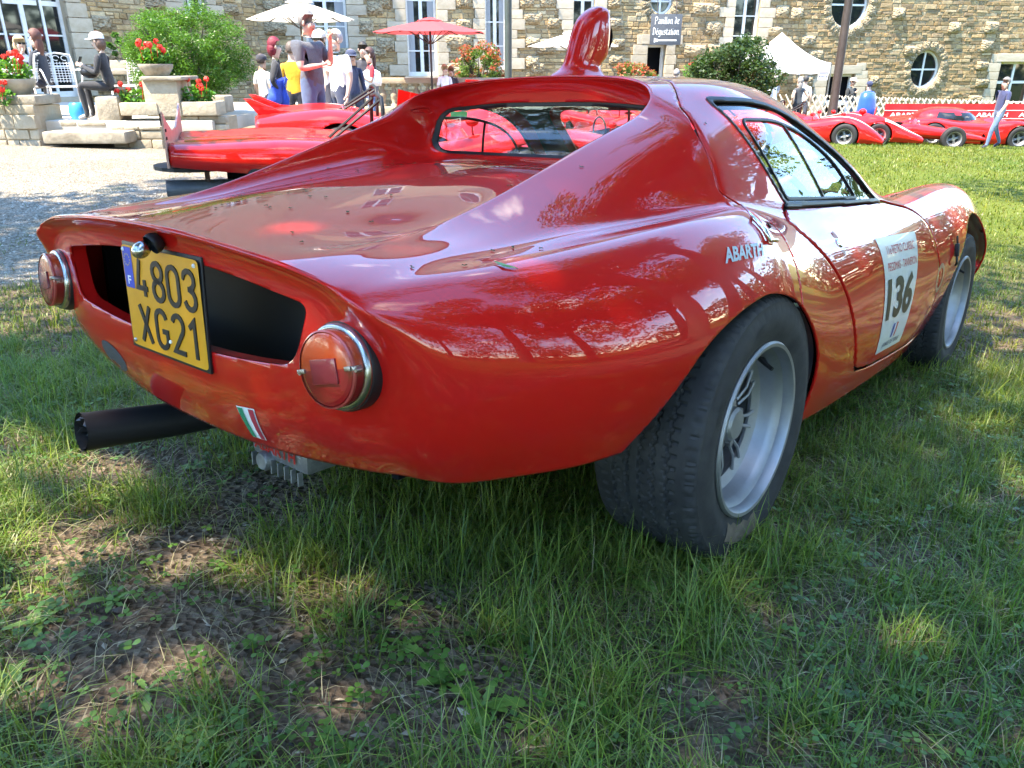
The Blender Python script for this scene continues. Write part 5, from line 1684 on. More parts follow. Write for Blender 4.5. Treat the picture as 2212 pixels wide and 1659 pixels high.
# sliding pane frame and divider on the visible side windows
WIN_IN = round_poly([(.30,.898), (.50,.905), (.66,.882), (.80,.820), (.905,.705), (.41,.716)], [.03, .06, .08, .08, .01, .01], 6)
phi_wi = cond(sdf_poly(Q, WIN_IN), (ay > .40) & (Va[:, 2] > .66) & (Va[:, 0] > .15) & (Va[:, 0] < 1.2))
for s_ in (-1, 1):
    piece('sliding_pane_frame', [(phi_wi, True), (phi_wi + .007, False), (Va[:, 1] * s_, False)], BLACKPLASTIC, thick=.004, offset=-.002)
    xd = Va[:, 0] - (.555 + (.90 - Va[:, 2]) * .55)
    piece('window_divider', [(phi_wi, True), (xd - .005, True), (xd + .005, False), (Va[:, 1] * s_, False)], BLACKPLASTIC, thick=.003, offset=-.003)
    sill_ = piece('window_sill_trim', [(cond(np.abs(Va[:, 2] - (.702 - .012 * (Va[:, 0] - .39))) - .0045, (ay > .5) & (Va[:, 0] > .37) & (Va[:, 0] < 1.08)), True), (Va[:, 1] * s_, False)], BLACKPLASTIC, thick=.008, offset=.006)

# ---- stickers and fittings
STICK = mat('sticker_white', (.62, .63, .62), .35, coat=.5)
# build the sheet in the door's own side view from its corner points
cs = [body_hit(u, v, 0)[0] for u, v in ((1888, 516), (1974, 500), (1941, 737), (1889, 766))]
def sticker_pt(s, t, off=.0022):
    top = cs[0].lerp(cs[1], s); bot = cs[3].lerp(cs[2], s)
    x = bot.x + (top.x - bot.x) * t; z = bot.z + (top.z - bot.z) * t
    return on_body_side(x, z, off)
door_sticker = sheet('start_number_sticker', lambda s, t: sticker_pt(s, t), 24, 24, STICK, car)
door_sticker['label'] = 'white start number sticker reading 136 on the door'
RED_INK = mat('red_ink', (.50, .03, .05), .5); BLK_INK = mat('black_ink', (.015, .02, .015), .4); GRY_INK = mat('grey_ink', (.08, .09, .14), .5)
def box_fn(x0, x1, y0, y1, slant=0.0): return lambda a, b: sticker_pt(x0 + (x1 - x0) * a + slant * b, y0 + (y1 - y0) * b, .0036)
text_obj('sticker_lettering', '11e RETRO CLASSIC', box_fn(.14, .90, .855, .925), RED_INK, door_sticker, .0, 3)
text_obj('sticker_lettering', 'PEGOMAS - TANNERON', box_fn(.10, .95, .72, .79), RED_INK, door_sticker, .0, 3)
text_obj('sticker_number', '136', box_fn(.08, .92, .29, .665), BLK_INK, door_sticker, .035, 4)
mbk = text_obj('sticker_lettering', 'ARMEE DE TERRE', box_fn(.16, .80, .045, .085), GRY_INK, door_sticker, .01, 2)
for xx, cc in ((.40, (.02, .05, .3)), (.46, (.6, .6, .6)), (.52, (.5, .03, .03))):
    sheet('sticker_emblem', lambda s, t, xx=xx: sticker_pt(xx + .05 * s + .05 * t, .11 + .12 * t, .0036), 1, 6, mat('emblem', cc, .5), door_sticker)
fn2 = patch([(1562, 536), (1645, 525), (1648, 552), (1566, 570)], .0015)
text_obj('fender_lettering', 'ABARTH', lambda a, b: fn2(a, b), mat('grey_letter', (.36, .40, .40), .45, coat=.4), car, .035, 3)
# italian flag
fl = [body_hit(u, v, 0)[0] for u, v in ((511, 875), (550, 883), (578, 951), (548, 942))]
flag_root = None
def flag_fn(s, t, off):
    top = fl[0].lerp(fl[1], s); bot = fl[3].lerp(fl[2], s)
    p = bot.lerp(top, t)
    return on_body_rear(p.y, p.z, off)
flag_root = sheet('flag_sticker', lambda s, t: flag_fn(s, t, .0012), 6, 8, WHITE, car)
for a, b, cc in ((.05, .34, (.0, .25, .13)), (.66, .95, (.45, .03, .06))):
    sheet('flag_stripe', lambda s, t, a=a, b=b: flag_fn(a + (b - a) * s, .03 + .94 * t, .0022), 3, 8, mat('flag_ink', cc, .45), flag_root)
# mesh covered opening low on the tail, left
gp = []
for a in np.linspace(0, 2 * PI, 28, endpoint=False):
    cu_, cv_ = 247 + math.cos(a) * 42 * .63 - math.sin(a) * 11 * .78, 768 + math.cos(a) * 42 * .78 + math.sin(a) * 11 * .63
    o_, d2 = car_ray(cu_, cv_); h_ = BVH.ray_cast(o_, d2)
    if h_[0] is not None and h_[0].x < -.5: gp.append(h_[0] - d2 * .003)
mid_ = [gp[i] for i in range(len(gp))]; o_, d2 = car_ray(247, 768); cen_ = BVH.ray_cast(o_, d2)[0] - d2 * .004
half = []
for q in gp:
    m_ = (q + cen_) / 2; dd_ = (m_ - o_).normalized(); h_ = BVH.ray_cast(o_, dd_); half.append(h_[0] - dd_ * .004 if h_[0] is not None else m_)
m = len(gp); mb = MB(); mb.add(gp + half + [cen_], [(i, (i + 1) % m, m + (i + 1) % m, m + i) for i in range(m)] + [(m + i, m + (i + 1) % m, 2 * m) for i in range(m)])
MESHM = mat('mesh_grey', (.10, .10, .105), .7); t_ = NT(MESHM); t_.bump(t_.n('ShaderNodeTexChecker', {'Scale': 260.0}).outputs[1], .8, .003)
mb.build('mesh_cover', MESHM, car)
# door lock, clamshell latch, front hinge hook
p, nrm_ = body_hit(1812, 525, -.001)
mb = MB(); mb.lathe([(0, .006), (.010, .006), (.013, .003), (.0135, 0)], 20, 'z', p, rot=nrm_.to_track_quat('Z', 'Y').to_matrix()); mb.build('door_lock', CHROME, car, sm=40)
mb = MB(); rot_ = nrm_.to_track_quat('Z', 'Y').to_matrix(); mb.add([p + rot_ @ Vector((math.cos(a) * .016 , math.sin(a) * .034, .0014)) for a in np.linspace(0, 2 * PI, 24, endpoint=False)], [tuple(range(24))]); mb.build('handle_recess_shade', mat('recess_shade_red', (.22, .008, .01), .4), car)  # flat ellipse; the shade of a hollow is put into its darker red
lat = [body_hit(u, v, .006)[0] for u, v in ((1598, 448), (1625, 478), (1645, 500), (1655, 521), (1672, 523))]
mb = MB(); mb.tube(lat, [.0025, .004, .005, .005, .0045], 8); mb.build('cover_latch', CHROME, car, sm=True)
for u, v in ((1640, 482), (1660, 488)):
    p, nrm_ = body_hit(u, v, .0008); rot_ = nrm_.to_track_quat('Z', 'Y').to_matrix()
    mb = MB(); mb.lathe([(0, .002), (.006, .002), (.007, 0)], 14, 'z', p, rot=rot_); mb.build('latch_hole', BLACK, car)
p, nrm_ = body_hit(2062, 540, .0)
rot_ = nrm_.to_track_quat('Z', 'Y').to_matrix()
mb = MB()
mb.box(p + nrm_ * .008, (.014, .045, .014), rot_); mb.tube([p + rot_ @ Vector((0, -.02, .008)), p + rot_ @ Vector((0, -.045, .010)), p + rot_ @ Vector((.008, -.055, .004))], .004, 8); mb.tube([p + rot_ @ Vector((0, .02, .008)), p + rot_ @ Vector((0, .05, .006))], .003, 8)
mb.build('bonnet_hook', BLACKPLASTIC, car, bevel=.003)
p, nrm_ = body_hit(2033, 605, .0012); rot_ = nrm_.to_track_quat('Z', 'Y').to_matrix()
p0, _n = body_hit(2030, 600, .0015)
ro = [on_body_side(p0.x + math.cos(a) * .05, p0.z + math.sin(a) * .05, .0016) for a in np.linspace(0, 2 * PI, 28, endpoint=False)]
ri = [on_body_side(p0.x + math.cos(a) * .034, p0.z + math.sin(a) * .034, .0016) for a in np.linspace(0, 2 * PI, 28, endpoint=False)]
mb = MB(); mb.add(ro + ri, [(i, (i + 1) % 28, 28 + (i + 1) % 28, 28 + i) for i in range(28)]); mb.build('round_sticker', mat('sticker_faded', (.42, .20, .14), .4, coat=.6), car)
mb = MB(); mb.ell(on_body_side(2.43, .53, .0), (.018, .012, .012), 10, 6); mb.build('side_marker', LENS_A, car, sm=True)
for s_ in (-1, 1):
    mb = MB(); mb.ell((2.46, s_ * .56, .52), (.09, .085, .085), 16, 10, Matrix.Rotation(R(-20), 3, 'Y')); mb.build('headlamp', CARGLASS, car, sm=True)
mb = MB(); mb.box((2.76, 0, .37), (.05, .50, .10)); mb.build('nose_grille', BLACK, car, bevel=.03)

# seed husks that fell on the deck, and one green leaf on the fender
HUSK = mat('seed_husk', (.10, .075, .03), .8)
mb = MB(); r_ = random.Random(4)
for k in range(70):
    x, y = r_.uniform(-.82, .16), r_.uniform(-.62, .36)
    if r_.random() < .6: y = r_.uniform(-.3, .34)
    p, nn = on_body_top(x, y, .001)
    rot_ = nn.to_track_quat('Z', 'Y').to_matrix() @ Matrix.Rotation(r_.uniform(0, 6.28), 3, 'Z')
    for q in range(3):
        mb.box(p + rot_ @ Vector((r_.uniform(-.003, .003), r_.uniform(-.003, .003), .001)), (r_.uniform(.002, .0055), .0011, .0011), rot_ @ Matrix.Rotation(r_.uniform(0, 3), 3, 'Z'))
hk = mb.build('seed_husks', HUSK); hk.matrix_world = CAR_M; tag(hk, 'tiny dry seed husks scattered over the red engine cover', 'litter', None, 'stuff')
lp = [body_hit(u, v, .0025) for u, v in ((1068, 569), (1090, 578), (1118, 584))]
mb = MB(); vs = []
ax_ = [q[0] for q in lp]; nn = lp[1][1]
for i in range(9):
    t_ = i / 8; c_ = ax_[0].lerp(ax_[1], t_ * 2) if t_ < .5 else ax_[1].lerp(ax_[2], t_ * 2 - 1)
    d = (ax_[2] - ax_[0]).normalized(); s3 = nn.cross(d).normalized(); w_ = .0042 * math.sin(PI * (.08 + .9 * t_)) 
    vs += [c_ - s3 * w_ + nn * .001, c_ + nn * .0028 * math.sin(PI * t_), c_ + s3 * w_ + nn * .001]
mb.add(vs, [(3 * i + j, 3 * i + j + 1, 3 * i + j + 4, 3 * i + j + 3) for i in range(8) for j in range(2)])
lf = mb.build('fallen_leaf', mat('fresh_leaf', (.10, .20, .03), .4), None, sm=True, recalc=False); lf.matrix_world = CAR_M; tag(lf, 'slender green leaf lying on the red rear fender', 'leaf')
# ================================================================== the other red racing cars
STRIPE = mat('white_stripe', (.78, .77, .76), .35, coat=.8)
PERSPEX = thin_glass('perspex', (.80, .78, .84), .0)
DARKT = mat('dark_tyre', (.020, .020, .021), .7)
MATTEBLK = mat('matte_black', (.012, .012, .012), .6)
YEL = mat('badge_yellow', (.75, .5, .03), .5); GRN = mat('badge_green', (.02, .25, .10), .5)
_wm = {}
def race_wheel(parent, loc, rt, w, side, spokes=True):
    """tyre, rim and spokes for a small distant wheel"""
    key = (round(rt, 3), round(w, 3))
    if key not in _wm:
        mb = MB(); h = w / 2; rr = rt * .60
        mb.lathe([(rr, -h * .9), (rr + .01, -h), (rt * .85, -h * 1.03), (rt * .96, -h * .94), (rt, -h * .7), (rt, h * .7), (rt * .96, h * .94), (rt * .85, h * 1.03), (rr, h)], 40, 'y')
        tm = mb.mesh('tyre'); smooth(tm); tm.materials.append(DARKT)
        mb = MB(); mb.lathe([(rr + .004, -h * .98), (rr - .012, -h * .95), (rr - .02, -h * .4), (rr - .05, -h * .1), (rr - .05, 0), (rr - .015, .0), (rr - .01, h)], 40, 'y')
        rm = mb.mesh('rim'); smooth(rm); rm.materials.append(ALLOY)
        mb = MB(); mb.lathe([(0, -h * .35), (.045, -h * .35), (.055, -h * .1), (0, -h * .1)], 14, 'y')
        for k in range(4):
            for dq in (-.16, .16):
                a = PI / 2 * k + .3 + dq; mb.tube([(math.cos(a) * .04, -h * .2, math.sin(a) * .04), (math.cos(a) * (rr - .04), -h * .12, math.sin(a) * (rr - .04))], .013, 6)
        hm = mb.mesh('hub'); hm.materials.append(ALLOY)
        mb = MB(); mb.lathe([(0, .0), (rr - .02, .0), (rr - .02, .02), (0, .02)], 20, 'y'); dm = mb.mesh('brake'); dm.materials.append(BLACKPLASTIC)
        _wm[key] = (tm, rm, hm, dm)
    tm, rm, hm, dm = _wm[key]
    wh = bpy.data.objects.new('wheel', hm); col.objects.link(wh); wh.parent = parent; wh.location = loc
    if side > 0: wh.rotation_euler = (0, 0, PI)
    for nm, me in (('tyre', tm), ('rim', rm), ('brake_disc', dm)):
        o = bpy.data.objects.new(nm, me); col.objects.link(o); o.parent = wh
    return wh
def spyder_geo(spec):
    """subdivision body from longitudinal curves; returns vertices, faces, normals"""
    xs = spec['x']; V = []; idx = {}
    def cvx(key, p, s):
        k = (key, s if abs(p[1]) > 1e-9 else 0)
        if k not in idx: idx[k] = len(V); V.append((p[0], p[1] * s, p[2]))
        return idx[k]
    F = []; cr = {}
    n = len(xs)
    W, ZS, ZF, ZC = spec['w'], spec['zs'], spec['zf'], spec['zc']
    fy = spec.get('fy', .76)
    for s in (-1, 1):
        G = []
        for i, x in enumerate(xs):
            w, zs, zf, zc = W[i], ZS[i], ZF[i], ZC[i]
            zm = zs + (zf - zs) * .45
            row = [(x, w * .93, zs), (x, w * .99, zs + (zm - zs) * .5), (x, w, zm), (x, w * .96, zs + (zf - zs) * .82), (x, w * fy, zf), (x, w * (fy - .26), zf * .45 + zc * .55 - .012), (x, w * .25, zc), (x, 0, zc + .004)]
            G.append([cvx((i, j), p, s) for j, p in enumerate(row)])
        for i in range(n - 1):
            for j in range(7):
                f_ = (G[i][j], G[i + 1][j], G[i + 1][j + 1], G[i][j + 1]); F.append(f_ if s < 0 else f_[::-1])
        # nose and tail caps as strips towards the sill line
        for i, rev in ((0, False), (n - 1, True)):
            low = [cvx(('cap', i, j), (xs[i] + (.02 if i == 0 else -.02), W[i] * (.93, .80, .66, .5, .38, .25, .12, 0)[j], ZS[i] + .01), s) for j in range(1, 8)]
            low = [G[i][0]] + low
            for j in range(7):
                f_ = (G[i][j], G[i][j + 1], low[j + 1], low[j]) if j else (G[i][0], G[i][1], low[1])
                if (s > 0) != rev: f_ = f_[::-1]
                F.append(f_)
            for j in range(7): cr[frozenset((G[i][j], G[i][j + 1]))] = spec.get('edge', .5)
        for i in range(n - 1): cr[frozenset((G[i][0], G[i + 1][0]))] = 1.0
    V = np.array(V)
    P = V.copy()
    me = None
    def sub(Vx, lv):
        me = bpy.data.meshes.new('c'); me.from_pydata(Vx.tolist(), [], F)
        bm = bmesh.new(); bm.from_mesh(me); cl = bm.edges.layers.float.get('crease_edge') or bm.edges.layers.float.new('crease_edge')
        for e in bm.edges:
            w_ = cr.get(frozenset((e.verts[0].index, e.verts[1].index)))
            if w_: e[cl] = w_
        bm.to_mesh(me); bm.free()
        o = bpy.data.objects.new('c', me); col.objects.link(o); md = o.modifiers.new('s', 'SUBSURF'); md.levels = lv; md.render_levels = lv; md.boundary_smooth = 'ALL'
        ev = o.evaluated_get(bpy.context.evaluated_depsgraph_get()).to_mesh()
        co_ = np.empty(len(ev.vertices) * 3); ev.vertices.foreach_get('co', co_); fs = np.empty(len(ev.polygons) * 4, int); ev.polygons.foreach_get('vertices', fs)
        bpy.data.objects.remove(o); bpy.data.meshes.remove(me)
        return co_.reshape(-1, 3), fs.reshape(-1, 4)
    for _ in range(2):
        L_, _f = sub(P, 1); P += .8 * (V - L_[:len(V)])
    BVx, BFx = sub(P, 3)
    N = vnormals(BVx, BFx)
    kk = np.argmax(np.abs(BVx[:, 1]))
    if N[kk, 1] * BVx[kk, 1] < 0: BFx = BFx[:, ::-1].copy(); N = -N
    return BVx, BFx, N
def spyder(label, pos, heading, spec, paint=BRIGHT_RED, cockpit=True, arch=True, extras=(), group='racing cars on display', cat='car', name='racing_car'):
    """pos: ground point of the rear axle; heading: angle of the nose from +x"""
    e = empty(name, pos); e.rotation_euler = (0, spec.get('pitch', R(1.5)), R(heading)); tag(e, label, cat)
    geo = spyder_geo(spec); Vx = geo[0]; ayx = np.abs(Vx[:, 1]); wb = spec.get('wb', 2.1); rt = spec.get('rt', .29)
    conds = []
    for cx, rr in ((0, rt + .035), (wb, rt + .03)) if spec.get('arch', True) else ((wb, rt + .03),):
        d = np.hypot(Vx[:, 0] - cx, (Vx[:, 2] - rt) * (1.0 if True else 1)) - rr
        conds.append((np.where(ayx > .45 * max(spec['w']), d, 1.0), False))
    if cockpit:
        cx0, cx1, cw = spec.get('cockpit', (.55, 1.25, .42))
        q = round_poly([(cx0, -cw), (cx1, -cw), (cx1, cw), (cx0, cw)], .16, 6)
        zmid = .40
        dk = np.where(Vx[:, 2] > zmid, sdf_poly(Vx[:, :2], q), 1.0); conds.append((dk, False))
    piece('body', conds, paint, e, .008, 0.0, geo)
    w = max(spec['w'])
    for s in (-1, 1):
        race_wheel(e, (0, s * (w - spec.get('inset', .135)), rt), rt, .25, s); race_wheel(e, (wb, s * (w - .125), rt - .005), rt - .005, .20, s)
    mb = MB(); mb.box((wb / 2, 0, .16), (wb * .95, w * 1.5, .05)); mb.box((0, 0, .33), (.9, w * .95, .34)); mb.box((wb, 0, .28), (.6, w * .9, .2)); mb.build('floor_pan', BLACK, e)
    bvh = BVHTree.FromPolygons([tuple(p) for p in geo[0]], [tuple(int(i) for i in f_) for f_ in geo[1]])
    def topz(x, y):
        h = bvh.ray_cast(Vector((x, y, 3)), Vector((0, 0, -1))); return h[0].z if h[0] is not None else .5
    if cockpit:
        cx0, cx1, cw = spec.get('cockpit', (.55, 1.25, .42))
        mb = MB(); mb.box(((cx0 + cx1) / 2, 0, .28), (cx1 - cx0 + .1, cw * 2 + .06, .16)); mb.build('cockpit_tub', BLACK, e)
        mb = MB(); mb.box((cx0 + .12, -.17, .42), (.10, .38, .40), Matrix.Rotation(R(-18), 3, 'Y')); mb.build('seat', MATTEBLK, e, bevel=.03)
        mb = MB(); mb.tube([(cx0 - .12, -.38, topz(cx0 - .12, -.38) - .03), (cx0 - .12, -.38, .86), (cx0 - .12, -.30, .95), (cx0 - .12, 0, .97), (cx0 - .12, .30, .95), (cx0 - .12, .38, .86), (cx0 - .12, .38, topz(cx0 - .12, .38) - .03)], .018, 8); mb.build('roll_hoop', MATTEBLK, e, sm=True)
        mb = MB(); mb.tube([(cx0 - .12, .25, .93), (cx0 - .55, .15, topz(cx0 - .55, .15))], .014, 6); mb.tube([(cx0 - .12, -.25, .93), (cx0 - .55, -.15, topz(cx0 - .55, -.15))], .014, 6); br_ = mb.build('hoop_brace', MATTEBLK, e); br_['kind'] = 'stuff'
        # low wrap-around screen
        mb = MB(); vs = []; n = 20
        for i in range(n + 1):
            a = -PI / 2 + PI * i / n; x = cx1 - .10 + math.cos(a) * .30; y = math.sin(a) * (cw + .03); z = topz(x, y); vs += [(x, y, z - .01), (x - .10 - .03 * math.cos(a), y * .96, z + .04 + .13 * math.cos(a) ** .7 if math.cos(a) > 1e-6 else z + .03)]
        mb.add(vs, [(2 * i, 2 * i + 2, 2 * i + 3, 2 * i + 1) for i in range(n)]); mb.build('windscreen', PERSPEX, e, sm=True, recalc=False)
        mb = MB(); mb.tube([(cx1 - .25, -.17 + .15 * math.cos(a), .60 + .15 * math.sin(a)) for a in np.linspace(0, 2 * PI, 25)], .012, 6, caps=False); mb.build('steering_wheel', MATTEBLK, e, sm=True)
        for s in (-1, 1):
            z = topz(cx1 + .05, s * (cw + .12)); mb = MB(); mb.tube([(cx1 + .05, s * (cw + .12), z - .01), (cx1 + .03, s * (cw + .14), z + .10)], .01, 6); mb.ell((cx1 + .03, s * (cw + .15), z + .13), (.06, .075, .045), 12, 8); mb.build('mirror', paint, e, sm=True)
    e['_ok'] = 1
    return e, geo, topz
def surf_strip(e, topz, name, pts, wid, mat_, off=.006):
    """painted band following the skin: pts (x, y)"""
    pts = spline(pts, 8); mb = MB(); vs = []
    for i, p in enumerate(pts):
        a = pts[max(i - 1, 0)]; b = pts[min(i + 1, len(pts) - 1)]; d = np.array(b) - np.array(a); d /= max(np.linalg.norm(d), 1e-9); nrm = np.array([-d[1], d[0]]) * wid / 2
        for s in (-1, 0, 1):
            q = p + nrm * s; vs.append((q[0], q[1], topz(q[0], q[1]) + off))
    mb.add(vs, [(3 * i + j, 3 * i + j + 1, 3 * i + j + 4, 3 * i + j + 3) for i in range(len(pts) - 1) for j in range(2)])
    return mb.build(name, mat_, e, sm=True, recalc=False)
SPY = dict(x=[-.85, -.6, -.25, .1, .5, .9, 1.3, 1.65, 2.0, 2.35, 2.7, 2.95], w=[.80, .84, .87, .88, .85, .83, .83, .85, .87, .85, .78, .70],
           zs=[.34, .26, .2, .16, .13, .12, .12, .13, .15, .15, .14, .13], zf=[.66, .70, .745, .74, .66, .60, .60, .68, .73, .66, .46, .27], zc=[.64, .66, .67, .66, .60, .56, .55, .54, .50, .43, .32, .22])
def cut(u, v, Y, dx=0):
    p = at_y(u, v, Y); return Vector((p.x + dx, Y, gz(p.x + dx, Y)))
# --- car with the drilled tail spoiler, just beyond the coupe
p2 = on_ground(624, 474)
SPY2 = dict(SPY); SPY2['zf'] = [.60, .61, .63, .64, .62, .60, .60, .68, .72, .65, .46, .27]; SPY2['zc'] = [.56, .57, .585, .59, .58, .56, .55, .54, .50, .43, .32, .22]; SPY2['arch'] = False; SPY2['inset'] = .20; SPY2['zs'] = [.42, .40, .37, .34, .24, .12, .12, .13, .15, .15, .14, .13]; SPY2['cockpit'] = (1.0, 1.6, .42); SPY2['w'] = [.72, .76, .80, .82, .82, .82, .82, .84, .86, .84, .78, .70]
hd2 = 17
ax2 = Vector((math.cos(R(hd2)), math.sin(R(hd2)))); rt2 = Vector((-ax2.y, ax2.x))
pos2 = Vector((p2.x + rt2.x * .70, p2.y + rt2.y * .70 - .05)); pos2 = Vector((pos2.x, pos2.y, gz(pos2.x, pos2.y)))
e2, g2, tz2 = spyder('dark red open racing car with a drilled spoiler plate standing on the gravel', pos2, hd2, SPY2, PAINT)
mb = MB()
prof = [(-.74, .80), (-.74, .84), (-.60, .78), (-.2, .665), (.2, .665), (.60, .78), (.74, .84), (.74, .80), (.74, .42), (-.74, .42)]
mb.add([(-.87, y, z) for y, z in prof] + [(-.855, y, z) for y, z in prof], [tuple(range(10)), tuple(range(19, 9, -1))] + [(i, (i + 1) % 10, 10 + (i + 1) % 10, 10 + i) for i in range(10)])
sp2 = mb.build('spoiler_plate', varied('bare_plate', (.42, .22, .18), (.55, .33, .27), 6, .35, metal=.3), e2)
for y in (-.70, -.66): 
    for z in (.48, .55, .64, .70):
        mb = MB(); mb.lathe([(0, -.009), (.012, -.009), (.012, .012), (0, .012)], 10, 'x', (-.862, y, z)); mb.build('rivet_hole', BLACK, sp2)
mb = MB(); q = -.72
for k in range(4): mb.box((-.878, -.725 + k * .018, .78), (.006, .006, .09))
sl_ = mb.build('spoiler_slots', BLACK, sp2); sl_['kind'] = 'stuff'
PIPE = varied('megaphone_steel', (.09, .095, .105), (.15, .155, .165), 8, .5, metal=.4)
mb = MB(); pp = [Vector((-.92, -.50, .215)), Vector((-.55, -.48, .225)), Vector((-.1, -.40, .24)), Vector((.4, -.2, .26))]; mb.tube(pp, [.085, .075, .055, .045], 20, caps=False); mb.tube([pp[0] + Vector((.001, 0, 0)), pp[0] + Vector((.1, 0, 0))], [.078, .074], 20, caps=False); mb.build('exhaust_megaphone', PIPE, e2, sm=40, recalc=False)
mb = MB(); mb.box((-.60, -.50, .20), (.035, .05, .40)); mb.tube([(-.60, -.50, .02), (-.60, -.50, .36)], .02, 8); mb.tube([(-.6, -.50, .10), (-.42, -.42, .02)], .014, 6); mb.build('jack_stand', varied('rusty_stand', (.035, .028, .024), (.16, .06, .03), 20, .7), e2)
mb = MB(); mb.lathe([(0, -.02), (.30, -.02), (.30, .01), (0, .01)], 16, 'z', (-.72, -.35, .395)); mb.build('tail_underside', MATTEBLK, e2)
# --- second open car with twin tail fins
p3 = cut(705, 250, 8.9)
SPY3 = dict(SPY); SPY3['w'] = [.80, .83, .86, .87, .86, .84, .83, .85, .87, .85, .78, .70]
e3, g3, tz3 = spyder('bright red open racing car with two upright tail fins', Vector((p3.x, 9.3, gz(p3.x, 9.3))), 15, SPY3)
for s in (-1, 1):
    mb = MB(); y = s * .62; pts = [(-.95, .83), (-.88, .83), (-.60, .72), (-.2, .70), (-.3, .60), (-.75, .60)]
    mb.prism([(a, b) for a, b in pts], -.018, .018, Matrix(((1, 0, 0, 0), (0, 0, 1, y), (0, 1, 0, 0), (0, 0, 0, 1)))); mb.build('tail_fin', BRIGHT_RED, e3, bevel=.006)
    mb = MB(); pts = [(.75, .62), (.78, .92), (1.05, .86), (1.32, .72), (1.45, .60)]
    mb.prism(pts, -.010, .010, Matrix(((1, 0, 0, 0), (0, 0, 1, s * .52), (0, 1, 0, 0), (0, 0, 0, 1)))); mb.build('side_screen', PAINT, e3)
mb = MB(); mb.box((1.28, -.70, .70), (.18, .012, .07)); mb.build('badge', GRN, e3)
# --- cars beyond, seen through the coupe's glass
p4 = cut(1080, 230, 13.5)
e4, g4, tz4 = spyder('red open racing car with a rear wing carrying a green stripe', Vector((p4.x + .55, 13.5, gz(p4.x, 13.5))), 24, SPY)
mb = MB(); mb.box((-.75, 0, .99), (.26, 1.30, .03)); wg = mb.build('rear_wing', BRIGHT_RED, e4, bevel=.01)
for s in (-1, 1):
    mb = MB(); mb.box((-.75, s * .66, .99), (.42, .02, .20)); mb.build('end_plate', BRIGHT_RED, wg, bevel=.006); mb = MB(); mb.box((-.72, s * .3, .82), (.1, .02, .34)); mb.build('wing_strut', BRIGHT_RED, wg)
    mb = MB(); mb.box((-.70, s * .673, .99), (.10, .004, .17)); mb.build('green_patch', GRN, wg)
e5, g5, tz5 = spyder('red open racing car parked behind the nose of the coupe', Vector((2.1, 10.6, gz(2.1, 10.6))), 205, SPY)
surf_strip(e5, tz5, 'white_band', [(.3, .3), (1.0, .42), (2.0, .35), (2.8, .3)], .10, STRIPE)
mb = MB(); mb.box((2.45, .1, tz5(2.45, .1) + .012), (.22, .30, .008)); mb.build('race_number_plate', STRIPE, e5)
e6, g6, tz6 = spyder('red open racing car in the middle of the court', Vector((3.9, 14.6, gz(3.9, 14.6))), 200, SPY)
# --- the row on the right
p = at_y(1790, 300, 20.3)
e7, g7, tz7 = spyder('red racing car with white bands along its wings and nose', Vector((p.x - 1.55, 20.9, gz(p.x, 20.9))), -28, SPY)
for s in (-1, 1): surf_strip(e7, tz7, 'white_band', [(1.3, s * .55), (1.8, s * .68), (2.3, s * .68), (2.70, s * .60), (2.90, s * .5)], .11, STRIPE)
mb = MB(); vs = []
for i in range(13):
    y = -.68 + 1.36 * i / 12; vs += [(2.965 - .03 * abs(y), y, .13), (2.985 - .03 * abs(y), y, .19)]
mb.add(vs, [(2 * i, 2 * i + 2, 2 * i + 3, 2 * i + 1) for i in range(12)]); mb.build('white_nose_band', STRIPE, e7, recalc=False)
mb = MB(); mb.ell((2.35, -.25, tz7(2.35, -.25) + .01), (.10, .06, .015), 12, 6); mb.build('badge', YEL, e7)
for s in (-1, 1):
    mb = MB(); mb.box((2.93, s * .45, .235), (.05, .16, .05)); mb.build('air_slot', BLACK, e7)
p = at_y(1873, 290, 20.6)
SPY8 = dict(SPY); SPY8['x'] = [-.85, -.6, -.25, .1, .5, .9, 1.3, 1.65, 2.0, 2.35, 2.8, 3.2]; SPY8['zf'] = [.66, .70, .745, .74, .66, .60, .62, .72, .76, .66, .44, .27]; SPY8['zc'] = [.64, .66, .67, .66, .60, .56, .52, .46, .40, .34, .26, .20]
e8, g8, tz8 = spyder('red racing car with a thin white line along its long nose and a tall mirror', Vector((p.x - 2.05, 20.9, gz(p.x, 20.9))), -9, SPY8)
for s in (-1, 1): surf_strip(e8, tz8, 'white_line', [(2.2, s * .80), (2.6, s * .74), (3.0, s * .66), (3.16, s * .62)], .045, STRIPE)
for s in (-1, 1):
    mb = MB(); mb.box((3.17, s * .42, .21), (.06, .42, .075)); mb.build('nose_duct', BLACK, e8)
z = tz8(1.75, -.45); mb = MB(); mb.tube([(1.75, -.45, z - .02), (1.75, -.46, z + .16)], .02, 8); mb.ell((1.74, -.46, z + .22), (.09, .09, .07), 14, 10); mb.build('tall_mirror', BRIGHT_RED, e8, sm=True)
for a, y in ((.55, YEL), (.68, mat('badge_blue', (.05, .1, .4), .5))):
    z = tz8(a + .9, -.3); mb = MB(); mb.ell((a + .9, -.5, tz8(a + .9, -.5) + .012), (.05, .04, .01), 10, 6); mb.build('badge', y, e8)
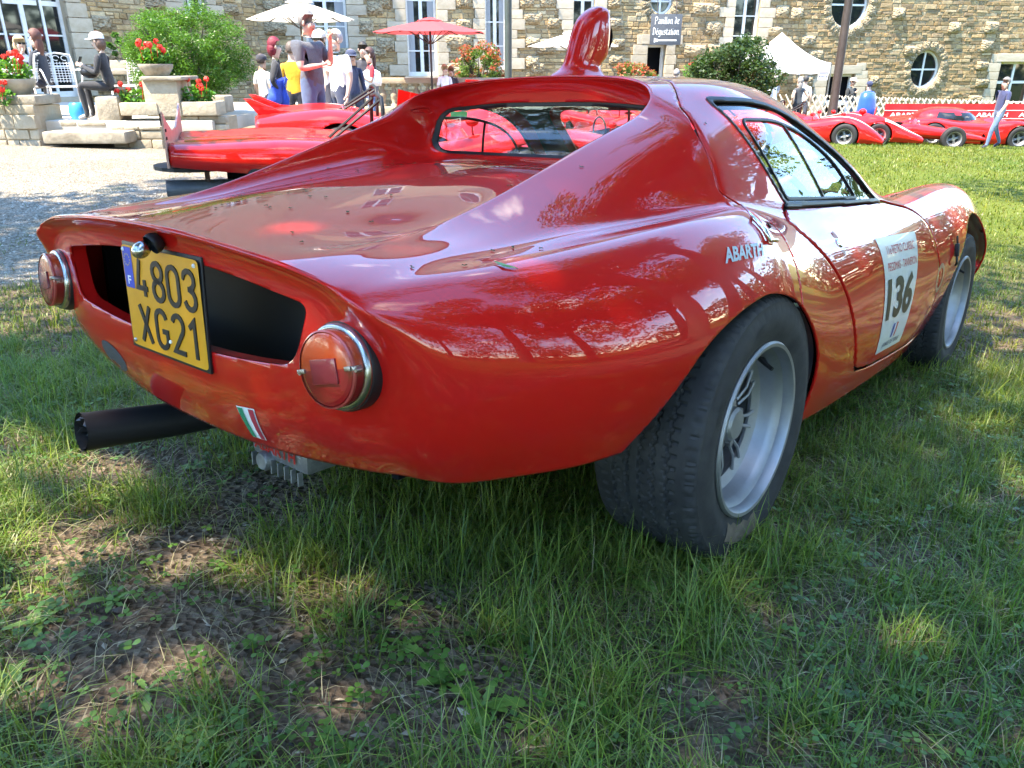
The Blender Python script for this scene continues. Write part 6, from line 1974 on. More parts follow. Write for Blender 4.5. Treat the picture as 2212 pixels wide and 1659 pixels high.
# --- single seater
p = at_y(2040, 300, 20.3)
ps = Vector((p.x - 1.95, 20.75, gz(p.x, 20.75)))
f1 = empty('single_seater', ps); f1.rotation_euler = (0, R(1.5), R(-13)); tag(f1, 'slim red single-seater racing car with open wheels', 'car')
mb = MB(); n = 20; secs = [(-.7, .18, .30, .42), (-.2, .26, .34, .40), (.3, .30, .36, .36), (.8, .30, .34, .34), (1.2, .29, .33, .36), (1.6, .27, .28, .33), (2.0, .25, .24, .31), (2.4, .23, .19, .28), (2.75, .19, .13, .25), (2.88, .15, .09, .24)]
vs = [(x, w * math.cos(2 * PI * k / n) * (1 if True else 1), zc + h * .62 * (abs(math.sin(2 * PI * k / n)) ** .8) * (1 if math.sin(2 * PI * k / n) > 0 else -.8)) for x, w, h, zc in secs for k in range(n)]
mb.add(vs, [(i * n + k, i * n + (k + 1) % n, (i + 1) * n + (k + 1) % n, (i + 1) * n + k) for i in range(len(secs) - 1) for k in range(n)] + [tuple(range(n))]); mb.build('body', BRIGHT_RED, f1, sm=50)
mb = MB(); mb.lathe([(0, .01), (.10, .01), (.13, -.02)], 20, 'x', (2.88, 0, .24)); ob = mb.build('nose_intake', BLACK, f1)
mb = MB(); vs = []
for i in range(13):
    a = -PI / 2 + PI * i / 12; vs += [(1.15 + .22 * math.cos(a), .26 * math.sin(a), .53), (1.05 + .17 * math.cos(a), .24 * math.sin(a), .53 + .16 * max(0, math.cos(a)) ** .6)]
mb.add(vs, [(2 * i, 2 * i + 2, 2 * i + 3, 2 * i + 1) for i in range(12)]); mb.build('windscreen', PERSPEX, f1, recalc=False)
mb = MB(); mb.lathe([(0, .0), (.24, .0), (.26, -.06)], 20, 'z', (.72, 0, .565)); mb.build('cockpit_opening', BLACK, f1)
mb = MB(); mb.tube([(.30, -.20, .50), (.30, -.19, .80), (.30, -.10, .90), (.30, .10, .90), (.30, .19, .80), (.30, .20, .50)], .016, 8); mb.build('roll_hoop', CHROME, f1, sm=True)
for s in (-1, 1):
    race_wheel(f1, (0, s * .72, .29), .29, .28, s); race_wheel(f1, (2.0, s * .70, .275), .275, .20, s)
    for z, dx in ((.20, .18), (.20, -.18), (.37, .12), (.37, -.12)):
        mb = MB(); mb.tube([(2.0 + dx, s * .20, z), (2.0, s * .62, z)], .011, 6); mb.build('suspension_arm', STEEL, f1, sm=True)
        mb = MB(); mb.tube([(dx, s * .2, z), (0, s * .6, z)], .013, 6); mb.build('suspension_arm', STEEL, f1, sm=True)
    mb = MB(); mb.tube([(1.98, s * .24, .44), (2.0, s * .55, .22)], .028, 8); mb.build('spring_damper', STEEL, f1, sm=True)
    mb = MB(); mb.tube([(1.2, s * .27, .52), (1.2, s * .42, .60)], .008, 6); mb.ell((1.2, s * .45, .61), (.03, .06, .045), 10, 8); mb.build('mirror', CHROME, f1, sm=True)
for k in range(4):
    mb = MB(); mb.box((2.22 + k * .05, -.222 + k * .006, .32), (.018, .012, .13), Matrix.Rotation(R(12), 3, 'Y')); mb.build('louvre', BLACK, f1)
# --- closed coupe at the end of the row
p = at_y(2188, 296, 21.0)
GT = dict(SPY); GT['zf'] = [.60, .66, .70, .70, .64, .62, .62, .68, .72, .64, .46, .30]; GT['zc'] = [.58, .64, .70, .72, .72, .72, .68, .58, .50, .42, .32, .24]
e10, g10, tz10 = spyder('closed red racing coupe behind the walking man', Vector((p.x - 2.05, 21.7, gz(p.x, 21.7))), -7, GT, cockpit=False)
mb = MB(); n = 24; vs = []
for i in range(9):
    t_ = i / 8; sc_ = math.cos(t_ * PI / 2) ** .75 if i < 8 else 0.0
    for k in range(n):
        a = 2 * PI * k / n; vs.append((.60 + (.95 if math.cos(a) < 0 else .72) * sc_ * math.cos(a) - .10 * t_, .58 * sc_ * math.sin(a), .56 + .40 * math.sin(t_ * PI / 2)))
mb.add(vs, [(i * n + k, i * n + (k + 1) % n, (i + 1) * n + (k + 1) % n, (i + 1) * n + k) for i in range(8) for k in range(n)])
cb_ = mb.build('cabin', [BRIGHT_RED, PANE], e10, sm=True)
for pg in cb_.data.polygons: pg.material_index = 1 if .66 < pg.center.z < .86 and pg.center.x > .12 and abs(pg.center.x - .62) > .03 else 0
mb = MB(); mb.box((1.95, -.2, tz10(1.95, -.2) + .012), (.34, .42, .008)); mb.build('race_number_plate', STRIPE, e10)
# jagged details: intake trumpets on the open engines
for e_, tz_ in ((e3, tz3), (e4, tz4), (e5, tz5)):
    for k in range(4):
        mb = MB(); mb.lathe([(.030, 0), (.026, .05), (.036, .09)], 12, 'z', (.10 + k * .09, -.06, tz_(.1 + k * .09, -.06) - .01)); mb.build('intake_trumpet', CHROME, e_, sm=True)
# ================================================================== people
SKIN = mat('skin', (.58, .40, .31), .55, spec=.35)
SKIN2 = mat('skin_tanned', (.46, .29, .21), .55, spec=.35)
EYE = mat('eye_dark', (.02, .015, .012), .3)
LIP = mat('lip', (.35, .12, .10), .5)
CLOTH = {}
def cloth(c, name='cloth'):
    k = tuple(round(x, 3) for x in c)
    if k not in CLOTH:
        m = varied('fabric', c, tuple(min(1, x * 1.18 + .004) for x in c), 12, .85, bump=.5, bscale=9, bdist=.03, sheen=.2)
        CLOTH[k] = m
    return CLOTH[k]
def person(label, pos, H, yaw, top, bottom, shoe=(.05, .05, .05), hair=(.05, .035, .03), skin=SKIN, pose='stand', arms='down', sleeve='short', hair_style='short', cap=None, build=1.0, lean=0.0, head_turn=0.0, beard=None, group=None, cat='person', legs=None, glasses=False, seat_z=None, arm_pts=None):
    """one continuous skinned body; faces +x before yaw"""
    k = H / 1.75
    J = {}
    sit = pose == 'sit'
    pz = .95 if not sit else .53
    lx = math.sin(lean)
    J['pel'] = (0, 0, pz); J['wai'] = (.01 + lx * .14, 0, pz + .14); J['che'] = (.02 + lx * .36, 0, pz + .36); J['nek'] = (.0 + lx * .53, 0, pz + .52)
    ht = math.radians(head_turn); hc, hs = math.cos(ht), math.sin(ht)
    nx = J['nek'][0]
    J['jaw'] = (nx + .025 * hc + lx * .05, .025 * hs, pz + .605); J['cra'] = (nx + .012 * hc + lx * .1, .012 * hs, pz + .700)
    hd = Vector(J['cra'])
    J['nos'] = (nx + lx * .08 + .108 * hc, .108 * hs, pz + .655)
    for s, S in ((1, 'L'), (-1, 'R')):
        J['sh' + S] = (J['nek'][0] - .01, s * .165 * build, pz + .455)
        if sit:
            J['hip' + S] = (.02, s * .10, pz - .01); J['kne' + S] = (.44, s * .13, pz + .02); J['ank' + S] = (.40, s * .12, .09); J['toe' + S] = (.55, s * .13, .035)
        elif pose == 'walk':
            f_ = s * .26
            J['hip' + S] = (.0, s * .095, .90); J['kne' + S] = (f_ * .55 + .05, s * .10, .50); J['ank' + S] = (f_ - .02, s * .09, .09 + (.05 if f_ < 0 else 0)); J['toe' + S] = (f_ + .12, s * .10, .035)
        else:
            J['hip' + S] = (.0, s * .095, .90); J['kne' + S] = (.015, s * .11, .50); J['ank' + S] = (-.01, s * .12, .085); J['toe' + S] = (.13, s * .15, .035)
        sh = Vector(J['sh' + S])
        A = arms[0 if S == 'L' else 1] if isinstance(arms, (tuple, list)) else arms
        if A == 'down': el, wr = sh + Vector((-.02, s * .06, -.29)), sh + Vector((.06, s * .08, -.53))
        elif A == 'swing': el, wr = sh + Vector((.06 * s, s * .06, -.28)), sh + Vector((.20 * s, s * .07, -.48))
        elif A == 'chest': el, wr = sh + Vector((.05, s * .07, -.27)), sh + Vector((.24, -s * .06, -.12))
        elif A == 'cross': el, wr = sh + Vector((.05, s * .05, -.28)), sh + Vector((.20, -s * .12, -.24))
        elif A == 'face': el, wr = sh + Vector((.12, s * .06, -.25)), sh + Vector((.22, -s * .07, .03))
        elif A == 'hip': el, wr = sh + Vector((-.10, s * .16, -.26)), sh + Vector((.02, s * .02, -.46))
        elif A == 'lap': el, wr = sh + Vector((.04, s * .06, -.27)), sh + Vector((.26, -s * .05, -.34))
        elif A == 'phone': el, wr = sh + Vector((.05, s * .05, -.26)), sh + Vector((.30, -s * .08, -.16))
        elif A == 'fold': el, wr = sh + Vector((.08, s * .06, -.26)), sh + Vector((.20, -s * .10, -.40))
        else: el, wr = [Vector(q) for q in A]
        J['elb' + S], J['wri' + S] = tuple(el), tuple(wr)
        d = (wr - el).normalized(); sd = d.cross(Vector((0, s, .3))).normalized(); up = d.cross(sd).normalized()
        pal = wr + d * .055
        J['pal' + S] = tuple(pal)
        for q in range(4):
            o_ = sd * (.026 - .0175 * q); L_ = (.055, .065, .06, .045)[q]
            J['fa%d' % q + S] = tuple(pal + o_ + d * (.03 + L_ * .3)); J['fb%d' % q + S] = tuple(pal + o_ + d * (.03 + L_ * .75) - up * .018)
        J['tha' + S] = tuple(wr + sd * .034 + d * .03); J['thb' + S] = tuple(wr + sd * .046 + d * .065 - up * .01)
    b_ = build
    RAD = {'pel': (.135 * b_, .12), 'wai': (.128 * b_, .105 * b_), 'che': (.145 * b_, .115 * b_), 'nek': (.062, .062), 'jaw': (.062, .066), 'cra': (.088, .098), 'nos': (.010, .010)}
    seg = [('pel', 'wai', 'T'), ('wai', 'che', 'T'), ('che', 'nek', 'T'), ('nek', 'jaw', 'S'), ('jaw', 'cra', 'S'), ('jaw', 'nos', 'S')]
    for S in 'LR':
        RAD.update({'sh' + S: (.068 * b_,) * 2, 'elb' + S: (.043,) * 2, 'wri' + S: (.029,) * 2, 'pal' + S: (.034, .022), 'hip' + S: (.092 * b_,) * 2, 'kne' + S: (.062,) * 2, 'ank' + S: (.042,) * 2, 'toe' + S: (.038, .03)})
        for q in range(4): RAD['fa%d' % q + S] = (.0095,) * 2; RAD['fb%d' % q + S] = (.008,) * 2
        RAD['tha' + S] = (.012,) * 2; RAD['thb' + S] = (.009,) * 2
        sl = 'T' if sleeve in ('short', 'long') else 'S'
        seg += [('che', 'sh' + S, 'T'), ('sh' + S, 'elb' + S, sl), ('elb' + S, 'wri' + S, 'T' if sleeve == 'long' else 'S'), ('wri' + S, 'pal' + S, 'S'), ('pel', 'hip' + S, 'B'), ('hip' + S, 'kne' + S, 'B'), ('kne' + S, 'ank' + S, 'B'), ('ank' + S, 'toe' + S, 'F')]
        for q in range(4): seg += [('pal' + S, 'fa%d' % q + S, 'S'), ('fa%d' % q + S, 'fb%d' % q + S, 'S')]
        seg += [('wri' + S, 'tha' + S, 'S'), ('tha' + S, 'thb' + S, 'S')]
    names = list(J)
    me = bpy.data.meshes.new('person')
    me.from_pydata([tuple(Vector(J[n_]) * k) for n_ in names], [(names.index(a), names.index(b)) for a, b, _ in seg], [])
    o = bpy.data.objects.new('person', me); col.objects.link(o)
    md = o.modifiers.new('skin', 'SKIN'); md.use_smooth_shade = True; md.branch_smoothing = .6
    sv = me.skin_vertices[0].data
    for i, n_ in enumerate(names):
        r_ = RAD.get(n_, (.05, .05)); sv[i].radius = (r_[0] * k, r_[1] * k)
        sv[i].use_root = n_ == 'pel'
    ms = o.modifiers.new('sub', 'SUBSURF'); ms.levels = 2; ms.render_levels = 2
    dg = bpy.context.evaluated_depsgraph_get()
    ev = bpy.data.meshes.new_from_object(o.evaluated_get(dg))
    bpy.data.objects.remove(o); bpy.data.meshes.remove(me)
    # give each face the cloth of the bone it covers
    mats = {'S': skin, 'T': cloth(top), 'B': cloth(bottom), 'F': cloth(shoe)}
    order = ['S', 'T', 'B', 'F']
    for q in order: ev.materials.append(mats[q])
    A = np.array([Vector(J[a]) * k for a, b, _ in seg]); B = np.array([Vector(J[b]) * k for a, b, _ in seg])
    n = len(ev.polygons); cen = np.empty(n * 3); ev.polygons.foreach_get('center', cen); cen = cen.reshape(-1, 3)
    rad = np.array([(RAD.get(a, (.01,))[0] + RAD.get(b, (.01,))[0]) / 2 * k for a, b, _ in seg])
    best = np.full(n, 1e9); bi = np.zeros(n, int)
    for i in range(len(seg)):
        ab = B[i] - A[i]; t_ = np.clip(((cen - A[i]) @ ab) / max(ab @ ab, 1e-9), 0, 1)
        d = np.linalg.norm(cen - A[i] - t_[:, None] * ab, axis=1) - rad[i]
        w_ = d < best; best[w_] = d[w_]; bi[w_] = i
    cls = np.array([order.index(seg[i][2]) for i in range(len(seg))])[bi]
    # neckline and waist
    cls[(cls == 1) & (cen[:, 2] > (pz + .495) * k) & (np.abs(cen[:, 1]) < .09 * k)] = 0
    cls[(cls == 0) & (cen[:, 2] < (pz + .47) * k) & (cen[:, 2] > (pz + .0) * k) & (np.abs(cen[:, 1]) < .14 * k) & (np.abs(cen[:, 0] - lx * .3 * k) < .15 * k) & (bi < 4)] = 1
    cls[(cls == 1) & (cen[:, 2] < (pz + (.0 if not sit else -.06)) * k) & (np.abs(cen[:, 1]) < .17 * k)] = 2
    if sleeve == 'short':
        for S in 'LR':
            sh, el = Vector(J['sh' + S]) * k, Vector(J['elb' + S]) * k
            i = [j for j, s_ in enumerate(seg) if s_[0] == 'sh' + S and s_[1] == 'elb' + S][0]
            ab = B[i] - A[i]; t_ = ((cen - A[i]) @ ab) / (ab @ ab)
            cls[(bi == i) & (t_ > .72)] = 0
    ev.polygons.foreach_set('material_index', cls.astype(np.int32))
    smooth(ev)
    p = bpy.data.objects.new('person', ev); col.objects.link(p)
    p.location = pos; p.rotation_euler = (0, 0, yaw)
    tag(p, label, cat, group)
    hq = Matrix.Rotation(ht, 3, 'Z')
    hc_ = Vector(J['cra']) * k
    def loc(x, y, z): return hc_ + hq @ (Vector((x, y, z)) * k)
    # face
    for s in (-1, 1):
        mb = MB(); mb.ell(loc(.083, s * .033, -.022), (.010 * k, .013 * k, .008 * k), 8, 6); mb.build('eye', EYE, p, sm=True)
        mb = MB(); mb.ell(loc(.0, s * .088, -.030), (.018 * k, .010 * k, .030 * k), 8, 6, hq); mb.build('ear', skin, p, sm=True)
    mb = MB(); mb.ell(loc(.082, 0, -.092), (.012 * k, .024 * k, .006 * k), 8, 6, hq); mb.build('mouth', LIP, p, sm=True)
    if glasses:
        mb = MB()
        for s in (-1, 1): mb.box(loc(.097, s * .034, -.018), (.012 * k, .052 * k, .034 * k), hq); mb.box(loc(.045, s * .088, -.012), (.10 * k, .005 * k, .010 * k), hq)
        mb.box(loc(.10, 0, -.012), (.008 * k, .02 * k, .008 * k), hq)
        g_ = mb.build('sunglasses', EYE, p); g_['kind'] = 'stuff'
    # hair
    if hair is not None:
        hm = varied('hair', hair, tuple(min(1, x * 1.6) for x in hair), 30, .6, bump=.6, bscale=60, bdist=.01)
        mb = MB()
        vs = []; n_, m_ = 16, 10
        for i in range(m_ + 1):
            t_ = (PI * .98) * i / m_
            for q in range(n_):
                a = 2 * PI * q / n_
                x, y, z = math.sin(t_) * math.cos(a), math.sin(t_) * math.sin(a), math.cos(t_)
                lim = .45 if x > .35 else (.15 if x > .05 else (-.62 if hair_style == 'short' else -.8))
                zz = max(z, lim)
                sc_ = 1.0 + .03 * math.sin(q * 5 + i * 3)
                vs.append(loc(x * .103 * sc_ - .012, y * .098 * sc_, zz * .118 + .010))
        mb.add(vs, [(i * n_ + q, (i + 1) * n_ + q, (i + 1) * n_ + (q + 1) % n_, i * n_ + (q + 1) % n_) for i in range(m_) for q in range(n_)])
        if hair_style == 'long':
            mb.ell(loc(-.055, 0, -.14), (.055 * k, .085 * k, .17 * k), 12, 8, hq)
        if hair_style == 'bob':
            mb.ell(loc(-.048, 0, -.065), (.078 * k, .104 * k, .112 * k), 12, 8, hq)
        if hair_style == 'tail':
            mb.ell(loc(-.10, 0, -.12), (.035 * k, .035 * k, .14 * k), 10, 8, hq)
        mb.build('hair', hm, p, sm=True)
    if beard is not None:
        mb = MB(); mb.ell(loc(.040, 0, -.105), (.058 * k, .060 * k, .052 * k), 12, 8, hq); mb.build('beard', varied('beard', beard, tuple(x * 1.2 for x in beard), 40, .8), p, sm=True)
    if cap is not None:
        cm = cloth(cap)
        mb = MB(); mb.lathe([(.108 * k, 0), (.108 * k, .03 * k), (.098 * k, .065 * k), (.07 * k, .092 * k), (.03 * k, .104 * k), (0, .106 * k)], 18, 'z', loc(-.005, 0, .010), rot=hq)
        cp_ = mb.build('cap', cm, p, sm=60)
        mb = MB(); vs = []
        for i in range(9):
            a = -PI / 2 + PI * i / 8
            vs += [loc(.09 * math.cos(a) + .0, .095 * math.sin(a), .018), loc(.09 + .095 * math.cos(a) ** .8 if math.cos(a) > 1e-6 else .03, .092 * math.sin(a), .0)]
        mb.add(vs, [(2 * i, 2 * i + 2, 2 * i + 3, 2 * i + 1) for i in range(8)]); mb.build('peak', cm, cp_, recalc=False)
    return p, J, k
def feet_at(u, v_head, Y):
    """ground point of somebody whose head top shows at (u, v) at distance Y, and the height that fits"""
    h = at_y(u, v_head, Y)
    return Vector((h.x, Y, gz(h.x, Y))), h.z - gz(h.x, Y)
def stand(label, u, v, Y, face_u, **k):
    """face_u: turn towards +1 picture right, -1 left, 0 camera, 2 away; or an angle in degrees from picture right"""
    f_, H = feet_at(u, v, Y)
    return person(label, f_, H, R(face_u), **k)
# the group in the court
stand('man in grey polo shirt and jeans, grey hair, hand raised to his face', 660, 24, 10.2, -20, top=(.060, .066, .082), bottom=(.05, .09, .17), hair=(.13, .125, .12), arms=('face', 'cross'), build=1.28)
stand('white-bearded man in a white polo shirt and navy shorts', 724, 66, 11.4, -140, top=(.80, .80, .82), bottom=(.03, .04, .08), hair=(.32, .31, .30), beard=(.30, .29, .28), arms=('down', 'fold'), build=1.32)
stand('man in pale cap and dark sunglasses half hidden behind the grey polo shirt', 689, 66, 12.2, -110, top=(.62, .62, .66), bottom=(.05, .05, .07), hair=(.25, .23, .2), cap=(.55, .53, .47), glasses=True, arms='down')
stand('person in mustard yellow top beside the red-haired woman', 628, 92, 12.4, 100, top=(.62, .33, .02), bottom=(.03, .03, .04), hair=(.08, .06, .05), arms='down', build=1.05)
w_, J_, k_ = stand('red-haired woman in black leather jacket with a blue jacket over her arm', 590, 82, 11.4, 20, top=(.018, .018, .02), bottom=(.06, .10, .22), hair=(.12, .006, .016), hair_style='bob', arms=('down', 'hip'), sleeve='long')
mb = MB()
vs = []
for i in range(9):
    for j in range(7):
        vs.append((.02 + .05 * math.sin(i * 1.3 + j) - .02 * j, -.22 - .06 * math.sin(i * .8) - .02 * math.cos(j * 2.1), 1.02 - .09 * j - .02 * math.sin(i * 2.2)))
for i in range(9):
    pass
mb.add([(x + (i // 7) * .032 - .14, y, z) for i, (x, y, z) in enumerate(vs)], [(i * 7 + j, (i + 1) * 7 + j, (i + 1) * 7 + j + 1, i * 7 + j + 1) for i in range(8) for j in range(6)])
bj = mb.build('blue_jacket', cloth((.015, .06, .40)), None, sm=True, recalc=False)
md = bj.modifiers.new('t', 'SOLIDIFY'); md.thickness = .02
bj.location = w_.location; bj.rotation_euler = w_.rotation_euler
tag(bj, 'bright blue jacket hanging from the arm of the red-haired woman', 'jacket')
stand('person in dark baseball cap behind the red-haired woman', 563, 118, 13.5, 60, top=(.55, .54, .52), bottom=(.03, .03, .05), cap=(.02, .02, .03), arms='down', skin=SKIN2)
w_, J_, k_ = stand('woman in red top with a white sweater over her shoulders', 797, 104, 15.0, -160, top=(.42, .02, .03), bottom=(.10, .17, .30), hair=(.06, .03, .025), hair_style='tail', arms='chest')
mb = MB()
n = 14; vs = []
for i in range(n + 1):
    a = PI * .15 + PI * 1.7 * i / n
    for r_, z in ((.10, 1.36), (.19, 1.31), (.215, 1.16), (.20, .92 if (i in (0, 1, n, n - 1)) else 1.06)):
        vs.append((math.cos(a) * r_ * .85 - .01, math.sin(a) * r_ * 1.05, z * k_))
mb.add(vs, [(4 * i + j, 4 * i + 4 + j, 4 * i + 5 + j, 4 * i + 1 + j) for i in range(n) for j in range(3)])
sw = mb.build('white_sweater', cloth((.80, .80, .80)), None, sm=True); md = sw.modifiers.new('t', 'SOLIDIFY'); md.thickness = .015
sw.location = w_.location; sw.rotation_euler = w_.rotation_euler
tag(sw, 'white sweater draped over the shoulders of the woman in red', 'sweater')
stand('dark-haired man behind the woman with the white sweater', 783, 92, 16.5, -90, top=(.03, .03, .04), bottom=(.03, .03, .05), hair=(.02, .018, .016), arms='down', sleeve='long')
stand('man in navy jacket behind the white-bearded man', 757, 108, 14.0, -60, top=(.02, .03, .07), bottom=(.03, .04, .06), hair=(.12, .1, .09), arms='down', sleeve='long', cap=(.03, .04, .08))
stand('child in white shirt standing by the balustrade', 960, 140, 21.0, -60, top=(.75, .72, .74), bottom=(.1, .1, .2), hair=(.30, .2, .12), arms='down')
stand('long-haired woman beside the child at the balustrade', 974, 144, 21.5, -100, top=(.05, .05, .06), bottom=(.05, .05, .07), hair=(.16, .08, .05), hair_style='long', arms='down')
# people by the fence and the tent
stand('man in navy polo shirt and jeans walking past the racing cars', 2176, 168, 19.4, -170, top=(.022, .03, .085), bottom=(.08, .13, .22), hair=(.12, .115, .11), arms='swing', pose='walk', build=1.12, shoe=(.03, .03, .05))
stand('man in black sweater and beige cap holding a cup', 1844, 168, 27.0, -60, top=(.018, .02, .02), bottom=(.10, .16, .26), cap=(.45, .36, .28), arms=('down', 'chest'), sleeve='long', build=1.15, skin=SKIN2)
w_, J_, k_ = stand('person wrapped in a shiny blue flag seen from behind', 1880, 176, 26.0, 100, top=(.02, .10, .55), bottom=(.02, .04, .12), hair=(.03, .03, .05), cap=(.02, .03, .08), arms='down', sleeve='long')
mb = MB(); n = 12; vs = []
for i in range(n + 1):
    a = PI * .35 + PI * 1.3 * i / n
    for r_, z in ((.09, 1.42), (.20, 1.36), (.25, 1.15), (.27, .85), (.29 + .03 * (i % 2), .5)):
        vs.append((math.cos(a) * r_ * .9, math.sin(a) * r_ * 1.1, z * k_))
mb.add(vs, [(5 * i + j, 5 * i + 5 + j, 5 * i + 6 + j, 5 * i + 1 + j) for i in range(n) for j in range(4)])
fg = mb.build('blue_flag', mat('blue_satin', (.012, .075, .55), .3, sheen=.3), None, sm=True); md = fg.modifiers.new('t', 'SOLIDIFY'); md.thickness = .01
fg.location = w_.location; fg.rotation_euler = w_.rotation_euler; tag(fg, 'shiny blue flag worn as a cape by the fence', 'flag')
stand('woman with long grey hair in a dark sleeveless top', 1730, 168, 24.5, 110, top=(.06, .065, .07), bottom=(.02, .02, .025), hair=(.2, .19, .18), hair_style='long', arms='hip', sleeve='none')
stand('man in pale blue shirt beside the grey-haired woman', 1742, 164, 26.0, 80, top=(.50, .54, .58), bottom=(.06, .07, .1), hair=(.03, .03, .03), arms='down')
stand('man in white T-shirt standing at the drinks tent', 1676, 162, 25.5, 130, top=(.78, .76, .78), bottom=(.08, .1, .14), hair=(.35, .3, .27), arms='chest', build=1.15)
stand('man half hidden by the evergreen bush at the drinks tent', 1660, 166, 26.5, 60, top=(.12, .2, .35), bottom=(.05, .05, .07), hair=(.2, .13, .1), arms='down')
stand('grey-haired person beyond the red shrub near the arched door', 1462, 150, 25.0, 90, top=(.1, .1, .12), bottom=(.05, .05, .05), hair=(.22, .2, .19), arms='down')
# ================================================================== terrace on the left
TY = 12.0
LIME = varied('limestone', (.31, .255, .175), (.45, .385, .285), 3.5, .9, bump=.6, bscale=16, bdist=.02, per_object=.08)
LIME_D = varied('weathered_limestone', (.20, .17, .125), (.42, .36, .27), 4, .92, bump=.6, bscale=18, bdist=.02, per_object=.12)
PAVE = varied('terrace_paving', (.42, .37, .30), (.54, .49, .42), 2, .85)
def xz(u, v, Y): p = at_y(u, v, Y); return p.x, p.z
def px_box(name, u0, u1, v0, v1, Y, depth, mat_, parent=None, bevel=.02, taper=1.0):
    x0, z1 = xz(u0, v0, Y); x1, z0 = xz(u1, v1, Y)
    vm = (v0 + v1) / 2
    x0 = xz(u0, vm, Y)[0]; x1 = xz(u1, vm, Y)[0]
    mb = MB(); mb.box(((x0 + x1) / 2, Y + depth / 2, (z0 + z1) / 2), (x1 - x0, depth, z1 - z0), taper=taper)
    return mb.build(name, mat_, parent, bevel=bevel)
terrace = empty('terrace', at_y(180, 300, TY)); tag(terrace, 'raised stone terrace with two steps in front of the arched window', 'terrace')
FLZ = xz(180, 261, TY)[1]
mb = MB(); mb.box((-7.2, TY + 2.9, FLZ - .10), (5.6, 5.8, .20)); t_ = mb.build('paving', PAVE, None, bevel=.02); t_.parent = terrace; t_.matrix_parent_inverse = Matrix.Translation(-Vector(terrace.location))
def tpart(o): o.parent = terrace; o.matrix_parent_inverse = Matrix.Translation(-Vector(terrace.location)); return o
tpart(px_box('step', 91, 270, 285, 311, TY - .42, .46, LIME_D, bevel=.03))
def masonry(u0, u1, v0, v1, Y, depth, parentfn, seed=3, hmin=.12, hmax=.22):
    """wall of single stones"""
    r_ = random.Random(seed)
    x0 = xz(u0, (v0 + v1) / 2, Y)[0]; x1 = xz(u1, (v0 + v1) / 2, Y)[0]; z1 = xz(u0, v0, Y)[1]; z0 = xz(u0, v1, Y)[1] - .1
    mb = MB(); mb.box(((x0 + x1) / 2, Y + depth / 2 + .03, (z0 + z1) / 2 - .01), (x1 - x0 - .02, depth, z1 - z0 - .02)); parentfn(mb.build('wall_core', MORTAR))
    z = z0
    while z < z1 - .03:
        h = min(r_.uniform(hmin, hmax), z1 - z)
        x = x0
        while x < x1 - .02:
            w = min(r_.uniform(.18, .5), x1 - x)
            if x1 - x - w < .1: w = x1 - x
            mb = MB(); mb.box((x + w / 2, Y + .08 + r_.uniform(-.02, .02), z + h / 2), (w - .015, .16, h - .014)); parentfn(mb.build('stone', LIME if r_.random() < .75 else LIME_D, bevel=.018))
            x += w
        z += h
masonry(79, 268, 262, 286, TY, .5, tpart, 5)
masonry(-60, 80, 226, 318, TY - .25, .7, tpart, 6)
masonry(240, 350, 272, 309, TY - .05, .5, tpart, 7)
masonry(345, 490, 250, 300, TY + .1, .5, tpart, 8)
# block the woman sits on, pillars, planters
seat = px_box('sitting_stone', 205, 257, 207, 264, TY + .02, .42, LIME_D, bevel=.06); tag(seat, 'weathered stone block used as a seat on the terrace', 'stone')
def planter(u0, u1, v0, v1, Y, label):
    o = px_box('stone_planter', u0, u1, v0, v1, Y, .42, LIME, bevel=.02); return tag(o, label, 'planter')
planter(258, 340, 222, 250, TY - .02, 'long stone planter box between the pillar and the sitting stone')
planter(390, 467, 220, 250, TY + .02, 'long stone planter box between the pillar and the feathery bush')
tag(px_box('stone_block', 450, 487, 207, 244, TY + .5, .4, LIME_D, bevel=.03), 'squat weathered stone block beside the feathery bush', 'stone')
pil = px_box('stone_pillar', 312, 386, 172, 252, TY + .0, .55, LIME, bevel=.015); tag(pil, 'square stone pillar carrying the flower bowl', 'pillar')
cap_ = px_box('pillar_cap', 302, 391, 165, 174, TY - .06, .68, LIME_D, bevel=.02); cap_.parent = pil
tag(px_box('low_back_wall', 225, 290, 130, 160, TY + 2.6, .3, LIME_D, bevel=.03), 'low stone wall below the ivy at the back of the terrace', 'wall')
def bowl(u, v0, v1, Y, r_px, label):
    c = at_y(u, v1, Y); top = at_y(u, v0, Y); h = top.z - c.z; r_ = r_px * Y / FPX
    mb = MB(); mb.lathe([(0, 0), (r_ * .62, 0), (r_ * .70, h * .12), (r_ * .95, h * .65), (r_ * 1.0, h * .92), (r_ * .99, h), (r_ * .90, h), (r_ * .86, h * .8), (0, h * .75)], 36, 'z', c)
    return tag(mb.build('stone_bowl', LIME_D, sm=35), label, 'bowl'), Vector((c.x, c.y, c.z + h * .8)), r_
b1, bc1, br1 = bowl(340, 138, 165, TY + .27, 33, 'shallow stone bowl of geraniums on top of the pillar')
px_bw = px_box('bowl_plinth', -45, 76, 206, 227, TY - .2, .7, LIME_D, bevel=.03); tag(px_bw, 'stone plinth under the wide bowl beside the steps', 'plinth')
b2, bc2, br2 = bowl(30, 170, 207, TY + .1, 45, 'wide stone bowl of geraniums on the plinth beside the steps')
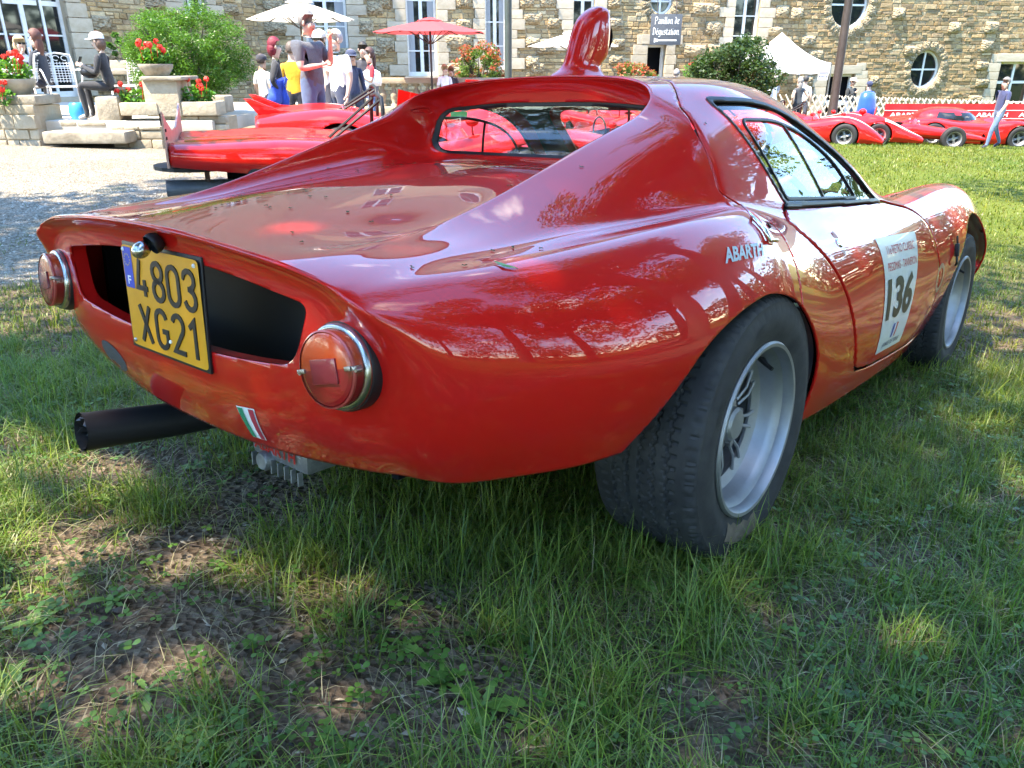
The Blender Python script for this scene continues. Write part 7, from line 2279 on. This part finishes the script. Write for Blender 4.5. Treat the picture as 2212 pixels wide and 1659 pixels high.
# geraniums: leaf mass plus single flower heads
GERL = (.075, .19, .03)
PETAL = mat('geranium_red', (.72, .035, .02), .5)
LEAF2 = TREELEAF
def geranium(c, rx, ry, h, nl, nf, label, seed):
    rng = np.random.default_rng(seed)
    e = empty('geranium', c); tag(e, label, 'geranium')
    P = rng.normal(0, 1, (nl, 3)); P /= np.linalg.norm(P, axis=1, keepdims=True); P *= rng.uniform(.3, 1, (nl, 1)) ** .5
    P = P * np.array([rx, ry, h * .55]) + np.array([0, 0, h * .42])
    leaf_mesh('leaves', P, .055, np.array(GERL) * rng.uniform(.6, 1.6, (nl, 1)), up=1.5, rng=rng, parent=e, shape=.95)
    for k in range(nf):
        a = rng.uniform(0, 6.28); r_ = math.sqrt(rng.uniform(0, 1))
        q = Vector((math.cos(a) * rx * r_ * .95, math.sin(a) * ry * r_ * .95 - .05, h * rng.uniform(.75, 1.25)))
        mb = MB()
        for j in range(16):
            d = Vector(rng.normal(0, 1, 3)).normalized(); mb.box(q + d * .032 + Vector((0, 0, .01)), (.03, .03, .008), d.to_track_quat('Z', 'Y').to_matrix())
        mb.tube([(q.x * .8, q.y * .8, h * .3), q], .004, 5)
        fo = mb.build('flower_head', PETAL, e); fo['kind'] = 'stuff'
geranium(bc1, br1 * .95, br1 * .95, .26, 700, 9, 'red geraniums in the bowl on the pillar', 1)
geranium(bc2, br2 * .98, br2 * .95, .34, 800, 10, 'red geraniums in the wide bowl beside the steps', 2)
p = at_y(300, 224, TY + .2); geranium(p, .30, .16, .22, 420, 7, 'red geraniums in the planter beside the sitting stone', 3)
p = at_y(428, 222, TY + .2); geranium(p, .27, .16, .26, 380, 7, 'red geraniums in the planter beside the feathery bush', 4)
p = at_y(-5, 226, TY - .3); geranium(p, .25, .2, .25, 260, 4, 'red geraniums beside the bowl plinth', 6)
# big feathery shrub
def shrub(name, c, rx, ry, h, n, leaf, colr, label, seed, stems=12, shape=.35, tips=None, clumps=70):
    rng = np.random.default_rng(seed)
    e = empty(name, c); tag(e, label, 'shrub')
    blobs = []
    for k in range(clumps):
        d = rng.normal(0, 1, 3); d /= np.linalg.norm(d); q = d * np.array([rx, ry, h * .5]) * rng.uniform(.55, .92) + np.array([0, 0, h * .52]); blobs.append((q, min(rx, h * .5) * rng.uniform(.14, .27)))
    P = crown_points(rng, blobs, n, .3); P = P[P[:, 2] > .02]; n = len(P)
    f_ = rng.uniform(.6, 1.5, (n, 1)); cc = np.array(colr) * f_
    if tips is not None:
        rr = np.linalg.norm((P - np.array([0, 0, h * .5])) / np.array([rx, ry, h * .5]), axis=1); m = (rr > .8) & (rng.uniform(0, 1, n) < .65); cc[m] = np.array(tips) * rng.uniform(.6, 1.4, (m.sum(), 1))
    leaf_mesh('foliage', P, leaf * rng.uniform(.7, 1.3, n), cc, rng=rng, parent=e, shape=shape, up=.8)
    mb = MB()
    for k in range(stems):
        a = rng.uniform(0, 6.28); mb.tube([(math.cos(a) * .08, math.sin(a) * .08, -.05), (math.cos(a) * rx * .35, math.sin(a) * ry * .35, h * .45), (math.cos(a) * rx * .6, math.sin(a) * ry * .6, h * .75)], [.03, .018, .008], 5)
    mb.build('stems', BARK, e)['kind'] = 'stuff'
    return e
c = at_y(420, 238, 13.6); top = at_y(420, 2, 13.6)
shrub('feathery_bush', c, 1.02, 1.0, top.z - c.z, 46000, .050, (.068, .155, .022), 'big bright green feathery bush beside the terrace', 41, shape=.3, clumps=190)
c = at_y(268, 128, 14.6); shrub('ivy_clump', c, .28, .2, .42, 700, .06, (.05, .12, .03), 'small clump of ivy on the low back wall', 42, 4, .8, clumps=14)
for i, (u, vb, vt, Y, r_) in enumerate(((1036, 178, 92, 23, .78), (1368, 190, 128, 24.5, .72))):
    c = at_y(u, vb + 40, Y); top = at_y(u, vt, Y)
    shrub('red_shrub', c, r_, r_, top.z - c.z, 8000, .085, (.10, .17, .045), ['photinia shrub with red young leaves by the balustrade', 'photinia shrub with red young leaves by the arched door'][i], 50 + i, 10, .4, tips=(.42, .10, .06), clumps=110)
c = at_y(1572, 290, 23.0); top = at_y(1572, 78, 23.0)
shrub('evergreen_bush', c, 1.28, 1.1, top.z - c.z, 20000, .10, (.040, .075, .026), 'dark glossy evergreen bush beside the white tent', 61, 12, .5, clumps=110)
MATS['tree_leaf'].node_tree.nodes['Principled BSDF'].inputs['Roughness'].default_value = .38
c = at_y(1496, 170, 25.5); geranium(c, .35, .3, .5, 300, 6, 'red geraniums in front of the evergreen bush', 9)
# white wrought chairs
CHW = mat('white_enamel', (.78, .77, .74), .4)
def garden_chair(pos, yaw, label):
    e = empty('garden_chair', pos, yaw); tag(e, label, 'chair', 'white metal garden chairs')
    for sx in (-1, 1):
        for sy in (-1, 1):
            mb = MB(); mb.tube([(sx * .21, sy * .21, .44), (sx * .24, sy * .23, 0)], .013, 8); mb.build('leg', CHW, e, sm=True)
    mb = MB()
    for k in range(13):
        t_ = -.21 + .42 * k / 12
        mb.tube([(-.22, t_, .445), (.22, t_, .445)], .005, 5); mb.tube([(t_, -.22, .447), (t_, .22, .447)], .005, 5)
    mb.tube([(-.22, -.22, .445), (.22, -.22, .445), (.22, .22, .445), (-.22, .22, .445), (-.22, -.22, .445)], .012, 6)
    mb.build('seat', CHW, e)['kind'] = 'stuff'
    mb = MB(); mb.tube([(-.22, -.21, .44), (-.29, -.22, .78), (-.31, -.20, .90), (-.31, 0, .93), (-.31, .20, .90), (-.29, .22, .78), (-.22, .21, .44)], .013, 8); mb.build('back_frame', CHW, e, sm=True)
    mb = MB()
    for k in range(9):
        t_ = -.18 + .36 * k / 8
        mb.tube([(-.235, t_, .50), (-.295, t_, .80)], .0045, 5)
    for k in range(8):
        z = .52 + .26 * k / 7; x = -.238 - .055 * (z - .5) / .28; mb.tube([(x, -.2, z), (x, .2, z)], .0045, 5)
    for s in (-1, 0, 1): mb.tube([(-.302, s * .12 + .045 * math.cos(a), .855 + .035 * math.sin(a)) for a in np.linspace(0, 5.2, 12)], .006, 5)
    mb.build('back_lattice', CHW, e)['kind'] = 'stuff'
    for s in (-1, 1):
        mb = MB(); mb.tube([(-.28, s * .23, .68), (-.05, s * .27, .69), (.16, s * .27, .66), (.22, s * .25, .56), (.21, s * .22, .44)], .012, 8); mb.build('armrest', CHW, e, sm=True)
    return e
garden_chair((xz(148, 235, TY + .9)[0], TY + .9, FLZ), R(-55), 'white lattice garden chair turned to the seated woman')
garden_chair((xz(292, 225, TY + 1.5)[0], TY + 1.5, FLZ), R(-100), 'white lattice garden chair behind the flower planter')
garden_chair((xz(72, 235, TY + 1.0)[0], TY + 1.0, FLZ), R(180), 'white garden chair under the dark-haired woman')
garden_chair((xz(22, 235, TY + 1.2)[0], TY + 1.2, FLZ), R(20), 'white garden chair under the blonde woman')
# people on the terrace (heights measured from the terrace floor)
def seated(label, u, v_head, Y, yaw, floor, **k):
    p = at_y(u, v_head, Y); H = (p.z - floor) / (1.33 / 1.75)
    return person(label, (p.x, Y, floor), H, R(yaw), pose='sit', **k)
s1, J1, k1 = seated('woman in black with a white cap reading her phone on the stone block', 218, 70, TY + .18, 185, FLZ, top=(.02, .021, .024), bottom=(.022, .022, .025), shoe=(.28, .28, .29), hair=(.10, .06, .045), hair_style='bob', cap=(.82, .82, .86), arms='phone', sleeve='long', lean=.12)
seated('dark-haired woman in black jacket and patterned scarf on a garden chair', 80, 64, TY + 1.0, 175, FLZ, top=(.022, .026, .035), bottom=(.02, .02, .03), hair=(.09, .035, .025), hair_style='long', arms='phone', sleeve='long', lean=.1)
seated('blonde woman in white jacket and sunglasses eating a bread roll', 38, 78, TY + 1.25, -40, FLZ, top=(.70, .69, .70), bottom=(.1, .1, .12), hair=(.34, .26, .15), hair_style='bob', arms='face', sleeve='long', glasses=True)
mb = MB(); hp = Matrix.Rotation(s1.rotation_euler.z, 4, 'Z') @ (Vector(J1['palR']) * k1); mb.box(Vector(s1.location) + hp + Vector((-.04, 0, .05)), (.012, .075, .15), Matrix.Rotation(R(25), 3, 'Y')); tag(mb.build('phone', BLACKPLASTIC, bevel=.005), 'black phone in the hand of the woman with the white cap', 'phone')
mb = MB(); mb.ell(Vector(s1.location) + Vector((-.26, -.02, .66)), (.13, .12, .085), 14, 10); hb = mb.build('handbag', mat('black_leather', (.015, .015, .016), .4), sm=True); tag(hb, 'black leather handbag on the lap of the woman with the white cap', 'bag')
mb = MB(); q = at_y(170, 244, TY + .25); mb.lathe([(0, 0), (.10, 0), (.13, .1), (.12, .2), (.09, .24), (.085, .22), (0, .2)], 14, 'z', (q.x, q.y, FLZ)); tag(mb.build('blue_bag', mat('blue_plastic', (.03, .30, .62), .4), sm=50), 'light blue plastic bag on the terrace floor', 'bag')

# ================================================================== parasols, tent, posts, signs
POLEM = mat('parasol_pole', (.055, .045, .04), .5)
def parasol(u, v_apex, v_rim, Y, half_px, label, canvas, n=8, vent=True):
    ap = at_y(u, v_apex, Y); rim = at_y(u, v_rim, Y); r_ = half_px * Y / FPX
    g = Vector((ap.x, Y, gz(ap.x, Y)))
    e = empty('parasol', g); tag(e, label, 'parasol', 'parasols in the court')
    hz = ap.z - g.z; rz = rim.z - g.z
    rot = rnd.uniform(0, .7)
    for k in range(n):
        a0, a1 = rot + 2 * PI * k / n, rot + 2 * PI * (k + 1) / n
        mb = MB(); m = 6; vs = []
        for i in range(m + 1):
            t_ = i / m
            for j in range(5):
                s = j / 4; a = a0 + (a1 - a0) * s; rr = r_ * t_ * (1 - .07 * math.sin(PI * s) * t_)
                vs.append((math.cos(a) * rr, math.sin(a) * rr, hz + (rz - hz) * (t_ ** 1.12) - .02 * math.sin(PI * s) * t_))
        mb.add(vs, [(i * 5 + j, i * 5 + j + 1, (i + 1) * 5 + j + 1, (i + 1) * 5 + j) for i in range(m) for j in range(4)])
        pn = mb.build('canopy_panel', canvas, e, sm=True, recalc=False)
        mb = MB(); mb.tube([(math.cos(a0) * .06, math.sin(a0) * .06, hz - .06), (math.cos(a0) * r_ * .97, math.sin(a0) * r_ * .97, rz - .02)], .012, 6); mb.build('rib', POLEM, e)
        mb = MB(); mb.tube([(math.cos(a0) * .04, math.sin(a0) * .04, hz - .55), (math.cos(a0) * r_ * .5, math.sin(a0) * r_ * .5, hz + (rz - hz) * .48 - .03)], .009, 6); mb.build('strut', POLEM, e)
    mb = MB(); mb.lathe([(0, .05), (.14, .03), (.30, -.02), (.31, -.03)], n, 'z', (0, 0, hz)); mb.build('vent_cap', canvas, e)
    mb = MB(); mb.tube([(0, 0, 0), (0, 0, hz + .06)], .026, 10); mb.build('pole', POLEM, e, sm=True)
    mb = MB(); mb.lathe([(0, .08), (.22, .08), (.24, .05), (.24, 0), (0, 0)], 20, 'z'); mb.build('base', LIME_D, e, sm=30)
    return e
CREAM = mat('cream_canvas', (.78, .74, .64), .8, trans=.0); REDC = mat('red_canvas', (.62, .08, .09), .8); WHC = mat('white_canvas', (.82, .82, .83), .8)
for m_ in (CREAM, REDC, WHC):
    t = NT(m_); c_ = m_.node_tree.nodes['Principled BSDF'].inputs['Base Color'].default_value[:]
    trn = t.n('ShaderNodeBsdfTranslucent'); trn.inputs[0].default_value = c_; msh = t.n('ShaderNodeMixShader', {0: .3}); outn = [n for n in t.t.nodes if n.type == 'OUTPUT_MATERIAL'][0]
    t.t.links.new(t.b.outputs[0], msh.inputs[1]); t.t.links.new(trn.outputs[0], msh.inputs[2]); t.t.links.new(msh.outputs[0], outn.inputs[0])
parasol(645, 2, 42, 19.0, 104, 'large cream parasol behind the group of men', CREAM)
parasol(928, 42, 70, 21.0, 114, 'red parasol in front of the white windows', REDC)
parasol(1237, 70, 100, 25.5, 94, 'white parasol behind the roof scoop', WHC)
# pop-up tent
TN = 27.0
tent = empty('white_tent', (at_y(1700, 200, TN).x, TN, gz(at_y(1700, 200, TN).x, TN))); tag(tent, 'white pop-up tent with peaked roof serving drinks', 'tent')
tx0, tx1 = at_y(1628, 140, TN).x, at_y(1794, 152, TN).x
zt = at_y(1700, 136, TN).z; zpk = at_y(1660, 66, TN).z; tcx = tx0 + (tx1 - tx0) * .34; td = 2.9
def tw(p): return Vector(p) - Vector(tent.location)
def roof_pt(sx, sy):
    """sx, sy in -1..1; sagging pyramid"""
    m = max(abs(sx), abs(sy)); cx = (tx0 + tx1) / 2
    x = cx + (tx1 - tx0) / 2 * sx; y = TN + td / 2 + td / 2 * sy
    z = zt + (zpk - zt) * (1 - m) ** 1.55
    return tw((x, y, z))
for (ax_, nm) in ((0, 1), (0, -1), (1, 1), (1, -1)):
    mb = MB(); vs = []; n = 10
    for i in range(n + 1):
        m = i / n
        for j in range(9):
            s = (j / 8 * 2 - 1) * m
            vs.append(roof_pt(s, nm * m) if ax_ == 0 else roof_pt(nm * m, s))
    mb.add(vs, [(i * 9 + j, i * 9 + j + 1, (i + 1) * 9 + j + 1, (i + 1) * 9 + j) for i in range(n) for j in range(8)])
    mb.build('roof_panel', WHC, tent, sm=True, recalc=False)
    mb = MB(); vs = []
    for j in range(13):
        s = j / 12 * 2 - 1
        q = roof_pt(s, nm) if ax_ == 0 else roof_pt(nm, s)
        vs += [q, q - Vector((0, 0, .32 + .02 * (j % 2)))]
    mb.add(vs, [(2 * j, 2 * j + 2, 2 * j + 3, 2 * j + 1) for j in range(12)]); mb.build('valance', WHC, tent, recalc=False)
for sx in (tx0, tx1):
    for y in (TN, TN + td):
        mb = MB(); b = tw((sx, y, gz(sx, y))); mb.box((b.x, b.y, (b.z + zt - tent.location.z) / 2), (.04, .04, zt - tent.location.z - b.z)); mb.build('leg', STEEL, tent)
def panel_sign(name, u0, u1, v0, v1, Y, mat_, label, cat, thick=.03, tilt=0.0):
    x0 = at_y(u0, (v0 + v1) / 2, Y).x; x1 = at_y(u1, (v0 + v1) / 2, Y).x; z1 = at_y(u0, v0, Y).z; z0 = at_y(u0, v1, Y).z
    mb = MB(); mb.box(((x0 + x1) / 2, Y, (z0 + z1) / 2), (x1 - x0, thick, z1 - z0)); o = mb.build(name, mat_, bevel=.006); tag(o, label, cat)
    return o, lambda a, b: Vector((x0 + (x1 - x0) * a, Y - thick / 2 - .006, z0 + (z1 - z0) * b))
sg, sf = panel_sign('paper_sign', 1767, 1789, 154, 173, TN - .06, WHITE, 'small white paper sign reading BUVETTE on the tent', 'sign', .01)
INKB = mat('sign_ink', (.05, .05, .12), .6)
text_obj('sign_lettering', 'BUVETTE', lambda a, b: sf(.08 + .84 * a, .30 + .24 * b), INKB, sg, .03)
mb = MB(); q = [sf(.05, .72), sf(.95, .72), sf(.95, .95), sf(.05, .95)]; mb.add(q, [(0, 1, 2, 3)]); mb.build('sign_band', mat('sign_violet', (.30, .28, .45), .6), sg, recalc=False)
# hanging sign
SLATE = varied('slate_sign', (.060, .068, .078), (.085, .093, .102), 12, .7)
SGY = 28.0
sg, sf = panel_sign('hanging_sign', 1405, 1472, 30, 97, SGY, SLATE, 'dark grey sign reading Pavillon de Degustation above the arched door', 'sign', .05)
SIGNW = mat('sign_white', (.70, .70, .66), .6)
# blackletter: broad-pen strokes
def pen(mb, pts, fn, x, y, s, w=.13, asp=1.0):
    """strokes drawn with a 45 degree broad pen"""
    for a, b in zip(pts[:-1], pts[1:]):
        q = [(a[0] - w / 2, a[1] - w / 2), (a[0] + w / 2, a[1] + w / 2), (b[0] + w / 2, b[1] + w / 2), (b[0] - w / 2, b[1] - w / 2)]
        d = (b[0] - a[0], b[1] - a[1])
        if abs(d[0] - d[1]) < .05: q = [(a[0] - .03, a[1] + .03), (b[0] - .03, b[1] + .03), (b[0] + .03, b[1] - .03), (a[0] + .03, a[1] - .03)]
        mb.add([fn(x + p[0] * s * asp, y + p[1] * s) for p in q], [(0, 1, 2, 3)])
BLK = {
 'P': ([[(.15, 1.4), (.15, -.1)], [(.05, 1.35), (.35, 1.5), (.7, 1.25), (.7, .8), (.15, .6)], [(.0, -.05), (.3, .1)]], .85),
 'D': ([[(.1, 1.35), (.3, 1.5), (.75, 1.2), (.75, .25), (.4, 0), (.1, .2)], [(.25, 1.3), (.25, .15)]], .95),
 'a': ([[(.1, .8), (.3, .95), (.5, .8), (.5, .1), (.6, .0)], [(.5, .55), (.15, .45), (.12, .15), (.28, .02), (.5, .2)]], .68),
 'v': ([[(.1, .95), (.1, .25), (.3, 0), (.5, .25), (.5, .8), (.4, .95)]], .65),
 'i': ([[(.1, .85), (.1, .12), (.22, .0)], [(.1, 1.2), (.16, 1.3)]], .34),
 'l': ([[(.1, 1.45), (.1, .12), (.22, .0)]], .34),
 'o': ([[(.12, .75), (.12, .2), (.3, .02), (.5, .2), (.5, .75), (.3, .95), (.12, .75)]], .66),
 'n': ([[(.1, .9), (.1, .0)], [(.1, .75), (.35, .95), (.5, .8), (.5, .1), (.62, .0)]], .72),
 'd': ([[(.2, 1.4), (.5, 1.0), (.5, .2), (.3, .02), (.12, .2), (.12, .7), (.3, .9), (.5, .75)]], .66),
 'e': ([[(.5, .12), (.3, .0), (.12, .2), (.12, .75), (.3, .95), (.5, .75), (.2, .45)]], .60),
 'E': ([[(.5, .12), (.3, .0), (.12, .2), (.12, .75), (.3, .95), (.5, .75), (.2, .45)], [(.3, 1.15), (.48, 1.35)]], .60),
 'g': ([[(.5, .8), (.3, .95), (.12, .75), (.12, .25), (.3, .05), (.5, .2)], [(.5, .9), (.5, -.3), (.3, -.45), (.1, -.3)]], .66),
 'u': ([[(.1, .9), (.1, .2), (.28, .0), (.5, .2)], [(.5, .9), (.5, .1), (.62, .0)]], .72),
 's': ([[(.5, .8), (.3, .95), (.12, .75), (.45, .3), (.3, .0), (.08, .12)]], .58),
 't': ([[(.2, 1.2), (.2, .15), (.34, .0)], [(.05, .9), (.4, .9)]], .46),
 '.': ([[(.1, .02), (.15, .07)]], .3), ' ': ([], .4)}
def blackletter(word, fn, x0, x1, y, h, parent):
    tot = sum(BLK[c][1] for c in word)
    s = (x1 - x0) / tot; x = x0
    for c in word:
        if BLK[c][0]:
            mb = MB()
            for st in BLK[c][0]: pen(mb, st, lambda X, Y_: fn(x + (X - x), y + (Y_ - y) * h / s), x, y, s, .15)
            mb.build('sign_letter', SIGNW, parent, recalc=False)
        x += BLK[c][1] * s
blackletter('Pavillon de', sf, .12, .92, .68, .155, sg)
blackletter('DEgustation.', sf, .06, .96, .33, .155, sg)
mb = MB()
for q in (((.16, .10), (.16, .20), (.25, .20), (.25, .10)), ((.25, .125), (.25, .175), (.86, .175), (.86, .125)), ((.13, .08), (.13, .22), (.17, .22), (.17, .08))): mb.add([sf(*p) - Vector((0, .001 * q[0][0], 0)) for p in q], [(0, 1, 2, 3)])
mb.build('sign_pointing_hand', SIGNW, sg, recalc=False)
mb = MB(); a, b = sf(.2, 1.0), sf(.8, 1.0); mb.tube([a, a + Vector((0, .2, .5))], .012, 6); mb.tube([b, b + Vector((0, .2, .5))], .012, 6); hg = mb.build('sign_hangers', POLEM, sg); hg['kind'] = 'stuff'
# lamp posts
LAMPM = varied('lamp_post_green', (.055, .075, .065), (.085, .105, .09), 6, .5, metal=.3)
LAMPB = varied('lamp_post_brown', (.050, .040, .033), (.075, .062, .052), 6, .5, metal=.3)
def lamp_post(u, v, Y, w_px, mat_, label):
    p = at_y(u, v, Y); g = gz(p.x, Y); r_ = w_px * Y / FPX / 2
    e = empty('lamp_post', (p.x, Y, g)); tag(e, label, 'lamp post')
    mb = MB(); mb.lathe([(0, 0), (r_ * 2.2, 0), (r_ * 2.2, .12), (r_ * 1.5, .2), (r_ * 1.25, .5), (r_, .9), (r_ * .95, 3.0), (r_ * .8, 4.6), (0, 4.62)], 18, 'z'); mb.build('pole', mat_, e, sm=35)
    mb = MB(); mb.lathe([(.06, 4.55), (.10, 4.6), (.17, 4.66), (.20, 5.05), (.15, 5.12), (0, 5.3)], 12, 'z'); mb.build('lantern', mat('lamp_glass', (.6, .6, .55), .2), e)
    return e
lamp_post(1098, 160, 15.5, 14.5, LAMPM, 'slim green lamp post between the red and the white parasol')
lamp_post(1802, 215, 22.0, 17, LAMPB, 'brown lamp post in front of the white tent')
# balustrade
BY = 22.0
bal = empty('balustrade', at_y(900, 230, BY)); tag(bal, 'pale stone balustrade behind the red racing cars', 'balustrade')
def bw(p): return Vector(p) - Vector(bal.location)
bx0, bx1 = at_y(740, 190, BY).x, at_y(1090, 190, BY).x
ztop = at_y(900, 168, BY).z
mb = MB(); mb.box(bw(((bx0 + bx1) / 2, BY, ztop - .07)), (bx1 - bx0, .34, .14)); mb.build('rail', LIME, bal, bevel=.02)
mb = MB(); mb.box(bw(((bx0 + bx1) / 2, BY, ztop - .80)), (bx1 - bx0, .34, .18)); mb.build('plinth', LIME, bal, bevel=.02)
mb = MB(); mb.lathe([(.09, 0), (.09, .05), (.05, .09), (.10, .22), (.11, .30), (.05, .44), (.045, .48), (.09, .53), (.09, .57)], 14, 'z'); bme = mb.mesh('baluster'); smooth(bme); bme.materials.append(LIME)
n = int((bx1 - bx0) / .30)
for k in range(n):
    o = bpy.data.objects.new('baluster', bme); col.objects.link(o); o.parent = bal; o.location = bw((bx0 + .15 + k * .30, BY, ztop - .71))
# lattice fence and red banner
LATT = varied('pale_timber', (.50, .44, .34), (.64, .58, .47), 8, .8, per_object=.08)
FY = 26.5
fence = empty('lattice_fence', at_y(1900, 300, FY)); tag(fence, 'pale crossed timber lattice fence behind the racing cars', 'fence')
def fw_(p): return Vector(p) - Vector(fence.location)
fx0, fx1 = at_y(1690, 220, FY).x, at_y(2260, 220, FY).x
sp = .20; h = 1.05
mb = MB(); L_ = math.hypot(h * .62, h); mb.box((0, 0, 0), (.045, .022, L_)); slat_me = mb.mesh('slat'); slat_me.materials.append(LATT)
k = 0; x = fx0
while x < fx1 + .4:
    g = gz(x, FY) + .05
    for s in (-1, 1):
        o = bpy.data.objects.new('slat', slat_me); col.objects.link(o); o.parent = fence
        o.location = fw_((x + .1 * (s > 0), FY + s * .013, g + h / 2)); o.rotation_euler = (0, s * math.atan(.62), 0)
    x += sp
x = fx0
while x < fx1:
    mb = MB(); g = gz(x, FY); mb.box(fw_((x, FY + .06, g + .45)), (.07, .06, 1.0)); mb.build('post', LATT, fence); x += 2.2
BNY = 24.0
ban = empty('red_banner', at_y(2050, 260, BNY)); tag(ban, 'long red fabric banner reading ABARTH in white behind the racing cars', 'banner')
def bn(p): return Vector(p) - Vector(ban.location)
def ban_pt(a, b, o=0.0):
    u = 1913 + a * 420; vt = 224; vb = 262
    p0 = at_y(u, 224 - .0 * a, BNY); p1 = at_y(u, 265, BNY)
    z = p1.z + (p0.z - p1.z) * b - .0304 * 0
    return bn((p0.x, BNY - o + .02 * math.sin(a * 60) * (1 - b) + .015 * math.sin(a * 23), z))
BANR = mat('banner_red', (.50, .018, .022), .6); BANW = mat('banner_white', (.72, .70, .70), .6)
mb = MB(); n = 80; vs = []
for i in range(n + 1):
    for j in range(4): vs.append(ban_pt(i / n, j / 3))
mb.add(vs, [(i * 4 + j, i * 4 + 4 + j, i * 4 + 5 + j, i * 4 + 1 + j) for i in range(n) for j in range(3)]); mb.build('cloth', BANR, ban, sm=True, recalc=False)
for b0, b1 in ((.63, .665), (.20, .235)):
    mb = MB(); vs = []
    for i in range(n + 1): vs += [ban_pt(i / n, b0, .012), ban_pt(i / n, b1, .012)]
    mb.add(vs, [(2 * i, 2 * i + 2, 2 * i + 3, 2 * i + 1) for i in range(n)]); mb.build('white_line', BANW, ban, recalc=False)
for q in (.031, .252, .474, .695):
    text_obj('banner_lettering', 'ABARTH', lambda a, b, q=q: ban_pt(q + a * .169, .30 + b * .23, .014), BANW, ban, .03, 1)
